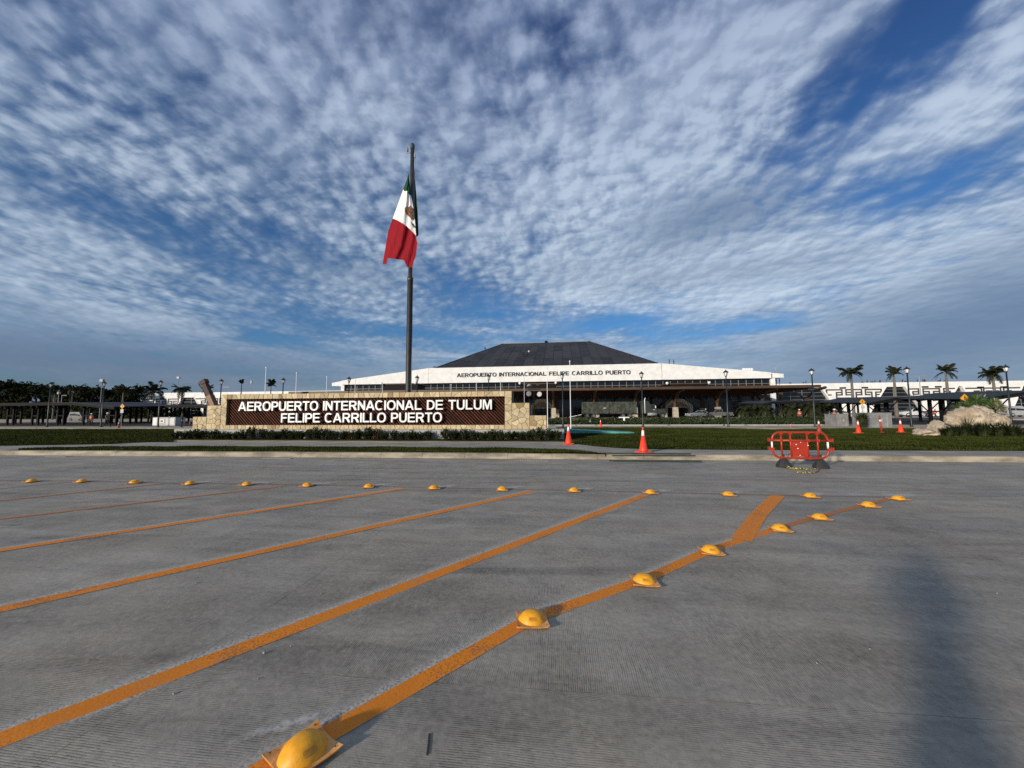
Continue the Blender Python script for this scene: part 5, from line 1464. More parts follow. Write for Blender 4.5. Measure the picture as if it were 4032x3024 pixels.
for i, (xa, xb, y_, lab, wd) in enumerate(((2042, 2158, 1813, 'slotted drain grating in the gutter below the right end of the wall', .22), (195, 272, 1797.5, 'dark gutter drain at the far left of the kerb', .2), (1042, 1150, 1804.5, 'dark gutter drain below the left part of the wall', .2))):
    pa, pb_ = g(xa, y_, 0), g(xb, y_ + .8, 0); L = (pb_ - pa).length; ang = math.atan2(pb_.y - pa.y, pb_.x - pa.x)
    t = thing('drain_grating', lab, 'drain', ((pa + pb_) / 2 + Vector((0, 0, .004))), 'gutter drains', ang)
    MB().bx(-L / 2, L / 2, -wd / 2, wd / 2, 0, .002).build('drain_well', M['hole'], t)
    fr_ = MB(); fr_.bx(-L / 2 - .02, L / 2 + .02, -wd / 2 - .02, -wd / 2 - .001, 0, .008); fr_.bx(-L / 2 - .02, L / 2 + .02, wd / 2 + .001, wd / 2 + .02, 0, .008); fr_.build('drain_frame', M['plinth'], t)
    nb = int(L / .07)
    me = MB().bx(-.014, .014, -wd / 2, wd / 2, .0025, .007).mesh('drain_bar', M['plinth'])
    for k in range(nb + 1): link('drain_bar', me, t, (-L / 2 + k * L / nb, 0, 0))

# ---- pebbles on the slab
m_peb = mat('pebble', (0.30, 0.285, 0.25), .9, .2, 20.0)
def rock_mesh(seed, nlat=7, nlon=10, amp=.3, fr=1.3, name='pebble', mt=None, sc=(1, 1, 1), detail=0.0, flat=True):
    q = MB(); vs = []
    P_ = []
    for i in range(nlat + 1):
        row = []
        th = math.pi * i / nlat
        for j in range(nlon):
            ph = 2 * math.pi * j / nlon
            d = Vector((math.sin(th) * math.cos(ph), math.sin(th) * math.sin(ph), math.cos(th)))
            k = 1 + amp * mnoise.noise(d * fr + Vector((seed * 7.1, 0, 0))) + amp * .5 * mnoise.noise(d * fr * 2.3 + Vector((0, seed * 3.7, 0)))
            if detail: k += detail * abs(mnoise.noise(d * fr * 5 + Vector((seed, 3, 0)))) + detail * .6 * mnoise.noise(d * fr * 11 + Vector((seed, 3, 9))) 
            row.append((d.x * k * sc[0], d.y * k * sc[1], d.z * k * sc[2]))
        P_.append(row)
    q.grid(P_, close=True)
    return q.mesh(name, mt or m_peb, smooth=not flat)
pebs = [(1040, 2575, .013, 'pale pebble beside the longest orange stripe'), (1146, 2547, .008, 'small pebble right of the largest pebble'), (773, 2297, .011, 'pebble on the bare slab between two orange stripes'), (1264, 2339, .008, 'pebble above the longest orange stripe'), (974, 2508, .008, 'pebble at the upper edge of the longest orange stripe'), (1016, 2676, .007, 'small pebble below the joint in the slab'), (684, 2735, .009, 'pebble left of the nearest stud'), (1287, 2848, .008, 'dark pebble right above the nearest stud'), (3217, 2614, .008, 'whitish chip on the slab at the lower right'), (3926, 2338, .009, 'whitish chip near the right edge of the road'), (3425, 2558, .008, 'whitish chip right of the middle foreground')]
pm = [rock_mesh(s_) for s_ in range(3)]
for i, (px_, py_, r_, lab) in enumerate(pebs):
    c = g(px_, py_, 0); o_ = link('pebble', pm[i % 3], None, (c.x, c.y, r_ * .6)); o_.scale = (r_ * .75, r_ * .6, r_ * .5); o_.rotation_euler = (0, 0, i); tag(o_, lab, 'pebble', 'pebbles on the road')

# ------------------------------------------------------------------ boulders and planting at the right
m_, n, b, o = newmat('limestone')
tc = n.node('ShaderNodeTexCoord').outputs['Object']
f = n.noise(tc, 1.2, 6, .65, .8); f2 = n.noise(tc, 6.0, 6, .7, .4); f3 = n.noise(tc, 2.6, 5, .6, 1.2)
c_ = n.mix(n.ss(f, .35, .65), rgb((0.30, 0.24, 0.165)), rgb((0.56, 0.48, 0.37))); c_ = n.mix(n.mul(n.ss(f3, .52, .68), .7), c_, rgb((0.34, 0.18, 0.075))); c_ = n.mix(n.mul(n.ss(f2, .52, .68), .75), c_, rgb((0.11, .09, .07)))
n.put(b.inputs['Base Color'], c_); b.inputs['Roughness'].default_value = .9; n.put(b.inputs['Normal'], n.bump(n.add(n.mul(f, .8), n.mul(f2, .6)), .8, .09)); M['rock'] = m_
def boulder(seed, px0, px1, pytop, pybase, Y, name_label, zbase=KZ, depth=1.0, amp=.35, tilt=0.0):
    a, c = at(px0, pybase, Y), at(px1, pybase, Y); tz = at((px0 + px1) / 2, pytop, Y).z
    wx = (c.x - a.x) / 2; wz = (tz - zbase) / 1.75
    me = rock_mesh(seed, 40, 56, amp, 1.15, 'boulder', M['rock'], (wx, depth, wz), .16, flat=False)
    o_ = link('boulder', me, None, ((a.x + c.x) / 2, Y, zbase + wz * .75)); o_.rotation_euler = (0, R(tilt), 0)
    tag(o_, name_label, 'boulder', 'limestone boulders on the right lawn'); return o_
boulder(3, 3765, 3915, 1606, 1712, 27.4, 'largest pale boulder, with a flat slanting top', depth=1.0, amp=.34)
boulder(8, 3878, 3968, 1634, 1712, 26.8, 'rusty brown boulder leaning against the largest boulder on its right', depth=.7, amp=.3)
boulder(5, 3822, 3900, 1596, 1650, 28.0, 'ledge of brownish rock on top of the largest boulder', zbase=1.0, depth=.6, amp=.28, tilt=14)
boulder(11, 3668, 3706, 1659, 1714, 25.6, 'upright tan boulder left of the tall grass', depth=.5)
boulder(14, 3608, 3676, 1688, 1714, 25.3, 'low pale boulder, leftmost of the group', depth=.55)
boulder(17, 4010, 4080, 1698, 1718, 25.3, 'small pale rock at the right edge of the photo', depth=.4)
M['reed'] = mat('reed_leaf', (0.010, 0.016, 0.005), .6, .45, 3.0, c2=(0.028, .036, .012), spec=.15)
def tuft_mesh(seed, nb, h, spread, wd=.022):
    random.seed(seed); q = MB()
    for _ in range(nb):
        a = random.uniform(0, 6.283); r_ = spread * .35 * random.random(); L = h * random.uniform(.55, 1.1); out_ = spread * random.uniform(.15, 1.0)
        b0 = Vector((r_ * math.cos(a), r_ * math.sin(a), 0)); d = Vector((math.cos(a), math.sin(a), 0)); s_ = Vector((-d.y, d.x, 0)) * wd * random.uniform(.6, 1.2)
        p1 = b0 + d * out_ * .3 + Vector((0, 0, L * .6)); p2 = b0 + d * out_ + Vector((0, 0, L * random.uniform(.85, 1.0)))
        i = len(q.v); q.v += [tuple(b0 - s_), tuple(b0 + s_), tuple(p1 + s_ * .8), tuple(p1 - s_ * .8), tuple(p2)]
        q.f += [(i, i + 1, i + 2, i + 3), (i + 3, i + 2, i + 4)]; q.m += [0, 0]
    return q.mesh('grass_tuft', M['reed'])
tms = [tuft_mesh(s_, 130, .62, .42) for s_ in (1, 2, 3)]
random.seed(5)
spots = [(3722 + i * 17 + random.uniform(-5, 5), 1716 + random.uniform(-5, 4)) for i in range(22)]
for i, (px_, py_) in enumerate(spots):
    p = g(px_, py_, KZ); o_ = link('grass_tuft', tms[i % 3], None, (p.x, p.y, KZ)); s_ = random.uniform(.85, 1.25) * (.7 if px_ > 4000 else 1.1); o_.scale = (s_, s_, s_ * random.uniform(.8, 1.15)); o_.rotation_euler = (0, 0, random.uniform(0, 6))
    tag(o_, 'dark strap-leaved grass tuft, ' + (ORD[i] + ' from the left before the boulders' if i < 11 else ORD[21 - i] + ' from the right before the boulders'), 'ornamental grass', 'grass tufts round the boulders')
p = g(3812, 1716, KZ); o_ = link('spiky_plant', tuft_mesh(44, 60, 1.15, .38, .03), None, (p.x, p.y, KZ)); tag(o_, 'taller spiky young plant standing before the largest boulder', 'plant')
p = at(3395, 1665, 38.5); o_ = link('spiky_plant', tuft_mesh(45, 150, 1.5, .75, .05), None, (p.x, 38.5, KZ)); tag(o_, 'dark spiky plant between the two grey concrete boxes', 'plant')
# fan palm behind the boulders
M['fan'] = mat('fan_leaf', (0.020, 0.042, 0.012), .4, .4, 3.0, c2=(0.05, .085, .02)); M['fan_dry'] = mat('fan_leaf_olive', (0.085, 0.085, 0.02), .5, .3, 3.0)
def fan_mesh(seed, mt):
    random.seed(seed); q = MB(); nseg = 26
    for k in range(nseg):
        a = R(-125 + 250 * k / (nseg - 1)); L = .62 * random.uniform(.85, 1.05); a2 = R(250 / nseg * .46)
        d = Vector((math.sin(a), 0, math.cos(a))); m1 = Vector((math.sin(a - a2), 0, math.cos(a - a2))) * L * .6; m2 = Vector((math.sin(a + a2), 0, math.cos(a + a2))) * L * .6
        i = len(q.v); z = -.03 if k % 2 else .03
        q.v += [(0, 0, 0), tuple(m1 + Vector((0, z, 0))), tuple(d * L + Vector((0, -.10 * random.random(), -.10 * random.random()))), tuple(m2 + Vector((0, -z, 0)))]; q.f.append((i, i + 1, i + 2, i + 3)); q.m.append(0)
    q.tube([(0, 0, 0), (0, .06, -.5), (0, .25, -1.1)], .014, 5)
    return q.mesh('fan_leaf', mt)
fl = [fan_mesh(1, M['fan']), fan_mesh(2, M['fan']), fan_mesh(3, M['fan_dry'])]
pc = at(3838, 1602, 29.4)
fp_ = thing('fan_palm', 'dark green fan palm spreading behind the largest boulder', 'palm', (pc.x, 29.4, KZ))
MB().tube([(0, 0, 0), (.05, 0, .6), (.0, 0, pc.z - KZ - .75)], [.14, .12, .10], 8).build('trunk', M['stem'], fp_)
for k, (px_, py_, rx, ry, s_) in enumerate([(3845, 1577, 10, 0, 1.0), (3822, 1596, 30, -40, 1.0), (3800, 1606, 55, -70, .95), (3868, 1580, 20, 35, 1.0), (3850, 1600, 60, 10, 1.05), (3780, 1612, 70, -95, .9), (3880, 1592, 40, 60, .9), (3832, 1588, 15, -15, 1.1)]):
    p = at(px_, py_, 29.2 + .08 * k); o_ = link('fan_leaf', fl[k % 2], fp_, (p.x - pc.x, p.y - 29.4, p.z - KZ)); o_.rotation_euler = (R(-rx * .5), R(ry), 0); o_.scale = (s_,) * 3
pc2 = at(3922, 1604, 30.0)
fp2 = thing('fan_palm', 'fan palm with one olive yellow leaf behind the right boulder', 'palm', (pc2.x, 30.0, KZ))
MB().tube([(0, 0, 0), (.03, 0, .6), (.0, 0, pc2.z - KZ - .6)], [.12, .1, .08], 8).build('trunk', M['stem'], fp2)
for k, (px_, py_, rx, ry, s_, v) in enumerate([(3930, 1602, 30, 30, 1.0, 2), (3908, 1592, 20, -40, .8, 0), (3918, 1585, 10, 5, .8, 1), (3895, 1600, 40, -80, .8, 0)]):
    p = at(px_, py_, 29.9 + .08 * k); o_ = link('fan_leaf', fl[v], fp2, (p.x - pc2.x, p.y - 30.0, p.z - KZ)); o_.rotation_euler = (R(-rx * .5), R(ry), 0); o_.scale = (s_,) * 3

# ------------------------------------------------------------------ parking canopies
random.seed(61)
def gz(Y):
    return float(np.interp(Y, [45, 60, 80], [KZ - .02, .2, .62]))
def canopy(label, Y, profile, depth=9.0, group='dark parking canopies', npost=4.0, postlean=True, back_tilt=None):
    "profile: photo points of the front roof line from left to right"
    t = thing('parking_canopy', label, 'canopy', (0, 0, 0), group)
    pts = [at(px_, py_, Y) for px_, py_ in profile]
    th = .34
    for a, c in zip(pts, pts[1:]):
        q = MB(); vs = []
        for y_, dz in ((Y, 0), (Y + depth, .35)):
            vs += [(a.x, y_, a.z + dz), (c.x, y_, c.z + dz), (c.x, y_, c.z + dz - .06), (a.x, y_, a.z + dz - .06)]
        q.quads(vs, [(0, 1, 5, 4), (3, 7, 6, 2), (0, 3, 2, 1), (4, 5, 6, 7), (0, 4, 7, 3), (1, 2, 6, 5)]); q.build('roof_sheet', M['canopy_top'], t)
        for y_, dz in ((Y + .1, .0), (Y + depth - .2, .34)):
            q = MB(); q.quads([(a.x, y_, a.z + dz - .065), (c.x, y_, c.z + dz - .065), (c.x, y_, c.z + dz - .065 - th), (a.x, y_, a.z + dz - .065 - th), (a.x, y_ + .15, a.z + dz - .065), (c.x, y_ + .15, c.z + dz - .065), (c.x, y_ + .15, c.z + dz - .065 - th), (a.x, y_ + .15, a.z + dz - .065 - th)],
                    [(0, 3, 2, 1), (4, 5, 6, 7), (0, 4, 7, 3), (1, 2, 6, 5), (3, 7, 6, 2)])
            q.build('edge_beam', M['black_steel'], t)
        for k in range(1, 6):
            y_ = Y + depth * k / 6; dz = .35 * k / 6 - .07
            MB().quads([(a.x, y_, a.z + dz), (c.x, y_, c.z + dz), (c.x, y_, c.z + dz - .2), (a.x, y_, a.z + dz - .2), (a.x, y_ + .1, a.z + dz), (c.x, y_ + .1, c.z + dz), (c.x, y_ + .1, c.z + dz - .2), (a.x, y_ + .1, a.z + dz - .2)],
                       [(0, 3, 2, 1), (4, 5, 6, 7), (3, 7, 6, 2), (0, 4, 7, 3), (1, 2, 6, 5)]).build('purlin', M['black_steel'], t)
    xs_, xe_ = pts[0].x, pts[-1].x
    nn_ = max(2, int((xe_ - xs_) / npost))
    for i in range(nn_):
        x_ = xs_ + (xe_ - xs_) * (i + .5) / nn_
        zt_ = np.interp(x_, [p.x for p in pts], [p.z for p in pts]) - .4
        for y_, dz in ((Y + 1.8, .07), (Y + depth - 1.8, .27)):
            for s_ in (-.55, .55):
                MB().bx(x_ + s_ - .11, x_ + s_ + .11, y_ - .11, y_ + .11, gz(y_) - .3, zt_ + dz - .02).build('post', M['black_steel'], t)
            MB().bx(x_ - .44, x_ + .44, y_ - .06, y_ + .06, 1.55, 1.7).build('post_tie', M['black_steel'], t)
            for s_ in (-1, 1): MB().tube([(x_ + s_ * .66, y_, zt_ - 1.25), (x_ + s_ * 1.95, y_, zt_ + dz - .05)], .07, 4).build('brace', M['black_steel'], t)
    return t
canopy('far left parking canopy with a long pale front edge under the trees', 48, [(-260, 1592), (-60, 1588.5), (282, 1584), (447, 1601)], 10, npost=4.2)
canopy('parking canopy behind the yellow crossing sign at the left', 60, [(395, 1600), (470, 1594.5), (622, 1593)], 9)
canopy('parking canopy behind the white cabinet, ending at the sign wall', 55, [(600, 1596.5), (756, 1594), (838, 1601)], 8)
canopy('parking canopy behind the drooping young palms at the right end of the porch', 70, [(3002, 1589), (3040, 1580.5), (3323, 1577), (3388, 1585)], 9)
canopy('parking canopy behind the grey concrete boxes', 54, [(3424, 1585), (3527, 1565), (3667, 1560), (3782, 1569)], 10)
canopy('nearest parking canopy rising at the right edge behind the boulders', 43, [(3850, 1569.5), (3866, 1568), (4040, 1541), (4300, 1532)], 9)
# further rows whose sloping tops show in the gaps
for lab, Y, a_, c_, y0_, y1_ in (('pale sloping canopy roof in the gap left of the middle crossing sign', 86, 3310, 3475, 1584.5, 1573.5), ('pale sloping canopy roof in the gap beside the boulder palm', 72, 3690, 3905, 1569, 1555.5), ('pale sloping canopy roof in the gap left of the crossing sign by the left canopy', 66, 400, 640, 1600, 1594)):
    t = thing('parking_canopy', lab, 'canopy', (0, 0, 0), 'dark parking canopies')
    p0, p1 = at(a_, y0_, Y), at(c_, y0_, Y); p2, p3 = at(c_, y1_, Y + 5), at(a_, y1_, Y + 5); zl, zh = (p0.z + p1.z) / 2, (p2.z + p3.z) / 2
    MB().quads([(p0.x, Y, zl), (p1.x, Y, zl), (p1.x, Y + 5, zh), (p0.x, Y + 5, zh), (p0.x, Y, zl - .12), (p1.x, Y, zl - .12), (p1.x, Y + 5, zh - .12), (p0.x, Y + 5, zh - .12)], [(0, 1, 2, 3), (7, 6, 5, 4), (0, 4, 5, 1), (1, 5, 6, 2), (2, 6, 7, 3), (3, 7, 4, 0)]).build('roof_sheet', M['canopy_pale'], t)
    n_ = 4
    for i in range(n_):
        x_ = p0.x + (p1.x - p0.x) * (i + .5) / n_
        MB().bx(x_ - .13, x_ + .13, Y + 2.3, Y + 2.56, gz(Y) - .3, (zl + zh) / 2 - .12).build('post', M['black_steel'], t)

# ------------------------------------------------------------------ palms and trees
m_, n, b, o = newmat('palm_frond')
tc = n.node('ShaderNodeTexCoord').outputs['Object']
n.put(b.inputs['Base Color'], n.mix(n.noise(tc, 3.0, 3, .6), rgb((0.010, 0.015, 0.006)), rgb((0.032, 0.036, 0.012)))); b.inputs['Roughness'].default_value = .6; b.inputs['Specular IOR Level'].default_value = .15; M['frond'] = m_
M['palm_trunk'] = mat('palm_trunk', (0.13, 0.115, 0.095), .9, .25, 2.0, .3, 8.0, stretch=(1, 1, 5))
def frond_mesh(seed, L=2.5, droop=.9, rise=.7, lw=.72, nl=34):
    random.seed(seed); q = MB(); pts = []
    for i in range(9):
        s_ = i / 8; pts.append(Vector((L * (s_ - .16 * s_ ** 3), 0, L * (rise * s_ - droop * s_ ** 2.2) * .62)))
    q.tube(pts, [.035 * (1 - .8 * i / 8) for i in range(9)], 4)
    for i in range(nl):
        s_ = .16 + .84 * i / (nl - 1); k = min(7, int(s_ * 8)); p = pts[k].lerp(pts[k + 1], s_ * 8 - k); t_ = (pts[k + 1] - pts[k]).normalized()
        ll = lw * (math.sin(math.pi * min(1, s_ * .92 + .06)) ** .6) * random.uniform(.85, 1.15)
        for sd_ in (-1, 1):
            for up in ((.25,) if i % 2 else (-.05,)):
                d = (Vector((0, sd_, up)) + t_ * .75 + Vector((0, 0, random.uniform(-.35, .1)))).normalized(); w_ = t_ * .062
                e = p + d * ll + Vector((0, 0, -.22 * ll)); m2 = p + d * ll * .5
                j = len(q.v); q.v += [tuple(p - w_), tuple(p + w_), tuple(m2 + w_ * .9), tuple(e), tuple(m2 - w_ * .9)]; q.f.append((j, j + 1, j + 2, j + 3, j + 4)); q.m.append(0)
    return q.mesh('frond', M['frond'])
FR = [frond_mesh(1, 2.3, .75, 1.9), frond_mesh(2, 2.4, .85, 1.35), frond_mesh(3, 2.4, 1.1, .85), frond_mesh(4, 2.2, 1.7, .25)]
def palm(label, px_, pyc, Y, span, upright=0.0, lean=0.0, trunk_px=9.0, nf=21, group='palms before the terminal wings', seed=0, spread=6.283, rot=0.0):
    random.seed(100 + seed)
    c = at(px_, pyc, Y); dep_ = (c - CAM).dot(C3 @ Vector((0, 0, -1))); k = span * dep_ / 1515 / 4.6; zb_ = gz(Y); H = c.z - zb_
    t = thing('palm_tree', label, 'palm', (c.x, Y, zb_), group)
    r_ = trunk_px * dep_ / 1515 / 2
    smooth_quads(MB().lathe([(r_ * 1.7, 0), (r_ * 1.25, .5), (r_ * 1.15, H * .35), (r_ * .95, H * .75), (r_ * .75, H * .93), (r_ * .55, H + .1)], 10).build('trunk', M['palm_trunk'], t))
    smooth_quads(MB().lathe([(r_ * .6, H - .9 * k), (r_ * .72, H - .6 * k), (r_ * .5, H + .1)], 8).build('crownshaft', M['frond'], t))
    for i in range(nf):
        up_ = min(1, upright + .25)
        v = random.choices((0, 1, 2, 3), (1 + 4 * upright, 2.5, 2.2 * (1 - upright), 1.2 * (1 - upright)))[0]
        o_ = link('frond', FR[v], t, (0, 0, H + random.uniform(-.1, .15) * k)); s_ = k * random.uniform(.82, 1.08) * .96
        o_.scale = (s_ * (1 - .25 * upright), s_, s_); o_.rotation_euler = (random.uniform(-.25, .25), -.45 * upright + random.uniform(-.15, .15), 6.283 * i / nf + random.uniform(-.2, .2) + rot)
    return t
palm('tall palm with a spreading crown, leftmost of the four above the right wing', 3351, 1474, 80, 92, .05, seed=1)
palm('tall palm with a compact upright crown, second above the right wing', 3519, 1476, 80, 74, .55, seed=2)
palm('tall palm, third above the right wing, with one frond hanging low on its left', 3724, 1468, 80, 82, .35, seed=3)
palm('tall windswept palm beside the rightmost lamp', 3909, 1478, 80, 96, .15, seed=4, rot=.3)
palm('palm left of the second lamp before the left wing', 607, 1542, 80, 88, .05, trunk_px=5.5, seed=5)
palm('palm before the dark window bay of the left wing', 716, 1538, 80, 76, .1, trunk_px=4.5, seed=6)
palm('narrow upright palm above the left end of the sign wall', 951, 1514, 80, 44, .95, trunk_px=4.5, seed=7, nf=15)
palm('fan shaped palm above the sign wall, left of a lamp', 1067, 1523, 80, 62, .7, trunk_px=4.5, seed=8, nf=14)
palm('small palm behind the leaning crane boom', 818, 1535, 84, 50, .2, trunk_px=4, seed=9)
palm('slim palm against the dark woods behind the far left canopy', 286, 1533, 92, 46, .2, trunk_px=4.5, seed=10)
palm('slim palm against the woods left of the left wing', 486, 1540, 92, 62, .1, trunk_px=4.5, seed=11)
palm('slim palm at the far left before the woods', 215, 1550, 96, 40, .2, trunk_px=4, seed=12)
# young drooping palms in the bed before the porch
Yy = 68.0
for i, (px_, h_) in enumerate(((2932, 2.6), (2960, 2.9), (2985, 3.1), (3018, 2.7), (3118, 3.1), (3168, 3.3), (3203, 3.4), (3256, 3.5))):
    c = at(px_, 1640, Yy + (i % 3) * .8)
    lab = ['young palm with tied drooping fronds, leftmost of the row by the porch', 'young drooping palm, second of the row by the porch', 'young drooping palm, third of the row by the porch', 'young drooping palm just left of the pale porch footing', 'young palm like a dark umbrella left of the worker in orange', 'young drooping palm beside the canopy posts at the porch end', 'young drooping palm left of the dark green lamp', 'bushy young palm right of the dark green lamp'][i]
    t = thing('young_palm', lab, 'palm', (c.x, Yy + (i % 3) * .8, gz(Yy)), 'young palms in the planting bed')
    smooth_quads(MB().lathe([(.11, 0), (.09, .4), (.06, h_ * .66)], 8).build('trunk', M['palm_trunk'], t))
    for k in range(13):
        o_ = link('frond', FR[3 if k % 3 else 2], t, (0, 0, h_ * .66)); s_ = h_ * .27 * random.uniform(.85, 1.15); o_.scale = (s_, s_, s_ * 1.35); o_.rotation_euler = (0, -.25 if k % 2 else .1, 6.283 * k / 13 + random.uniform(-.2, .2))
# woods at the left
m_, n, b, o = newmat('tree_leaf')
tc = n.node('ShaderNodeTexCoord').outputs['Object']
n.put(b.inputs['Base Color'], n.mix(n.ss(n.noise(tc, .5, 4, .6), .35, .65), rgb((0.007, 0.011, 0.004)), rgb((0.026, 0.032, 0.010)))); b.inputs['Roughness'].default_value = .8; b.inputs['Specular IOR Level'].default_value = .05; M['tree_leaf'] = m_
M['bark'] = mat('bark', (0.07, 0.06, 0.048), .9, .3)
def tree_mesh(seed, H=10.0, W_=6.5, nleaf=1300):
    random.seed(seed); tr, lf = MB(), MB()
    th = H * random.uniform(.35, .45)
    tr.tube([(0, 0, -.2), (random.uniform(-.2, .2), 0, th * .5), (random.uniform(-.4, .4), 0, th)], [.28, .22, .17], 7)
    clumps = []
    for k in range(11):
        a = random.uniform(0, 6.283); rr = W_ / 2 * math.sqrt(random.random()) * .8; z_ = th + (H - th) * random.uniform(.05, .9); rr *= 1 - .35 * (z_ - th) / (H - th)
        c = Vector((rr * math.cos(a), rr * math.sin(a), z_)); clumps.append((c, random.uniform(.8, 1.7)))
        tr.tube([(0, 0, th * random.uniform(.6, .95)), c * .55 + Vector((0, 0, z_ * .32)), c], [.12, .08, .03], 5)
    for _ in range(nleaf):
        c, r_ = random.choice(clumps); d = Vector((random.gauss(0, 1), random.gauss(0, 1), random.gauss(0, .75))).normalized() * r_ * random.random() ** .45
        p = c + d; L = random.uniform(.22, .5); n1 = Vector((random.uniform(-1, 1), random.uniform(-1, 1), random.uniform(-.3, 1))).normalized(); a_ = n1.orthogonal().normalized() * L; b_ = n1.cross(a_).normalized() * L * .55
        j = len(lf.v); lf.v += [tuple(p - a_), tuple(p - b_), tuple(p + a_), tuple(p + b_)]; lf.f.append((j, j + 1, j + 2, j + 3)); lf.m.append(0)
    return tr.mesh('trunk', M['bark']), lf.mesh('crown', M['tree_leaf'])
TV = [tree_mesh(s_, 10, 7.5) for s_ in (1, 2, 3, 4, 5)]
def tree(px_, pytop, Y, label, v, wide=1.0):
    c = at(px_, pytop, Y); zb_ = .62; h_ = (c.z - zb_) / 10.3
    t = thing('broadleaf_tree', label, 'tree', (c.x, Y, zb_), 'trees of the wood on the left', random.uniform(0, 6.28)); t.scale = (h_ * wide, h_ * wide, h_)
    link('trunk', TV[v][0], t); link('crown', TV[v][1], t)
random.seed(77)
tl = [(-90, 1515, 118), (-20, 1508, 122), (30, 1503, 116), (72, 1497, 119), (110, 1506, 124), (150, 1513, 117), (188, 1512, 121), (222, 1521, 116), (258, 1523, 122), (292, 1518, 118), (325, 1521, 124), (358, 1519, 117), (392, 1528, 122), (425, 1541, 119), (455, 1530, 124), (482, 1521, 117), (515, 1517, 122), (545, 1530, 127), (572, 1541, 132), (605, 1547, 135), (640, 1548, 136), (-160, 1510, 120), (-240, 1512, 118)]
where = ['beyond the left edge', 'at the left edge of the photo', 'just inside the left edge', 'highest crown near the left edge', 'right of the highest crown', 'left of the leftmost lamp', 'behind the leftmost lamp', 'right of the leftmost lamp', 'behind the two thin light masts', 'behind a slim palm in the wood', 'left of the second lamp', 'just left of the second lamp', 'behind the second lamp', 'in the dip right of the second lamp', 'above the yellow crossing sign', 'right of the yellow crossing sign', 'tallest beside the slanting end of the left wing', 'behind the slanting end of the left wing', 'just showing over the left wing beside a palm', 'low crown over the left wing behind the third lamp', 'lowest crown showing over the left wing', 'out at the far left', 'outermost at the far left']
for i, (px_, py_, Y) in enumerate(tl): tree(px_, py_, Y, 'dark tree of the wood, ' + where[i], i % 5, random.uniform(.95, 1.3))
# undergrowth closes the wood near the ground
q = MB(); random.seed(8)
x0_, x1_ = at(-350, 1600, 112).x, at(600, 1600, 112).x
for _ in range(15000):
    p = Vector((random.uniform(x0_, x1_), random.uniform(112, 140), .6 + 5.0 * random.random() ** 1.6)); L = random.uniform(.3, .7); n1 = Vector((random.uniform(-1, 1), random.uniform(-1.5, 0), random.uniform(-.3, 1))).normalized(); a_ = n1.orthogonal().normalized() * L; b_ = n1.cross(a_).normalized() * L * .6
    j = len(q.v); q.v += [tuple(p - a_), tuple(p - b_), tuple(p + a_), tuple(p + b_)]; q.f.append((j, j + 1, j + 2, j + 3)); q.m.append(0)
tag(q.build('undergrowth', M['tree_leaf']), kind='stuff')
# horizon: a far green belt closes the plain on both sides
q = MB()
for _ in range(12000):
    a_ = random.uniform(-1.5, 1.6); d_ = random.uniform(330, 420); p = Vector((math.sin(a_) * d_, math.cos(a_) * d_, .5 + 11 * random.random() ** 1.3 * (.7 + .3 * math.sin(a_ * 31)))); L = random.uniform(1.5, 3.0); n1 = Vector((random.uniform(-1, 1), -1, random.uniform(-.3, 1))).normalized(); u_ = n1.orthogonal().normalized() * L; b_ = n1.cross(u_).normalized() * L * .6
    j = len(q.v); q.v += [tuple(p - u_), tuple(p - b_), tuple(p + u_), tuple(p + b_)]; q.f.append((j, j + 1, j + 2, j + 3)); q.m.append(0)
tag(q.build('far_woods', M['tree_leaf']), kind='stuff')

# ------------------------------------------------------------------ planting beds and drive before the porch
def quad_ground(name, px0, px1, Y0, Y1, mt, dz=0.012):
    x0a, x1a = at(px0, 1660, Y0).x, at(px1, 1660, Y0).x
    z0_, z1_ = gz(Y0) + dz, gz(Y1) + dz
    return tag(MB().quads([(x0a, Y0, z0_), (x1a, Y0, z0_), (x1a, Y1, z1_), (x0a, Y1, z1_), (x0a, Y0, z0_ - .3), (x1a, Y0, z0_ - .3), (x1a, Y1, z1_ - .3), (x0a, Y1, z1_ - .3)], [(0, 1, 2, 3), (0, 4, 5, 1), (1, 5, 6, 2), (3, 7, 4, 0), (2, 6, 7, 3)]).build(name, mt), kind='structure')
quad_ground('path', -700, 4700, 36.5, 43.5, M['gravel'], .02)
quad_ground('path_kerb', 2150, 3260, 46.0, 46.3, M['plinth'], .12)
quad_ground('planting_bed', 2120, 3240, 46.5, 63.0, M['soil'], .05)
quad_ground('parking_lot', -700, 1000, 44.5, 110, M['lot'], .03)
quad_ground('parking_lot', 3270, 4700, 48.5, 84, M['lot'], .03)
quad_ground('drive', 1010, 3260, 66.0, 84.5, M['asphalt'], .05)
quad_ground('drive_kerb', 2120, 4200, 64.6, 64.9, M['plinth'], .18)
q = MB(); random.seed(15)
def bedrow(Ya, px0, px1, h_, n_, wd=.5):
    xa, xb = at(px0, 1650, Ya).x, at(px1, 1650, Ya).x
    for _ in range(n_):
        x_ = random.uniform(xa, xb); y_ = Ya + random.gauss(0, wd)
        hh = h_ * (.55 + .5 * abs(math.sin(x_ * 1.9)) + .25 * math.sin(x_ * .7 + Ya))
        p = Vector((x_, y_, gz(Ya) + hh * random.random())); L = random.uniform(.06, .16); n1 = Vector((random.uniform(-1, 1), random.uniform(-1, 1), random.uniform(0, 1))).normalized(); a_ = n1.orthogonal().normalized() * L; b_ = n1.cross(a_).normalized() * L * .6
        j = len(q.v); q.v += [tuple(p - a_), tuple(p - b_), tuple(p + a_), tuple(p + b_)]; q.f.append((j, j + 1, j + 2, j + 3)); q.m.append(0)
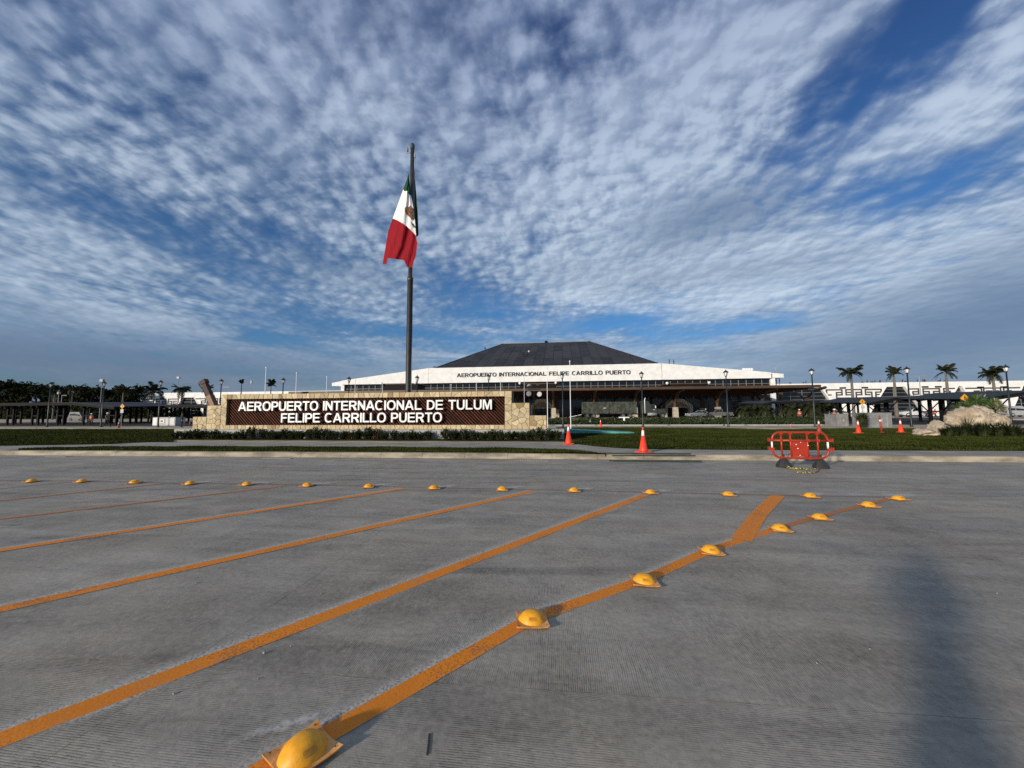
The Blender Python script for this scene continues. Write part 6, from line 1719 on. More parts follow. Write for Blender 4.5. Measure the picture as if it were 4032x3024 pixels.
for Ya, h_, n_ in ((47.5, .42, 5200), (50.5, .40, 4200), (55, .55, 5200), (59, .7, 5200), (62, .85, 4800)): bedrow(Ya, 2140, 3235, h_, n_)
tag(q.build('ground_cover', M['leaf']), kind='stuff')
# low white tank and pipes lying in the bed
for (a_, c_, y_, hh, lab) in ((2319, 2330, 1652, 10, 'short white pipe stub standing in the bed before the truck'), (2436, 2478, 1644, 3, 'white pipe lying level in the bed before the truck')):
    p0, p1 = at(a_, y_, 56), at(c_, y_, 56); q = MB()
    if hh > 5: q.lathe([(.16, .1), (.16, .75), (.12, .76)], 10, ((p0.x + p1.x) / 2, 56, .0)); q.bx(p0.x - .1, p0.x + 1.6, 55.4, 55.6, .1, .25)
    else: q.tube([(p0.x, 56, p0.z), (p1.x, 56, p0.z)], .09, 8); q.bx((p0.x + p1.x) / 2 - .12, (p0.x + p1.x) / 2 + .12, 55.9, 56.1, .1, p0.z)
    tag(q.build('pipe', M['white_paint']), lab, 'pipe')

# ------------------------------------------------------------------ vehicles
random.seed(70)
M['camo'] = None
m_, n, b, o = newmat('camo_green'); tc = n.node('ShaderNodeTexCoord').outputs['Object']
v_ = n.noise(tc, 1.1, 3, .6, .8); v2 = n.noise(n.vm('ADD', tc, (5., 2., 1.)), 1.5, 3, .6, .5)
c_ = n.mix(n.ss(v_, .48, .52), rgb((0.055, 0.06, 0.042)), rgb((0.022, 0.027, 0.018))); c_ = n.mix(n.ss(v2, .6, .63), c_, rgb((0.008, 0.009, 0.008)))
n.put(b.inputs['Base Color'], c_); b.inputs['Roughness'].default_value = .7; M['camo'] = m_
M['army_green'] = mat('army_green', (0.022, 0.028, 0.020), .55, .2)
M['tyre'] = mat('tyre', (0.012, 0.012, 0.012), .85, .2); M['rim'] = mat('rim', (0.10, 0.10, 0.10), .4, .2)
M['grey_paint'] = mat('grey_car_paint', (0.11, 0.11, 0.105), .3, .1); M['silver_paint'] = mat('silver_car_paint', (0.32, 0.33, 0.34), .28, .08); M['white_car'] = mat('white_car_paint', (0.6, 0.6, 0.6), .3, .05)
M['car_glass'] = mat('car_glass', (0.012, 0.014, 0.016), .08, .2); M['head_lamp'] = mat('head_lamp', (0.7, 0.7, 0.68), .15, .05); M['tail_lamp'] = mat('tail_lamp', (0.25, 0.01, 0.008), .3, .1)
def wheel(t, x_, y_, z_, r_, w_):
    ty = MB(); n_ = 16
    prof = [(r_ * .62, -w_ / 2), (r_ * .93, -w_ / 2), (r_, -w_ * .35), (r_, w_ * .35), (r_ * .93, w_ / 2), (r_ * .62, w_ / 2)]
    vs = [(x_ + a * math.cos(2 * math.pi * k / n_), y_ + h, z_ + a * math.sin(2 * math.pi * k / n_)) for a, h in prof for k in range(n_)]
    ty.quads(vs, [(i * n_ + k, i * n_ + (k + 1) % n_, (i + 1) * n_ + (k + 1) % n_, (i + 1) * n_ + k) for i in range(5) for k in range(n_)])
    wobj = ty.build('wheel', M['tyre'], t)
    q = MB(); vs = [(x_ + a * math.cos(2 * math.pi * k / n_), y_ + h, z_ + a * math.sin(2 * math.pi * k / n_)) for a, h in ((r_ * .62, -w_ * .42), (r_ * .45, -w_ * .25), (r_ * .2, -w_ * .3)) for k in range(n_)]
    q.quads(vs, [((i + 1) * n_ + k, (i + 1) * n_ + (k + 1) % n_, i * n_ + (k + 1) % n_, i * n_ + k) for i in range(2) for k in range(n_)] + [tuple(range(2 * n_, 3 * n_))]); q.build('rim', M['rim'], wobj)
def body_loft(t, name, prof, w0, w1, z0_, z1_, mt):
    "side outline (x, z) with the half width tapering from w0 at z0 to w1 at z1"
    q = MB(); k = len(prof)
    def hw(z_): return w0 + (w1 - w0) * min(1, max(0, (z_ - z0_) / (z1_ - z0_)))
    vs = [(x_, -hw(z_), z_) for x_, z_ in prof] + [(x_, hw(z_), z_) for x_, z_ in prof]
    q.quads(vs, [tuple(range(k)), tuple(range(2 * k - 1, k - 1, -1))] + [(i, i + k, (i + 1) % k + k, (i + 1) % k) for i in range(k)])
    return q.build(name, mt, t)
def car(label, kind, paint, loc, rz, scale=1.0):
    t = thing('parked_%s' % kind, label, {'pickup': 'pickup truck', 'car': 'car', 'van': 'van'}[kind], loc, None, rz)
    if kind == 'pickup':
        L = 5.3; body = [(-2.65, .55), (-2.6, .95), (-2.62, 1.08), (-.55, 1.1), (.9, 1.1), (2.2, 1.02), (2.6, .88), (2.66, .5), (2.3, .38), (-2.4, .4)]
        cab = [(-.75, 1.105), (-.7, 1.70), (-.45, 1.76), (.45, 1.74), (1.15, 1.105)]; win = [(-.62, 1.16), (-.58, 1.62), (.40, 1.63), (.92, 1.16)]; wx = (-1.65, 1.68); wr = .39
    else:
        L = 4.4; body = [(-2.2, .55), (-2.15, .95), (-1.9, 1.02), (1.0, 1.0), (1.95, .86), (2.2, .7), (2.2, .45), (1.9, .28), (-1.9, .3)]
        cab = [(-1.85, 1.02), (-1.35, 1.42), (-.7, 1.5), (.2, 1.46), (1.05, 1.0)]; win = [(-1.45, 1.04), (-1.1, 1.38), (.12, 1.39), (.75, 1.03)]; wx = (-1.35, 1.35); wr = .33
        if kind == 'van': cab = [(-2.1, 1.02), (-2.05, 1.85), (-1.9, 1.95), (.4, 1.93), (1.3, 1.0)]; win = [(-1.9, 1.15), (-1.85, 1.7), (.35, 1.72), (.95, 1.12)]
    bd = body_loft(t, 'body', body, .88, .84, .4, 1.1, paint)
    body_loft(t, 'cab', cab, .82, .66, 1.0, 1.75, paint)
    for s_ in (-1, 1):
        q = MB(); k = len(win); hw = [.825 - .165 * (z_ - 1.0) / .75 for x_, z_ in win]
        vs = [(x_, s_ * (h + .012), z_) for (x_, z_), h in zip(win, hw)]; q.face(vs if s_ < 0 else vs[::-1]); q.build('side_window', M['car_glass'], t)
        MB().bx((win[0][0] + win[2][0]) / 2 - .03, (win[0][0] + win[2][0]) / 2 + .03, s_ * .80 - .03, s_ * .80 + .03, 1.1, win[1][1]).build('pillar', paint, t)
        MB().box((body[6][0] - .02, s_ * .66, .78), (.1, .3, .16)).build('headlight', M['head_lamp'], t); MB().box((body[0][0], s_ * .7, .85), (.08, .18, .26)).build('tail_light', M['tail_lamp'], t)
        MB().box((.75, s_ * .95, 1.12), (.12, .16, .14)).build('mirror', M['rubber'], t)
    x1_, z1_ = cab[-1]; x0_, z0_ = cab[-2]
    q = MB(); q.face([(x1_ - .02, -.74, z1_ + .05), (x1_ - .02, .74, z1_ + .05), (x0_ + .05, .62, z0_ - .04), (x0_ + .05, -.62, z0_ - .04)]); q.v = [(x + .03, y, z + .02) for x, y, z in q.v]; q.build('windscreen', M['car_glass'], t)
    MB().box((body[6][0] + .02, 0, .48), (.14, 1.7, .22)).build('bumper', M['grey_steel'], t); MB().box((body[0][0] - .03, 0, .52), (.14, 1.7, .18)).build('bumper', M['grey_steel'], t)
    if kind == 'pickup': MB().bx(-2.55, -.85, -.7, .7, 1.085, 1.112).build('load_bed', M['rubber'], t)
    for x_ in wx:
        for s_ in (-1, 1): wheel(t, x_, s_ * .78, wr, wr, .24)
    t.scale = (scale,) * 3
    return t
def gp(px_, Y): p = at(px_, 1640, Y); return (p.x, Y, gz(Y) + .06)
car('dark grey pickup truck parked before the porch, facing left', 'pickup', M['grey_paint'], gp(2826, 83), math.pi + R(2), 1.0)
car('silver car parked just left of the grey pickup', 'car', M['silver_paint'], gp(2747, 85), math.pi, 1.0)
car('white pickup parked behind the canopy posts left of the boulders', 'pickup', M['white_car'], gp(3600, 84), math.pi, 1.0)
car('pale van parked under the canopy at the right edge', 'van', M['silver_paint'], gp(4002, 80), 0, 1.0)
car('pale car parked left of the grey concrete boxes behind the canopy', 'car', M['silver_paint'], gp(3300, 88), 0, 1.0)
car('dark grey van in the shade behind the left canopy', 'van', M['grey_paint'], gp(318, 74), 0, 1.0)
# camouflaged articulated lorry
Yt = 80.0; xa, xb, xc = at(2291, 1620, Yt).x, at(2504, 1620, Yt).x, at(2586, 1620, Yt).x; z0_ = gz(Yt) + .06
k_ = (xc - xa) / 15.9
lorry = thing('army_truck', 'dark green camouflaged articulated army truck parked before the porch', 'truck', (xa, Yt, z0_)); lorry.scale = (k_,) * 3
LT = (xb - xa) / k_
ztp = (at(2400, 1583, Yt).z - z0_) / k_; zbt = (at(2400, 1628.5, Yt).z - z0_) / k_
MB().bx(0, LT, -1.2, 1.2, zbt, ztp).build('trailer_box', M['camo'], lorry)
for i in range(1, 14):
    x_ = LT * i / 14; MB().bx(x_ - .04, x_ + .04, -1.235, -1.202, zbt + .05, ztp - .05).build('side_rib', M['army_green'], lorry)
for x_ in (.35, .62): MB().bx(x_ - .03, x_ + .03, -1.25, -1.203, zbt, ztp).build('door_bar', M['army_green'], lorry)
MB().bx(LT * .395, LT * .44, -1.262, -1.236, zbt + (ztp - zbt) * .45, zbt + (ztp - zbt) * .49).build('number_plate', M['white_paint'], lorry)
MB().bx(.3, LT + 4.2, -.55, .55, .75, zbt - .002).build('chassis', M['black_steel'], lorry)
cx_ = LT + .9
cb = MB(); body_loft(lorry, 'sleeper_cab', [(cx_, 1.0), (cx_, 3.5), (cx_ + .4, 3.75), (cx_ + 1.5, 3.6), (cx_ + 1.9, 3.0), (cx_ + 1.9, 1.0)], 1.15, 1.0, 1.0, 3.7, M['army_green'])
body_loft(lorry, 'cab', [(cx_ + 1.91, .9), (cx_ + 1.91, 2.95), (cx_ + 2.9, 2.85), (cx_ + 3.3, 2.05), (cx_ + 3.3, .9)], 1.13, 1.0, .9, 2.9, M['army_green'])
body_loft(lorry, 'bonnet', [(cx_ + 3.31, .95), (cx_ + 3.31, 2.0), (cx_ + 4.7, 1.78), (cx_ + 5.05, 1.5), (cx_ + 5.1, .7), (cx_ + 4.9, .6)], 1.0, .85, .6, 2.0, M['army_green'])
q = MB(); q.face([(cx_ + 2.05, -1.09, 2.0), (cx_ + 3.05, -1.09, 2.0), (cx_ + 2.75, -1.04, 2.7), (cx_ + 2.05, -1.04, 2.75)]); q.build('door_window', M['car_glass'], lorry)
MB().bx(cx_ + 2.45, cx_ + 2.8, -1.13, -1.115, 1.72, 1.80).build('door_plate', M['white_paint'], lorry)
MB().bx(cx_ + 2.85, cx_ + 2.98, -1.42, -1.2, 2.1, 2.62).build('mirror', M['reflective'], lorry)
smooth_quads(MB().tube([(cx_ + .75, -1.22, 1.0), (cx_ + .75, -1.22, 3.95), (cx_ + .9, -1.22, 4.3)], .085, 8).build('exhaust_stack', M['reflective'], lorry))
smooth_quads(MB().tube([(cx_ + 1.3, -1.0, .82), (cx_ + 3.2, -1.0, .82)], .33, 12).build('fuel_tank', M['grey_steel'], lorry))
MB().bx(cx_ + 3.7, cx_ + 5.05, -1.12, -.86, 1.12, 1.2).build('mudguard', M['army_green'], lorry)
for x_ in (1.1, 2.45, LT - 2.9, LT - 1.5, cx_ + 4.35):
    for s_ in (-1, 1): wheel(lorry, x_, s_ * .98, .53, .53, .36)
MB().tube([(-.15, -1.1, zbt - .2), (-3.2, -1.3, .15)], .06, 4).build('loading_ramp', M['white_paint'], lorry)

# ------------------------------------------------------------------ signs, cabinets, machines
M['sign_yellow'] = mat('sign_yellow', (0.80, 0.36, 0.012), .4, .05); M['sign_black'] = mat('sign_black', (0.01, 0.01, 0.01), .5, .1); M['sign_white'] = mat('sign_white', (0.68, 0.66, 0.64), .45, .05)
def cross_sign(label, px_, py_, pxw, Y, second, zb_=None):
    c = at(px_, py_, Y); d_ = (c - CAM).dot(C3 @ Vector((0, 0, -1))); r_ = pxw / 2 * d_ / 1515; zg = gz(Y) if Y > 36 else KZ
    t = thing('crossing_sign', label, 'road sign', (c.x, Y, zg), 'yellow pedestrian crossing signs'); zc = c.z - zg
    MB().lathe([(.035, 0), (.035, zc - r_ * .9)], 8).build('post', M['grey_steel'], t)
    MB().prism_y([(0, zc - r_), (r_, zc), (0, zc + r_), (-r_, zc)], -.05, -.04).build('diamond', M['sign_yellow'], t)
    q = MB(); k = r_ * .92
    for a, c_ in (((0, -k), (k, 0)), ((k, 0), (0, k)), ((0, k), (-k, 0)), ((-k, 0), (0, -k))):
        q.tube([(a[0], -.051, zc + a[1]), (c_[0], -.051, zc + c_[1])], r_ * .022, 4)
    q.build('border', M['sign_black'], t)
    f_ = MB(); s_ = r_ / .5                                             # walking figure
    def seg(x0, z0, x1, z1, w_): 
        dx_, dz_ = x1 - x0, z1 - z0; L = math.hypot(dx_, dz_); nx, nz = -dz_ / L * w_ / 2, dx_ / L * w_ / 2
        f_.prism_y([(s_ * (x0 + nx), zc + s_ * (z0 + nz)), (s_ * (x0 - nx), zc + s_ * (z0 - nz)), (s_ * (x1 - nx), zc + s_ * (z1 - nz)), (s_ * (x1 + nx), zc + s_ * (z1 + nz))], -.056, -.0505 - random.uniform(0, .0012))
    f_.prism_y([(s_ * .055 * math.cos(a), zc + s_ * (.24 + .055 * math.sin(a))) for a in np.linspace(0, 6.28, 11)[:-1]], -.056, -.0505)
    seg(0, .18, -.01, -.02, .10); seg(-.01, .0, .09, -.14, .06); seg(.09, -.13, .10, -.27, .05); seg(-.02, 0, -.05, -.15, .06); seg(-.05, -.14, -.14, -.26, .05); seg(.0, .15, .12, .04, .04); seg(-.01, .15, -.12, .03, .04)
    f_.build('walker_symbol', M['sign_black'], t)
    if second:
        zz = zc - r_ * 1.78; h_ = r_ * .62
        q = MB(); q.bx(-h_, h_, -.05, -.04, zz - h_, zz + h_); pl = q.build('plate', M['sign_white'], t)
        ring = MB(); n_ = 20
        for k in range(n_):
            a0, a1 = 6.283 * k / n_, 6.283 * (k + .98) / n_; ring.prism_y([(h_ * .8 * math.cos(a0), zz + h_ * .8 * math.sin(a0)), (h_ * .8 * math.cos(a1), zz + h_ * .8 * math.sin(a1)), (h_ * .62 * math.cos(a1), zz + h_ * .62 * math.sin(a1)), (h_ * .62 * math.cos(a0), zz + h_ * .62 * math.sin(a0))], -.056, -.0505)
        ring.build('ring', M['fret'], pl)
        q = MB()
        for (x0, z0, w_, hh_) in ((-.18, .02, .3, .22), (.14, -.05, .34, .16), (.02, -.2, .5, .08)): q.bx(h_ * (x0 - w_ / 2), h_ * (x0 + w_ / 2), -.057 - abs(x0) * .004, -.0505, zz + h_ * (z0 - hh_ / 2), zz + h_ * (z0 + hh_ / 2))
        q.build('pictogram', M['fret'], pl)
    return t
cross_sign('yellow diamond pedestrian sign before the left canopy, with a white plate below', 483, 1600, 21, 45, True)
cross_sign('yellow diamond pedestrian sign with a round white plate above the dark spiky plant', 3394, 1582, 23, 44.0, True)
cross_sign('yellow diamond pedestrian sign rising behind the fan palm, largest of the three', 3797, 1568, 35, 35.0, False)
# white plastic container units and grey concrete boxes
M['cabinet'] = mat('cabinet_white', (0.34, 0.34, 0.34), .5, .08); M['concrete_box'] = mat('concrete_box', (0.20, 0.20, 0.20), .85, .2, 2.0)
p0, p1, pt = at(600, 1673, 46), at(689, 1672, 46), at(640, 1643, 46)
t = thing('cabinet', 'white louvred equipment cabinet behind the third lamp at the left', 'cabinet', (p0.x, 46, KZ)); wd = p1.x - p0.x; hh = pt.z - KZ
MB().bx(0, wd, 0, 1.4, 0, hh).build('cabinet_body', M['cabinet'], t)
for k in range(9): MB().bx(wd * .62, wd * .96, -.035, -.002, hh * (.15 + .08 * k), hh * (.19 + .08 * k)).build('louvre', M['white_paint'], t)
MB().bx(.05, wd * .20, -.03, -.003, .1, hh - .1).build('door_panel', M['sign_white'], t); MB().bx(wd * .32, wd * .52, -.03, -.003, hh * .35, hh * .75).build('door_panel', M['sign_white'], t)
MB().bx(wd * .36, wd * .47, -.045, -.031, hh * .45, hh * .65).build('label_plate', M['concrete_box'], t)
for i, (a_, c_, yt_, yb_, Y, lab) in enumerate(((3295, 3341, 1631.5, 1655, 43, 'smaller grey concrete box left of the spiky plant'), (3413, 3513, 1627, 1664.5, 40, 'long grey concrete box right of the spiky plant'))):
    p0, p1, pt = at(a_, yb_, Y), at(c_, yb_, Y), at(a_, yt_, Y)
    t = thing('concrete_box', lab, 'box', (p0.x, Y, KZ - .05), 'grey concrete boxes'); wd = p1.x - p0.x; hh = pt.z - KZ + .05
    MB().bx(0, wd, 0, 1.8, 0, hh).build('box_body', M['concrete_box'], t); MB().bx(-.04, wd + .04, -.04, 1.84, hh + .001, hh + .05).build('lid', M['concrete_box'], t)
    MB().bx(wd * .55, wd * .63, -.02, -.002, hh * .4, hh * .62).build('hatch', M['plinth'], t); MB().bx(wd * .80, wd * .815, -.02, -.002, .05, hh * .9).build('seam', M['plinth'], t)
# crane boom behind the sign wall
M['crane'] = mat('crane_orange', (0.13, 0.045, 0.010), .5, .35, 1.5); M['rust'] = mat('rusty_boom', (0.045, 0.018, 0.009), .7, .4, 2.0)
Yk = 52.0; a, c, e = at(845, 1600, Yk), at(802, 1500, Yk), at(851, 1680, Yk)
t = thing('crane', 'orange telescopic crane boom leaning left behind the end of the sign wall', 'crane', (0, 0, 0))
d_ = (c - a).normalized(); s_ = Vector((d_.z, 0, -d_.x))
def beam(p, q_, wd, dp, name, mt): 
    sv = s_ * wd / 2; return MB().quads([tuple(p - sv + Vector((0, -dp, 0))), tuple(p + sv + Vector((0, -dp, 0))), tuple(q_ + sv + Vector((0, -dp, 0))), tuple(q_ - sv + Vector((0, -dp, 0))), tuple(p - sv + Vector((0, dp, 0))), tuple(p + sv + Vector((0, dp, 0))), tuple(q_ + sv + Vector((0, dp, 0))), tuple(q_ - sv + Vector((0, dp, 0)))], [(0, 1, 2, 3), (7, 6, 5, 4), (0, 4, 5, 1), (1, 5, 6, 2), (2, 6, 7, 3), (3, 7, 4, 0)]).build(name, mt, t)
beam(a - d_ * 3.2, a + (c - a) * .42, .72, .4, 'boom_base', M['crane']); beam(a + (c - a) * .2, a + (c - a) * .98, .66, .31, 'boom_section', M['rust'])
beam(a + (c - a) * .88, c + d_ * .1, .95, .36, 'boom_head', M['rust'])
MB().tube([a + (c - a) * .12 - s_ * .75, a + (c - a) * .7 - s_ * .62, c - s_ * .9 - d_ * .4, c - s_ * .95 + d_ * .1], .08, 6).build('hydraulic_ram', M['rust'], t)
beam(a - d_ * 3.2 + s_ * .2, a - d_ * 1.2 + s_ * .2, 2.2, 1.0, 'crane_body', M['crane'])
# portable flood light mast
Yk = 50.0; cfl = at(2103, 1540, Yk)
t = thing('light_tower', 'floodlight mast with four round lamps behind the right step of the sign wall', 'floodlight', (cfl.x, Yk, gz(Yk)))
h_ = cfl.z - gz(Yk)
MB().lathe([(.09, 0), (.06, h_)], 8).build('mast', M['black_steel'], t); MB().bx(-.8, .8, -.05, .05, h_ + .18, h_ + .28).build('crossbar', M['black_steel'], t)
def flood(x_, z_, rx, rz, mt2):
    q = MB(); q.lathe([(.12, .30), (.28, .18), (.34, 0), (.30, -.01)], 14)
    o_ = q.build('floodlight', M['rust'] if mt2 else M['grey_steel'], t); o_.location = (x_, -.25, z_); o_.rotation_euler = (rx, 0, rz); smooth_quads(o_)
    l_ = MB().lathe([(.31, -.005), (.31, .0), (.1, .02)], 14).build('lens', M['lamp_glass'], o_)
flood(-.66, h_ - .35, R(-80), R(10), 0); flood(.7, h_ - .42, R(-95), R(-15), 0); flood(-.6, h_ + .6, R(-20), R(30), 0); flood(.55, h_ + .6, R(-25), R(-30), 1)
# thin masts on and behind the roofs
for px_, y0, y1, Y, lab in ((402, 1502, 1590, 100, 'grey floodlight mast showing behind the second lamp'), (703, 1490, 1560, 135, 'white floodlight mast above the left wing'), (991, 1488, 1545, 140, 'grey lattice aerial above the sign wall between two palms'), (890, 1525, 1552, 130, 'thin T shaped street light above the left wing'), (233, 1535, 1585, 90, 'bare grey light mast in front of the wood'), (244, 1556, 1585, 88, 'shorter bare light mast with an arm in front of the wood'), (3054, 1447, 1475, 140, 'thin aerial above the right end of the fascia'), (3619, 1482, 1560, 100, 'thin T shaped street light above the right wing')):
    p, pb_ = at(px_, y0, Y), at(px_, y1, Y)
    t = thing('light_mast', lab, 'mast', (p.x, Y, .62)); hh = p.z - .62
    MB().lathe([(.12, 0), (.07, hh)], 6).build('mast', M['grey_steel'], t)
    if 'floodlight' in lab: MB().bx(-.55, .55, -.3, .3, hh - .1, hh + .7).build('lamp_head', M['cabinet'] if 'white' in lab else M['grey_steel'], t)
    elif 'T shaped' in lab: MB().bx(-1.3, 1.3, -.1, .1, hh, hh + .12).build('lamp_head', M['grey_steel'], t)
    elif 'arm' in lab: MB().bx(0, 1.6, -.06, .06, hh - .1, hh).build('arm', M['grey_steel'], t)
    else: MB().bx(-.25, .25, -.25, .25, hh * .86, hh * .93).build('aerial_head', M['grey_steel'], t)

# ------------------------------------------------------------------ people
M['skin'] = mat('skin', (0.22, 0.12, 0.075), .6, .1); M['dark_cloth'] = mat('dark_cloth', (0.016, 0.018, 0.024), .9, .2); M['shirt_grey'] = mat('shirt_grey', (0.10, 0.10, 0.09), .9, .2)
M['shirt_green'] = mat('shirt_green', (0.10, 0.11, 0.05), .9, .2); M['vest_orange'] = mat('vest_orange', (0.75, 0.10, 0.025), .7, .1); M['helmet_white'] = mat('helmet_white', (0.75, 0.75, 0.73), .35, .05); M['white_cloth'] = mat('white_cloth', (0.6, 0.6, 0.58), .9, .1)
def body_mesh(name, J, shirt, trousers):
    "one continuous skinned body from joints: name -> (x, y, z); people face -Y at rest"
    vs, es, rs = [], [], []
    def v(p, r_): vs.append(p); rs.append(r_); return len(vs) - 1
    def chain(start, pts): 
        last = start
        for p, r_ in pts:
            i = v(p, r_); es.append((last, i)); last = i
        return last
    P_ = v(J['pelvis'], (.15, .11))
    ch = chain(P_, [(J['waist'], (.135, .10)), (J['chest'], (.165, .115)), (J['collar'], (.10, .085))]); cht = ch
    nk = chain(cht, [(J['neck'], (.055, .055)), (J['chin'], (.075, .08)), (J['brow'], (.088, .098)), (J['crown'], (.055, .065))])
    for s_ in ('l', 'r'):
        hd = chain(cht, [(J['sh_' + s_], (.068, .068)), (J['el_' + s_], (.045, .045)), (J['wr_' + s_], (.030, .028))])
        w_, e_ = Vector(J['wr_' + s_]), Vector(J['el_' + s_]); d = (w_ - e_).normalized(); sd_ = d.cross(Vector((0, 0, 1)) if abs(d.z) < .8 else Vector((0, 1, 0))).normalized()
        pm_ = chain(hd, [(tuple(w_ + d * .07), (.036, .020))])
        for k, (o_, L) in enumerate(((-.03, .065), (-.01, .078), (.01, .074), (.03, .058))):
            b0 = w_ + d * .085 + sd_ * o_; chain(pm_, [(tuple(b0), (.010, .010)), (tuple(b0 + d * L * .55), (.009, .009)), (tuple(b0 + d * L + Vector((0, -.015, 0))), (.007, .007))])
        chain(hd, [(tuple(w_ + d * .03 - sd_ * .04), (.012, .012)), (tuple(w_ + d * .065 - sd_ * .055), (.009, .009))])
        ft = chain(P_, [(J['hip_' + s_], (.098, .10)), (J['kn_' + s_], (.066, .066)), (J['an_' + s_], (.046, .05)), (J['to_' + s_], (.045, .032))])
    me = bpy.data.meshes.new(name); me.from_pydata(vs, es, []); ob = bpy.data.objects.new(name, me); COL.objects.link(ob)
    sk = ob.modifiers.new('skin', 'SKIN'); sk.use_smooth_shade = True
    for i, r_ in enumerate(rs): me.skin_vertices[0].data[i].radius = r_; me.skin_vertices[0].data[i].use_root = (i == 0)
    sb = ob.modifiers.new('sub', 'SUBSURF'); sb.levels = 1; sb.render_levels = 1
    dg = bpy.context.evaluated_depsgraph_get(); dg.update()
    r_ = bpy.data.meshes.new_from_object(ob.evaluated_get(dg)); r_.name = 'body'; bpy.data.objects.remove(ob)
    r_.materials.clear()
    for m__ in (M['skin'], shirt, trousers, M['rubber']): r_.materials.append(m__)
    pz, cz = J['pelvis'][2], J['collar'][2]
    arms = [(Vector(J['el_' + s_]), Vector(J['wr_' + s_])) for s_ in 'lr']
    for p in r_.polygons:
        c = p.center; mi = 1
        if c.z < pz + .04: mi = 2
        if (c - Vector(J['neck'])).dot((Vector(J['brow']) - Vector(J['collar'])).normalized()) > -.02 and (c - Vector(J['brow'])).length < .3: mi = 0
        for e_, w_ in arms:
            t_ = (c - e_).dot(w_ - e_) / max(1e-6, (w_ - e_).length_squared)
            if t_ > .9 and (c - w_).length < .22: mi = 0
        for s_ in 'lr':
            if (c - Vector(J['to_' + s_])).length < .14 or (c.z < J['an_' + s_][2] + .03 and (c - Vector(J['an_' + s_])).length < .16): mi = 3
        p.material_index = mi
    return r_
STAND = dict(pelvis=(0, 0, .95), waist=(0, 0, 1.1), chest=(0, 0, 1.30), collar=(0, 0, 1.44), neck=(0, -.01, 1.51), chin=(0, -.02, 1.57), brow=(0, -.02, 1.65), crown=(0, -.01, 1.73),
             sh_l=(.19, 0, 1.41), el_l=(.25, .02, 1.14), wr_l=(.26, -.06, .90), sh_r=(-.19, 0, 1.41), el_r=(-.25, .02, 1.14), wr_r=(-.26, -.06, .90),
             hip_l=(.10, 0, .88), kn_l=(.12, -.02, .49), an_l=(.12, .02, .08), to_l=(.14, -.14, .035), hip_r=(-.10, 0, .88), kn_r=(-.12, -.02, .49), an_r=(-.12, .02, .08), to_r=(-.14, -.14, .035))
WALK = dict(STAND, kn_l=(.11, -.22, .52), an_l=(.11, -.30, .11), to_l=(.12, -.46, .06), kn_r=(-.11, .06, .48), an_r=(-.11, .36, .14), to_r=(-.12, .26, .04), el_l=(.25, .12, 1.15), wr_l=(.26, .2, .95), el_r=(-.25, -.06, 1.15), wr_r=(-.25, -.26, .98))
BEND = dict(STAND, waist=(0, -.08, 1.08), chest=(0, -.30, 1.16), collar=(0, -.45, 1.18), neck=(0, -.52, 1.17), chin=(0, -.58, 1.16), brow=(0, -.64, 1.18), crown=(0, -.70, 1.2), sh_l=(.18, -.41, 1.15), el_l=(.2, -.45, .88), wr_l=(.16, -.55, .66), sh_r=(-.18, -.41, 1.15), el_r=(-.2, -.45, .88), wr_r=(-.16, -.55, .66), kn_l=(.14, -.08, .5), kn_r=(-.14, -.08, .5))
HOLD = dict(STAND, el_l=(.24, -.10, 1.20), wr_l=(.10, -.33, 1.38), el_r=(-.24, -.10, 1.20), wr_r=(-.10, -.33, 1.38))
ARMUP = dict(STAND, el_r=(-.36, -.05, 1.5), wr_r=(-.42, -.12, 1.76), el_l=(.26, -.12, 1.2), wr_l=(.18, -.32, 1.22))
def person(label, pose, loc, rz, shirt='shirt_grey', trousers='dark_cloth', helmet=None, vest=None, group=None):
    J = pose; t = thing('person', label, 'person', loc, group, rz)
    key = ('body', id(pose), shirt, trousers)
    if key not in _gl: _gl[key] = body_mesh('body', J, M[shirt], M[trousers])
    link('body', _gl[key], t)
    ax = (Vector(J['crown']) - Vector(J['neck'])).normalized(); rot = Vector((0, 0, 1)).rotation_difference(ax)
    if helmet:
        o_ = smooth_quads(MB().lathe([(.155, 0), (.15, .012), (.118, .015), (.112, .06), (.085, .105), (.04, .128), (.005, .132)], 14).build('helmet', M[helmet], t)); o_.location = Vector(J['brow']) + ax * .03; o_.rotation_mode = 'QUATERNION'; o_.rotation_quaternion = rot
    else:
        o_ = smooth_quads(MB().lathe([(.092, -.04), (.104, .0), (.10, .05), (.07, .095), (.01, .112)], 12).build('hair', M['dark_cloth'], t)); o_.location = Vector(J['brow']) + ax * .005 + Vector((0, .015, 0)); o_.rotation_mode = 'QUATERNION'; o_.rotation_quaternion = rot
    # face: nose and ears
    if vest:
        a, c = Vector(J['waist']) - (Vector(J['chest']) - Vector(J['waist'])).normalized() * .10, Vector(J['collar']); ax2 = (c - a).normalized(); L = (c - a).length
        o_ = smooth_quads(MB().lathe([(.20, 0), (.195, L * .3), (.205, L * .65), (.19, L * .85), (.12, L)], 16).build('vest', M[vest], t)); o_.location = a; o_.rotation_mode = 'QUATERNION'; o_.rotation_quaternion = Vector((0, 0, 1)).rotation_difference(ax2); o_.scale = (1.0, .74, 1)
        q = MB().lathe([(.204, L * .30), (.207, L * .37)], 16).build('reflective_strip', M['reflective'], o_); q.scale = (1.01, 1.02, 1)
    return t
def pg(px_, py_, z=KZ - .01): p = g(px_, py_, z); return (p.x, p.y, z)
person('worker in an orange vest and white helmet under the far left canopy', STAND, gp(361, 47.5)[:2] + (KZ - .02,), .3, 'shirt_grey', 'dark_cloth', 'helmet_white', 'vest_orange')
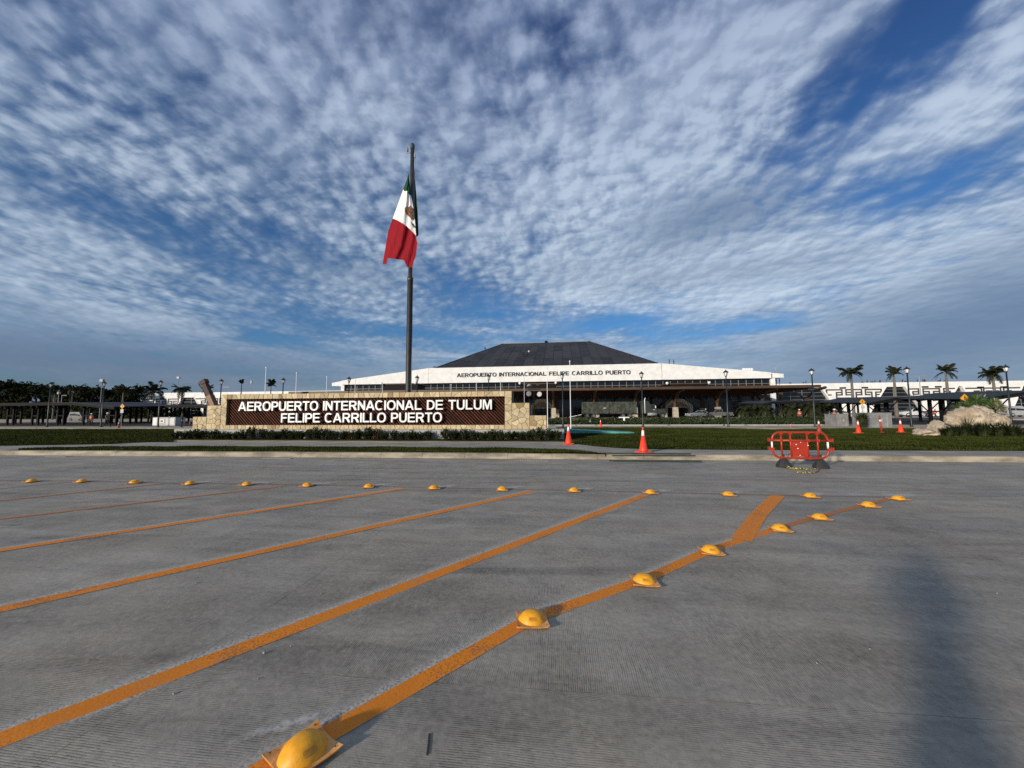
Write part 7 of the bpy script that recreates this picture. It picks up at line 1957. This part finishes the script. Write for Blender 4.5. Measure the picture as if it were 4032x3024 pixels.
person('worker in olive shirt and pale hard hat striding right past the second lamp', WALK, (at(419, 1685, 40).x, 40.0, KZ - .01), R(100), 'shirt_green', 'dark_cloth', 'helmet_white')
person('dark figure standing between the cabinet and the left end of the sign wall', STAND, (at(714, 1686, 40).x, 40.0, KZ - .01), R(160), 'dark_cloth', 'dark_cloth')
person('worker in an orange vest bending among the young palms by the porch', STAND, gp(3149, 64)[:2] + (gz(64) + .03,), R(-30), 'shirt_grey', 'dark_cloth', 'helmet_white', 'vest_orange')
person('worker in an orange vest and helmet left of the smaller concrete box', STAND, (at(3287, 1655, 46).x, 46.0, gz(46)), R(15), 'shirt_grey', 'dark_cloth', 'helmet_white', 'vest_orange')
person('worker in orange under the canopy behind the boulders', WALK, gp(3683, 66)[:2] + (gz(66) + .05,), R(70), 'vest_orange', 'dark_cloth', 'helmet_white', 'vest_orange')
person('second figure in orange beside a worker under the canopy behind the boulders', BEND, gp(3664, 68)[:2] + (gz(68) + .05,), R(-60), 'vest_orange', 'dark_cloth')
person('dark figure in a white helmet beside the bed of the grey pickup', STAND, gp(2780, 81)[:2] + (gz(81) + .05,), R(90), 'dark_cloth', 'dark_cloth', 'helmet_white')
# roofers, small against the sky
zt_r = ztr + .0
def roofp(lab, pose, px_, Y, z_, rz=0.0, shirt='dark_cloth', hm=None): person(lab, pose, (at(px_, 1500, Y).x, Y, z_), rz, shirt, 'dark_cloth', hm, None, 'workers on the roofs')
roofp('worker kneeling over the left corner of the roof where the fascia levels out', BEND, 1706, YF + 2.2, ztop - .45, R(90))
hz_ = lambda px_, f_: onroof(RB0.x + (RT0.x - RB0.x) * f_, f_)
pz_ = hz_(0, .64); person('worker bending on the left hip of the dark roof', BEND, (pz_.x + 1.0, pz_.y, pz_.z + .1), R(-100), 'dark_cloth', 'dark_cloth', None, None, 'workers on the roofs')
pz_ = onroof(at(2083, 1405, YF + 18).x, .40); person('worker in a white shirt standing on the dark roof slope', STAND, (pz_.x, pz_.y, pz_.z + .1), R(180), 'white_cloth', 'dark_cloth', None, None, 'workers on the roofs')
pz_ = onroof(at(2061, 1408, YF + 18).x, .38); person('dark worker bending on the roof slope beside the one in white', BEND, (pz_.x, pz_.y, pz_.z + .1), R(60), 'dark_cloth', 'dark_cloth', None, None, 'workers on the roofs')
def zfas(px_): return float(np.interp(px_, [2605, 3035], [FTOP[2][1], FTOP[3][1]]))
roofp('left one of two workers standing on the sloping right part of the fascia', STAND, 2638, YF + 1.5, zfas(2638) - .3, R(60))
roofp('right one of two workers on the sloping fascia, pulling a rope', ARMUP, 2656, YF + 1.5, zfas(2656) - .3, R(-120))
for i, (px_, pose) in enumerate(((3047, STAND), (3056, STAND), (3069, ARMUP))): roofp('dark worker standing under the right roof slab, %s' % ['nearest its pier', 'in the middle of three', 'at its outer end with an arm raised'][i], pose, px_, YPB + 1.5 + .3 * i, zpb_ + .7 if False else 9.1, R(30 * i))
rl = [(3115, BEND, 'crouching alone just right of the porch end'), (3161, BEND, 'bending, left one of a pair above the first fret panel'), (3173, STAND, 'standing, right one of a pair above the first fret panel'), (3398, BEND, 'bending left of a group above the second vent slit'), (3414, ARMUP, 'with an arm raised above the second vent slit'), (3427, BEND, 'crouching in the middle of the group right of the first tall palm'), (3445, STAND, 'slender, right of the group by the first tall palm'), (3465, STAND, 'standing alone right of the group by the first tall palm'),
      (3553, ARMUP, 'waving both arms right of the second tall palm'), (3566, BEND, 'stooping right of the waving one'), (3612, STAND, 'left of the T shaped street light'), (3634, STAND, 'right of the T shaped street light'), (3641, STAND, 'beside another right of the T shaped street light'), (3690, BEND, 'stooping left of the third tall palm'), (3702, STAND, 'standing left of the third tall palm'), (3715, BEND, 'close to the trunk of the third tall palm')]
for i, (px_, pose, lab) in enumerate(rl): roofp('dark roof worker ' + lab, pose, px_, YWG + 1.6, ztr - .75, random.uniform(-1.5, 1.5))
# the photographer, standing just behind the camera: throws the soft shadow on the slab
person('photographer in dark clothes standing behind the camera holding a phone', HOLD, tuple(CM.to_3x3() @ Vector((-.58, 0, .72)))[:2] + (0,), R(180 + 7.4 - 20), 'dark_cloth', 'dark_cloth')
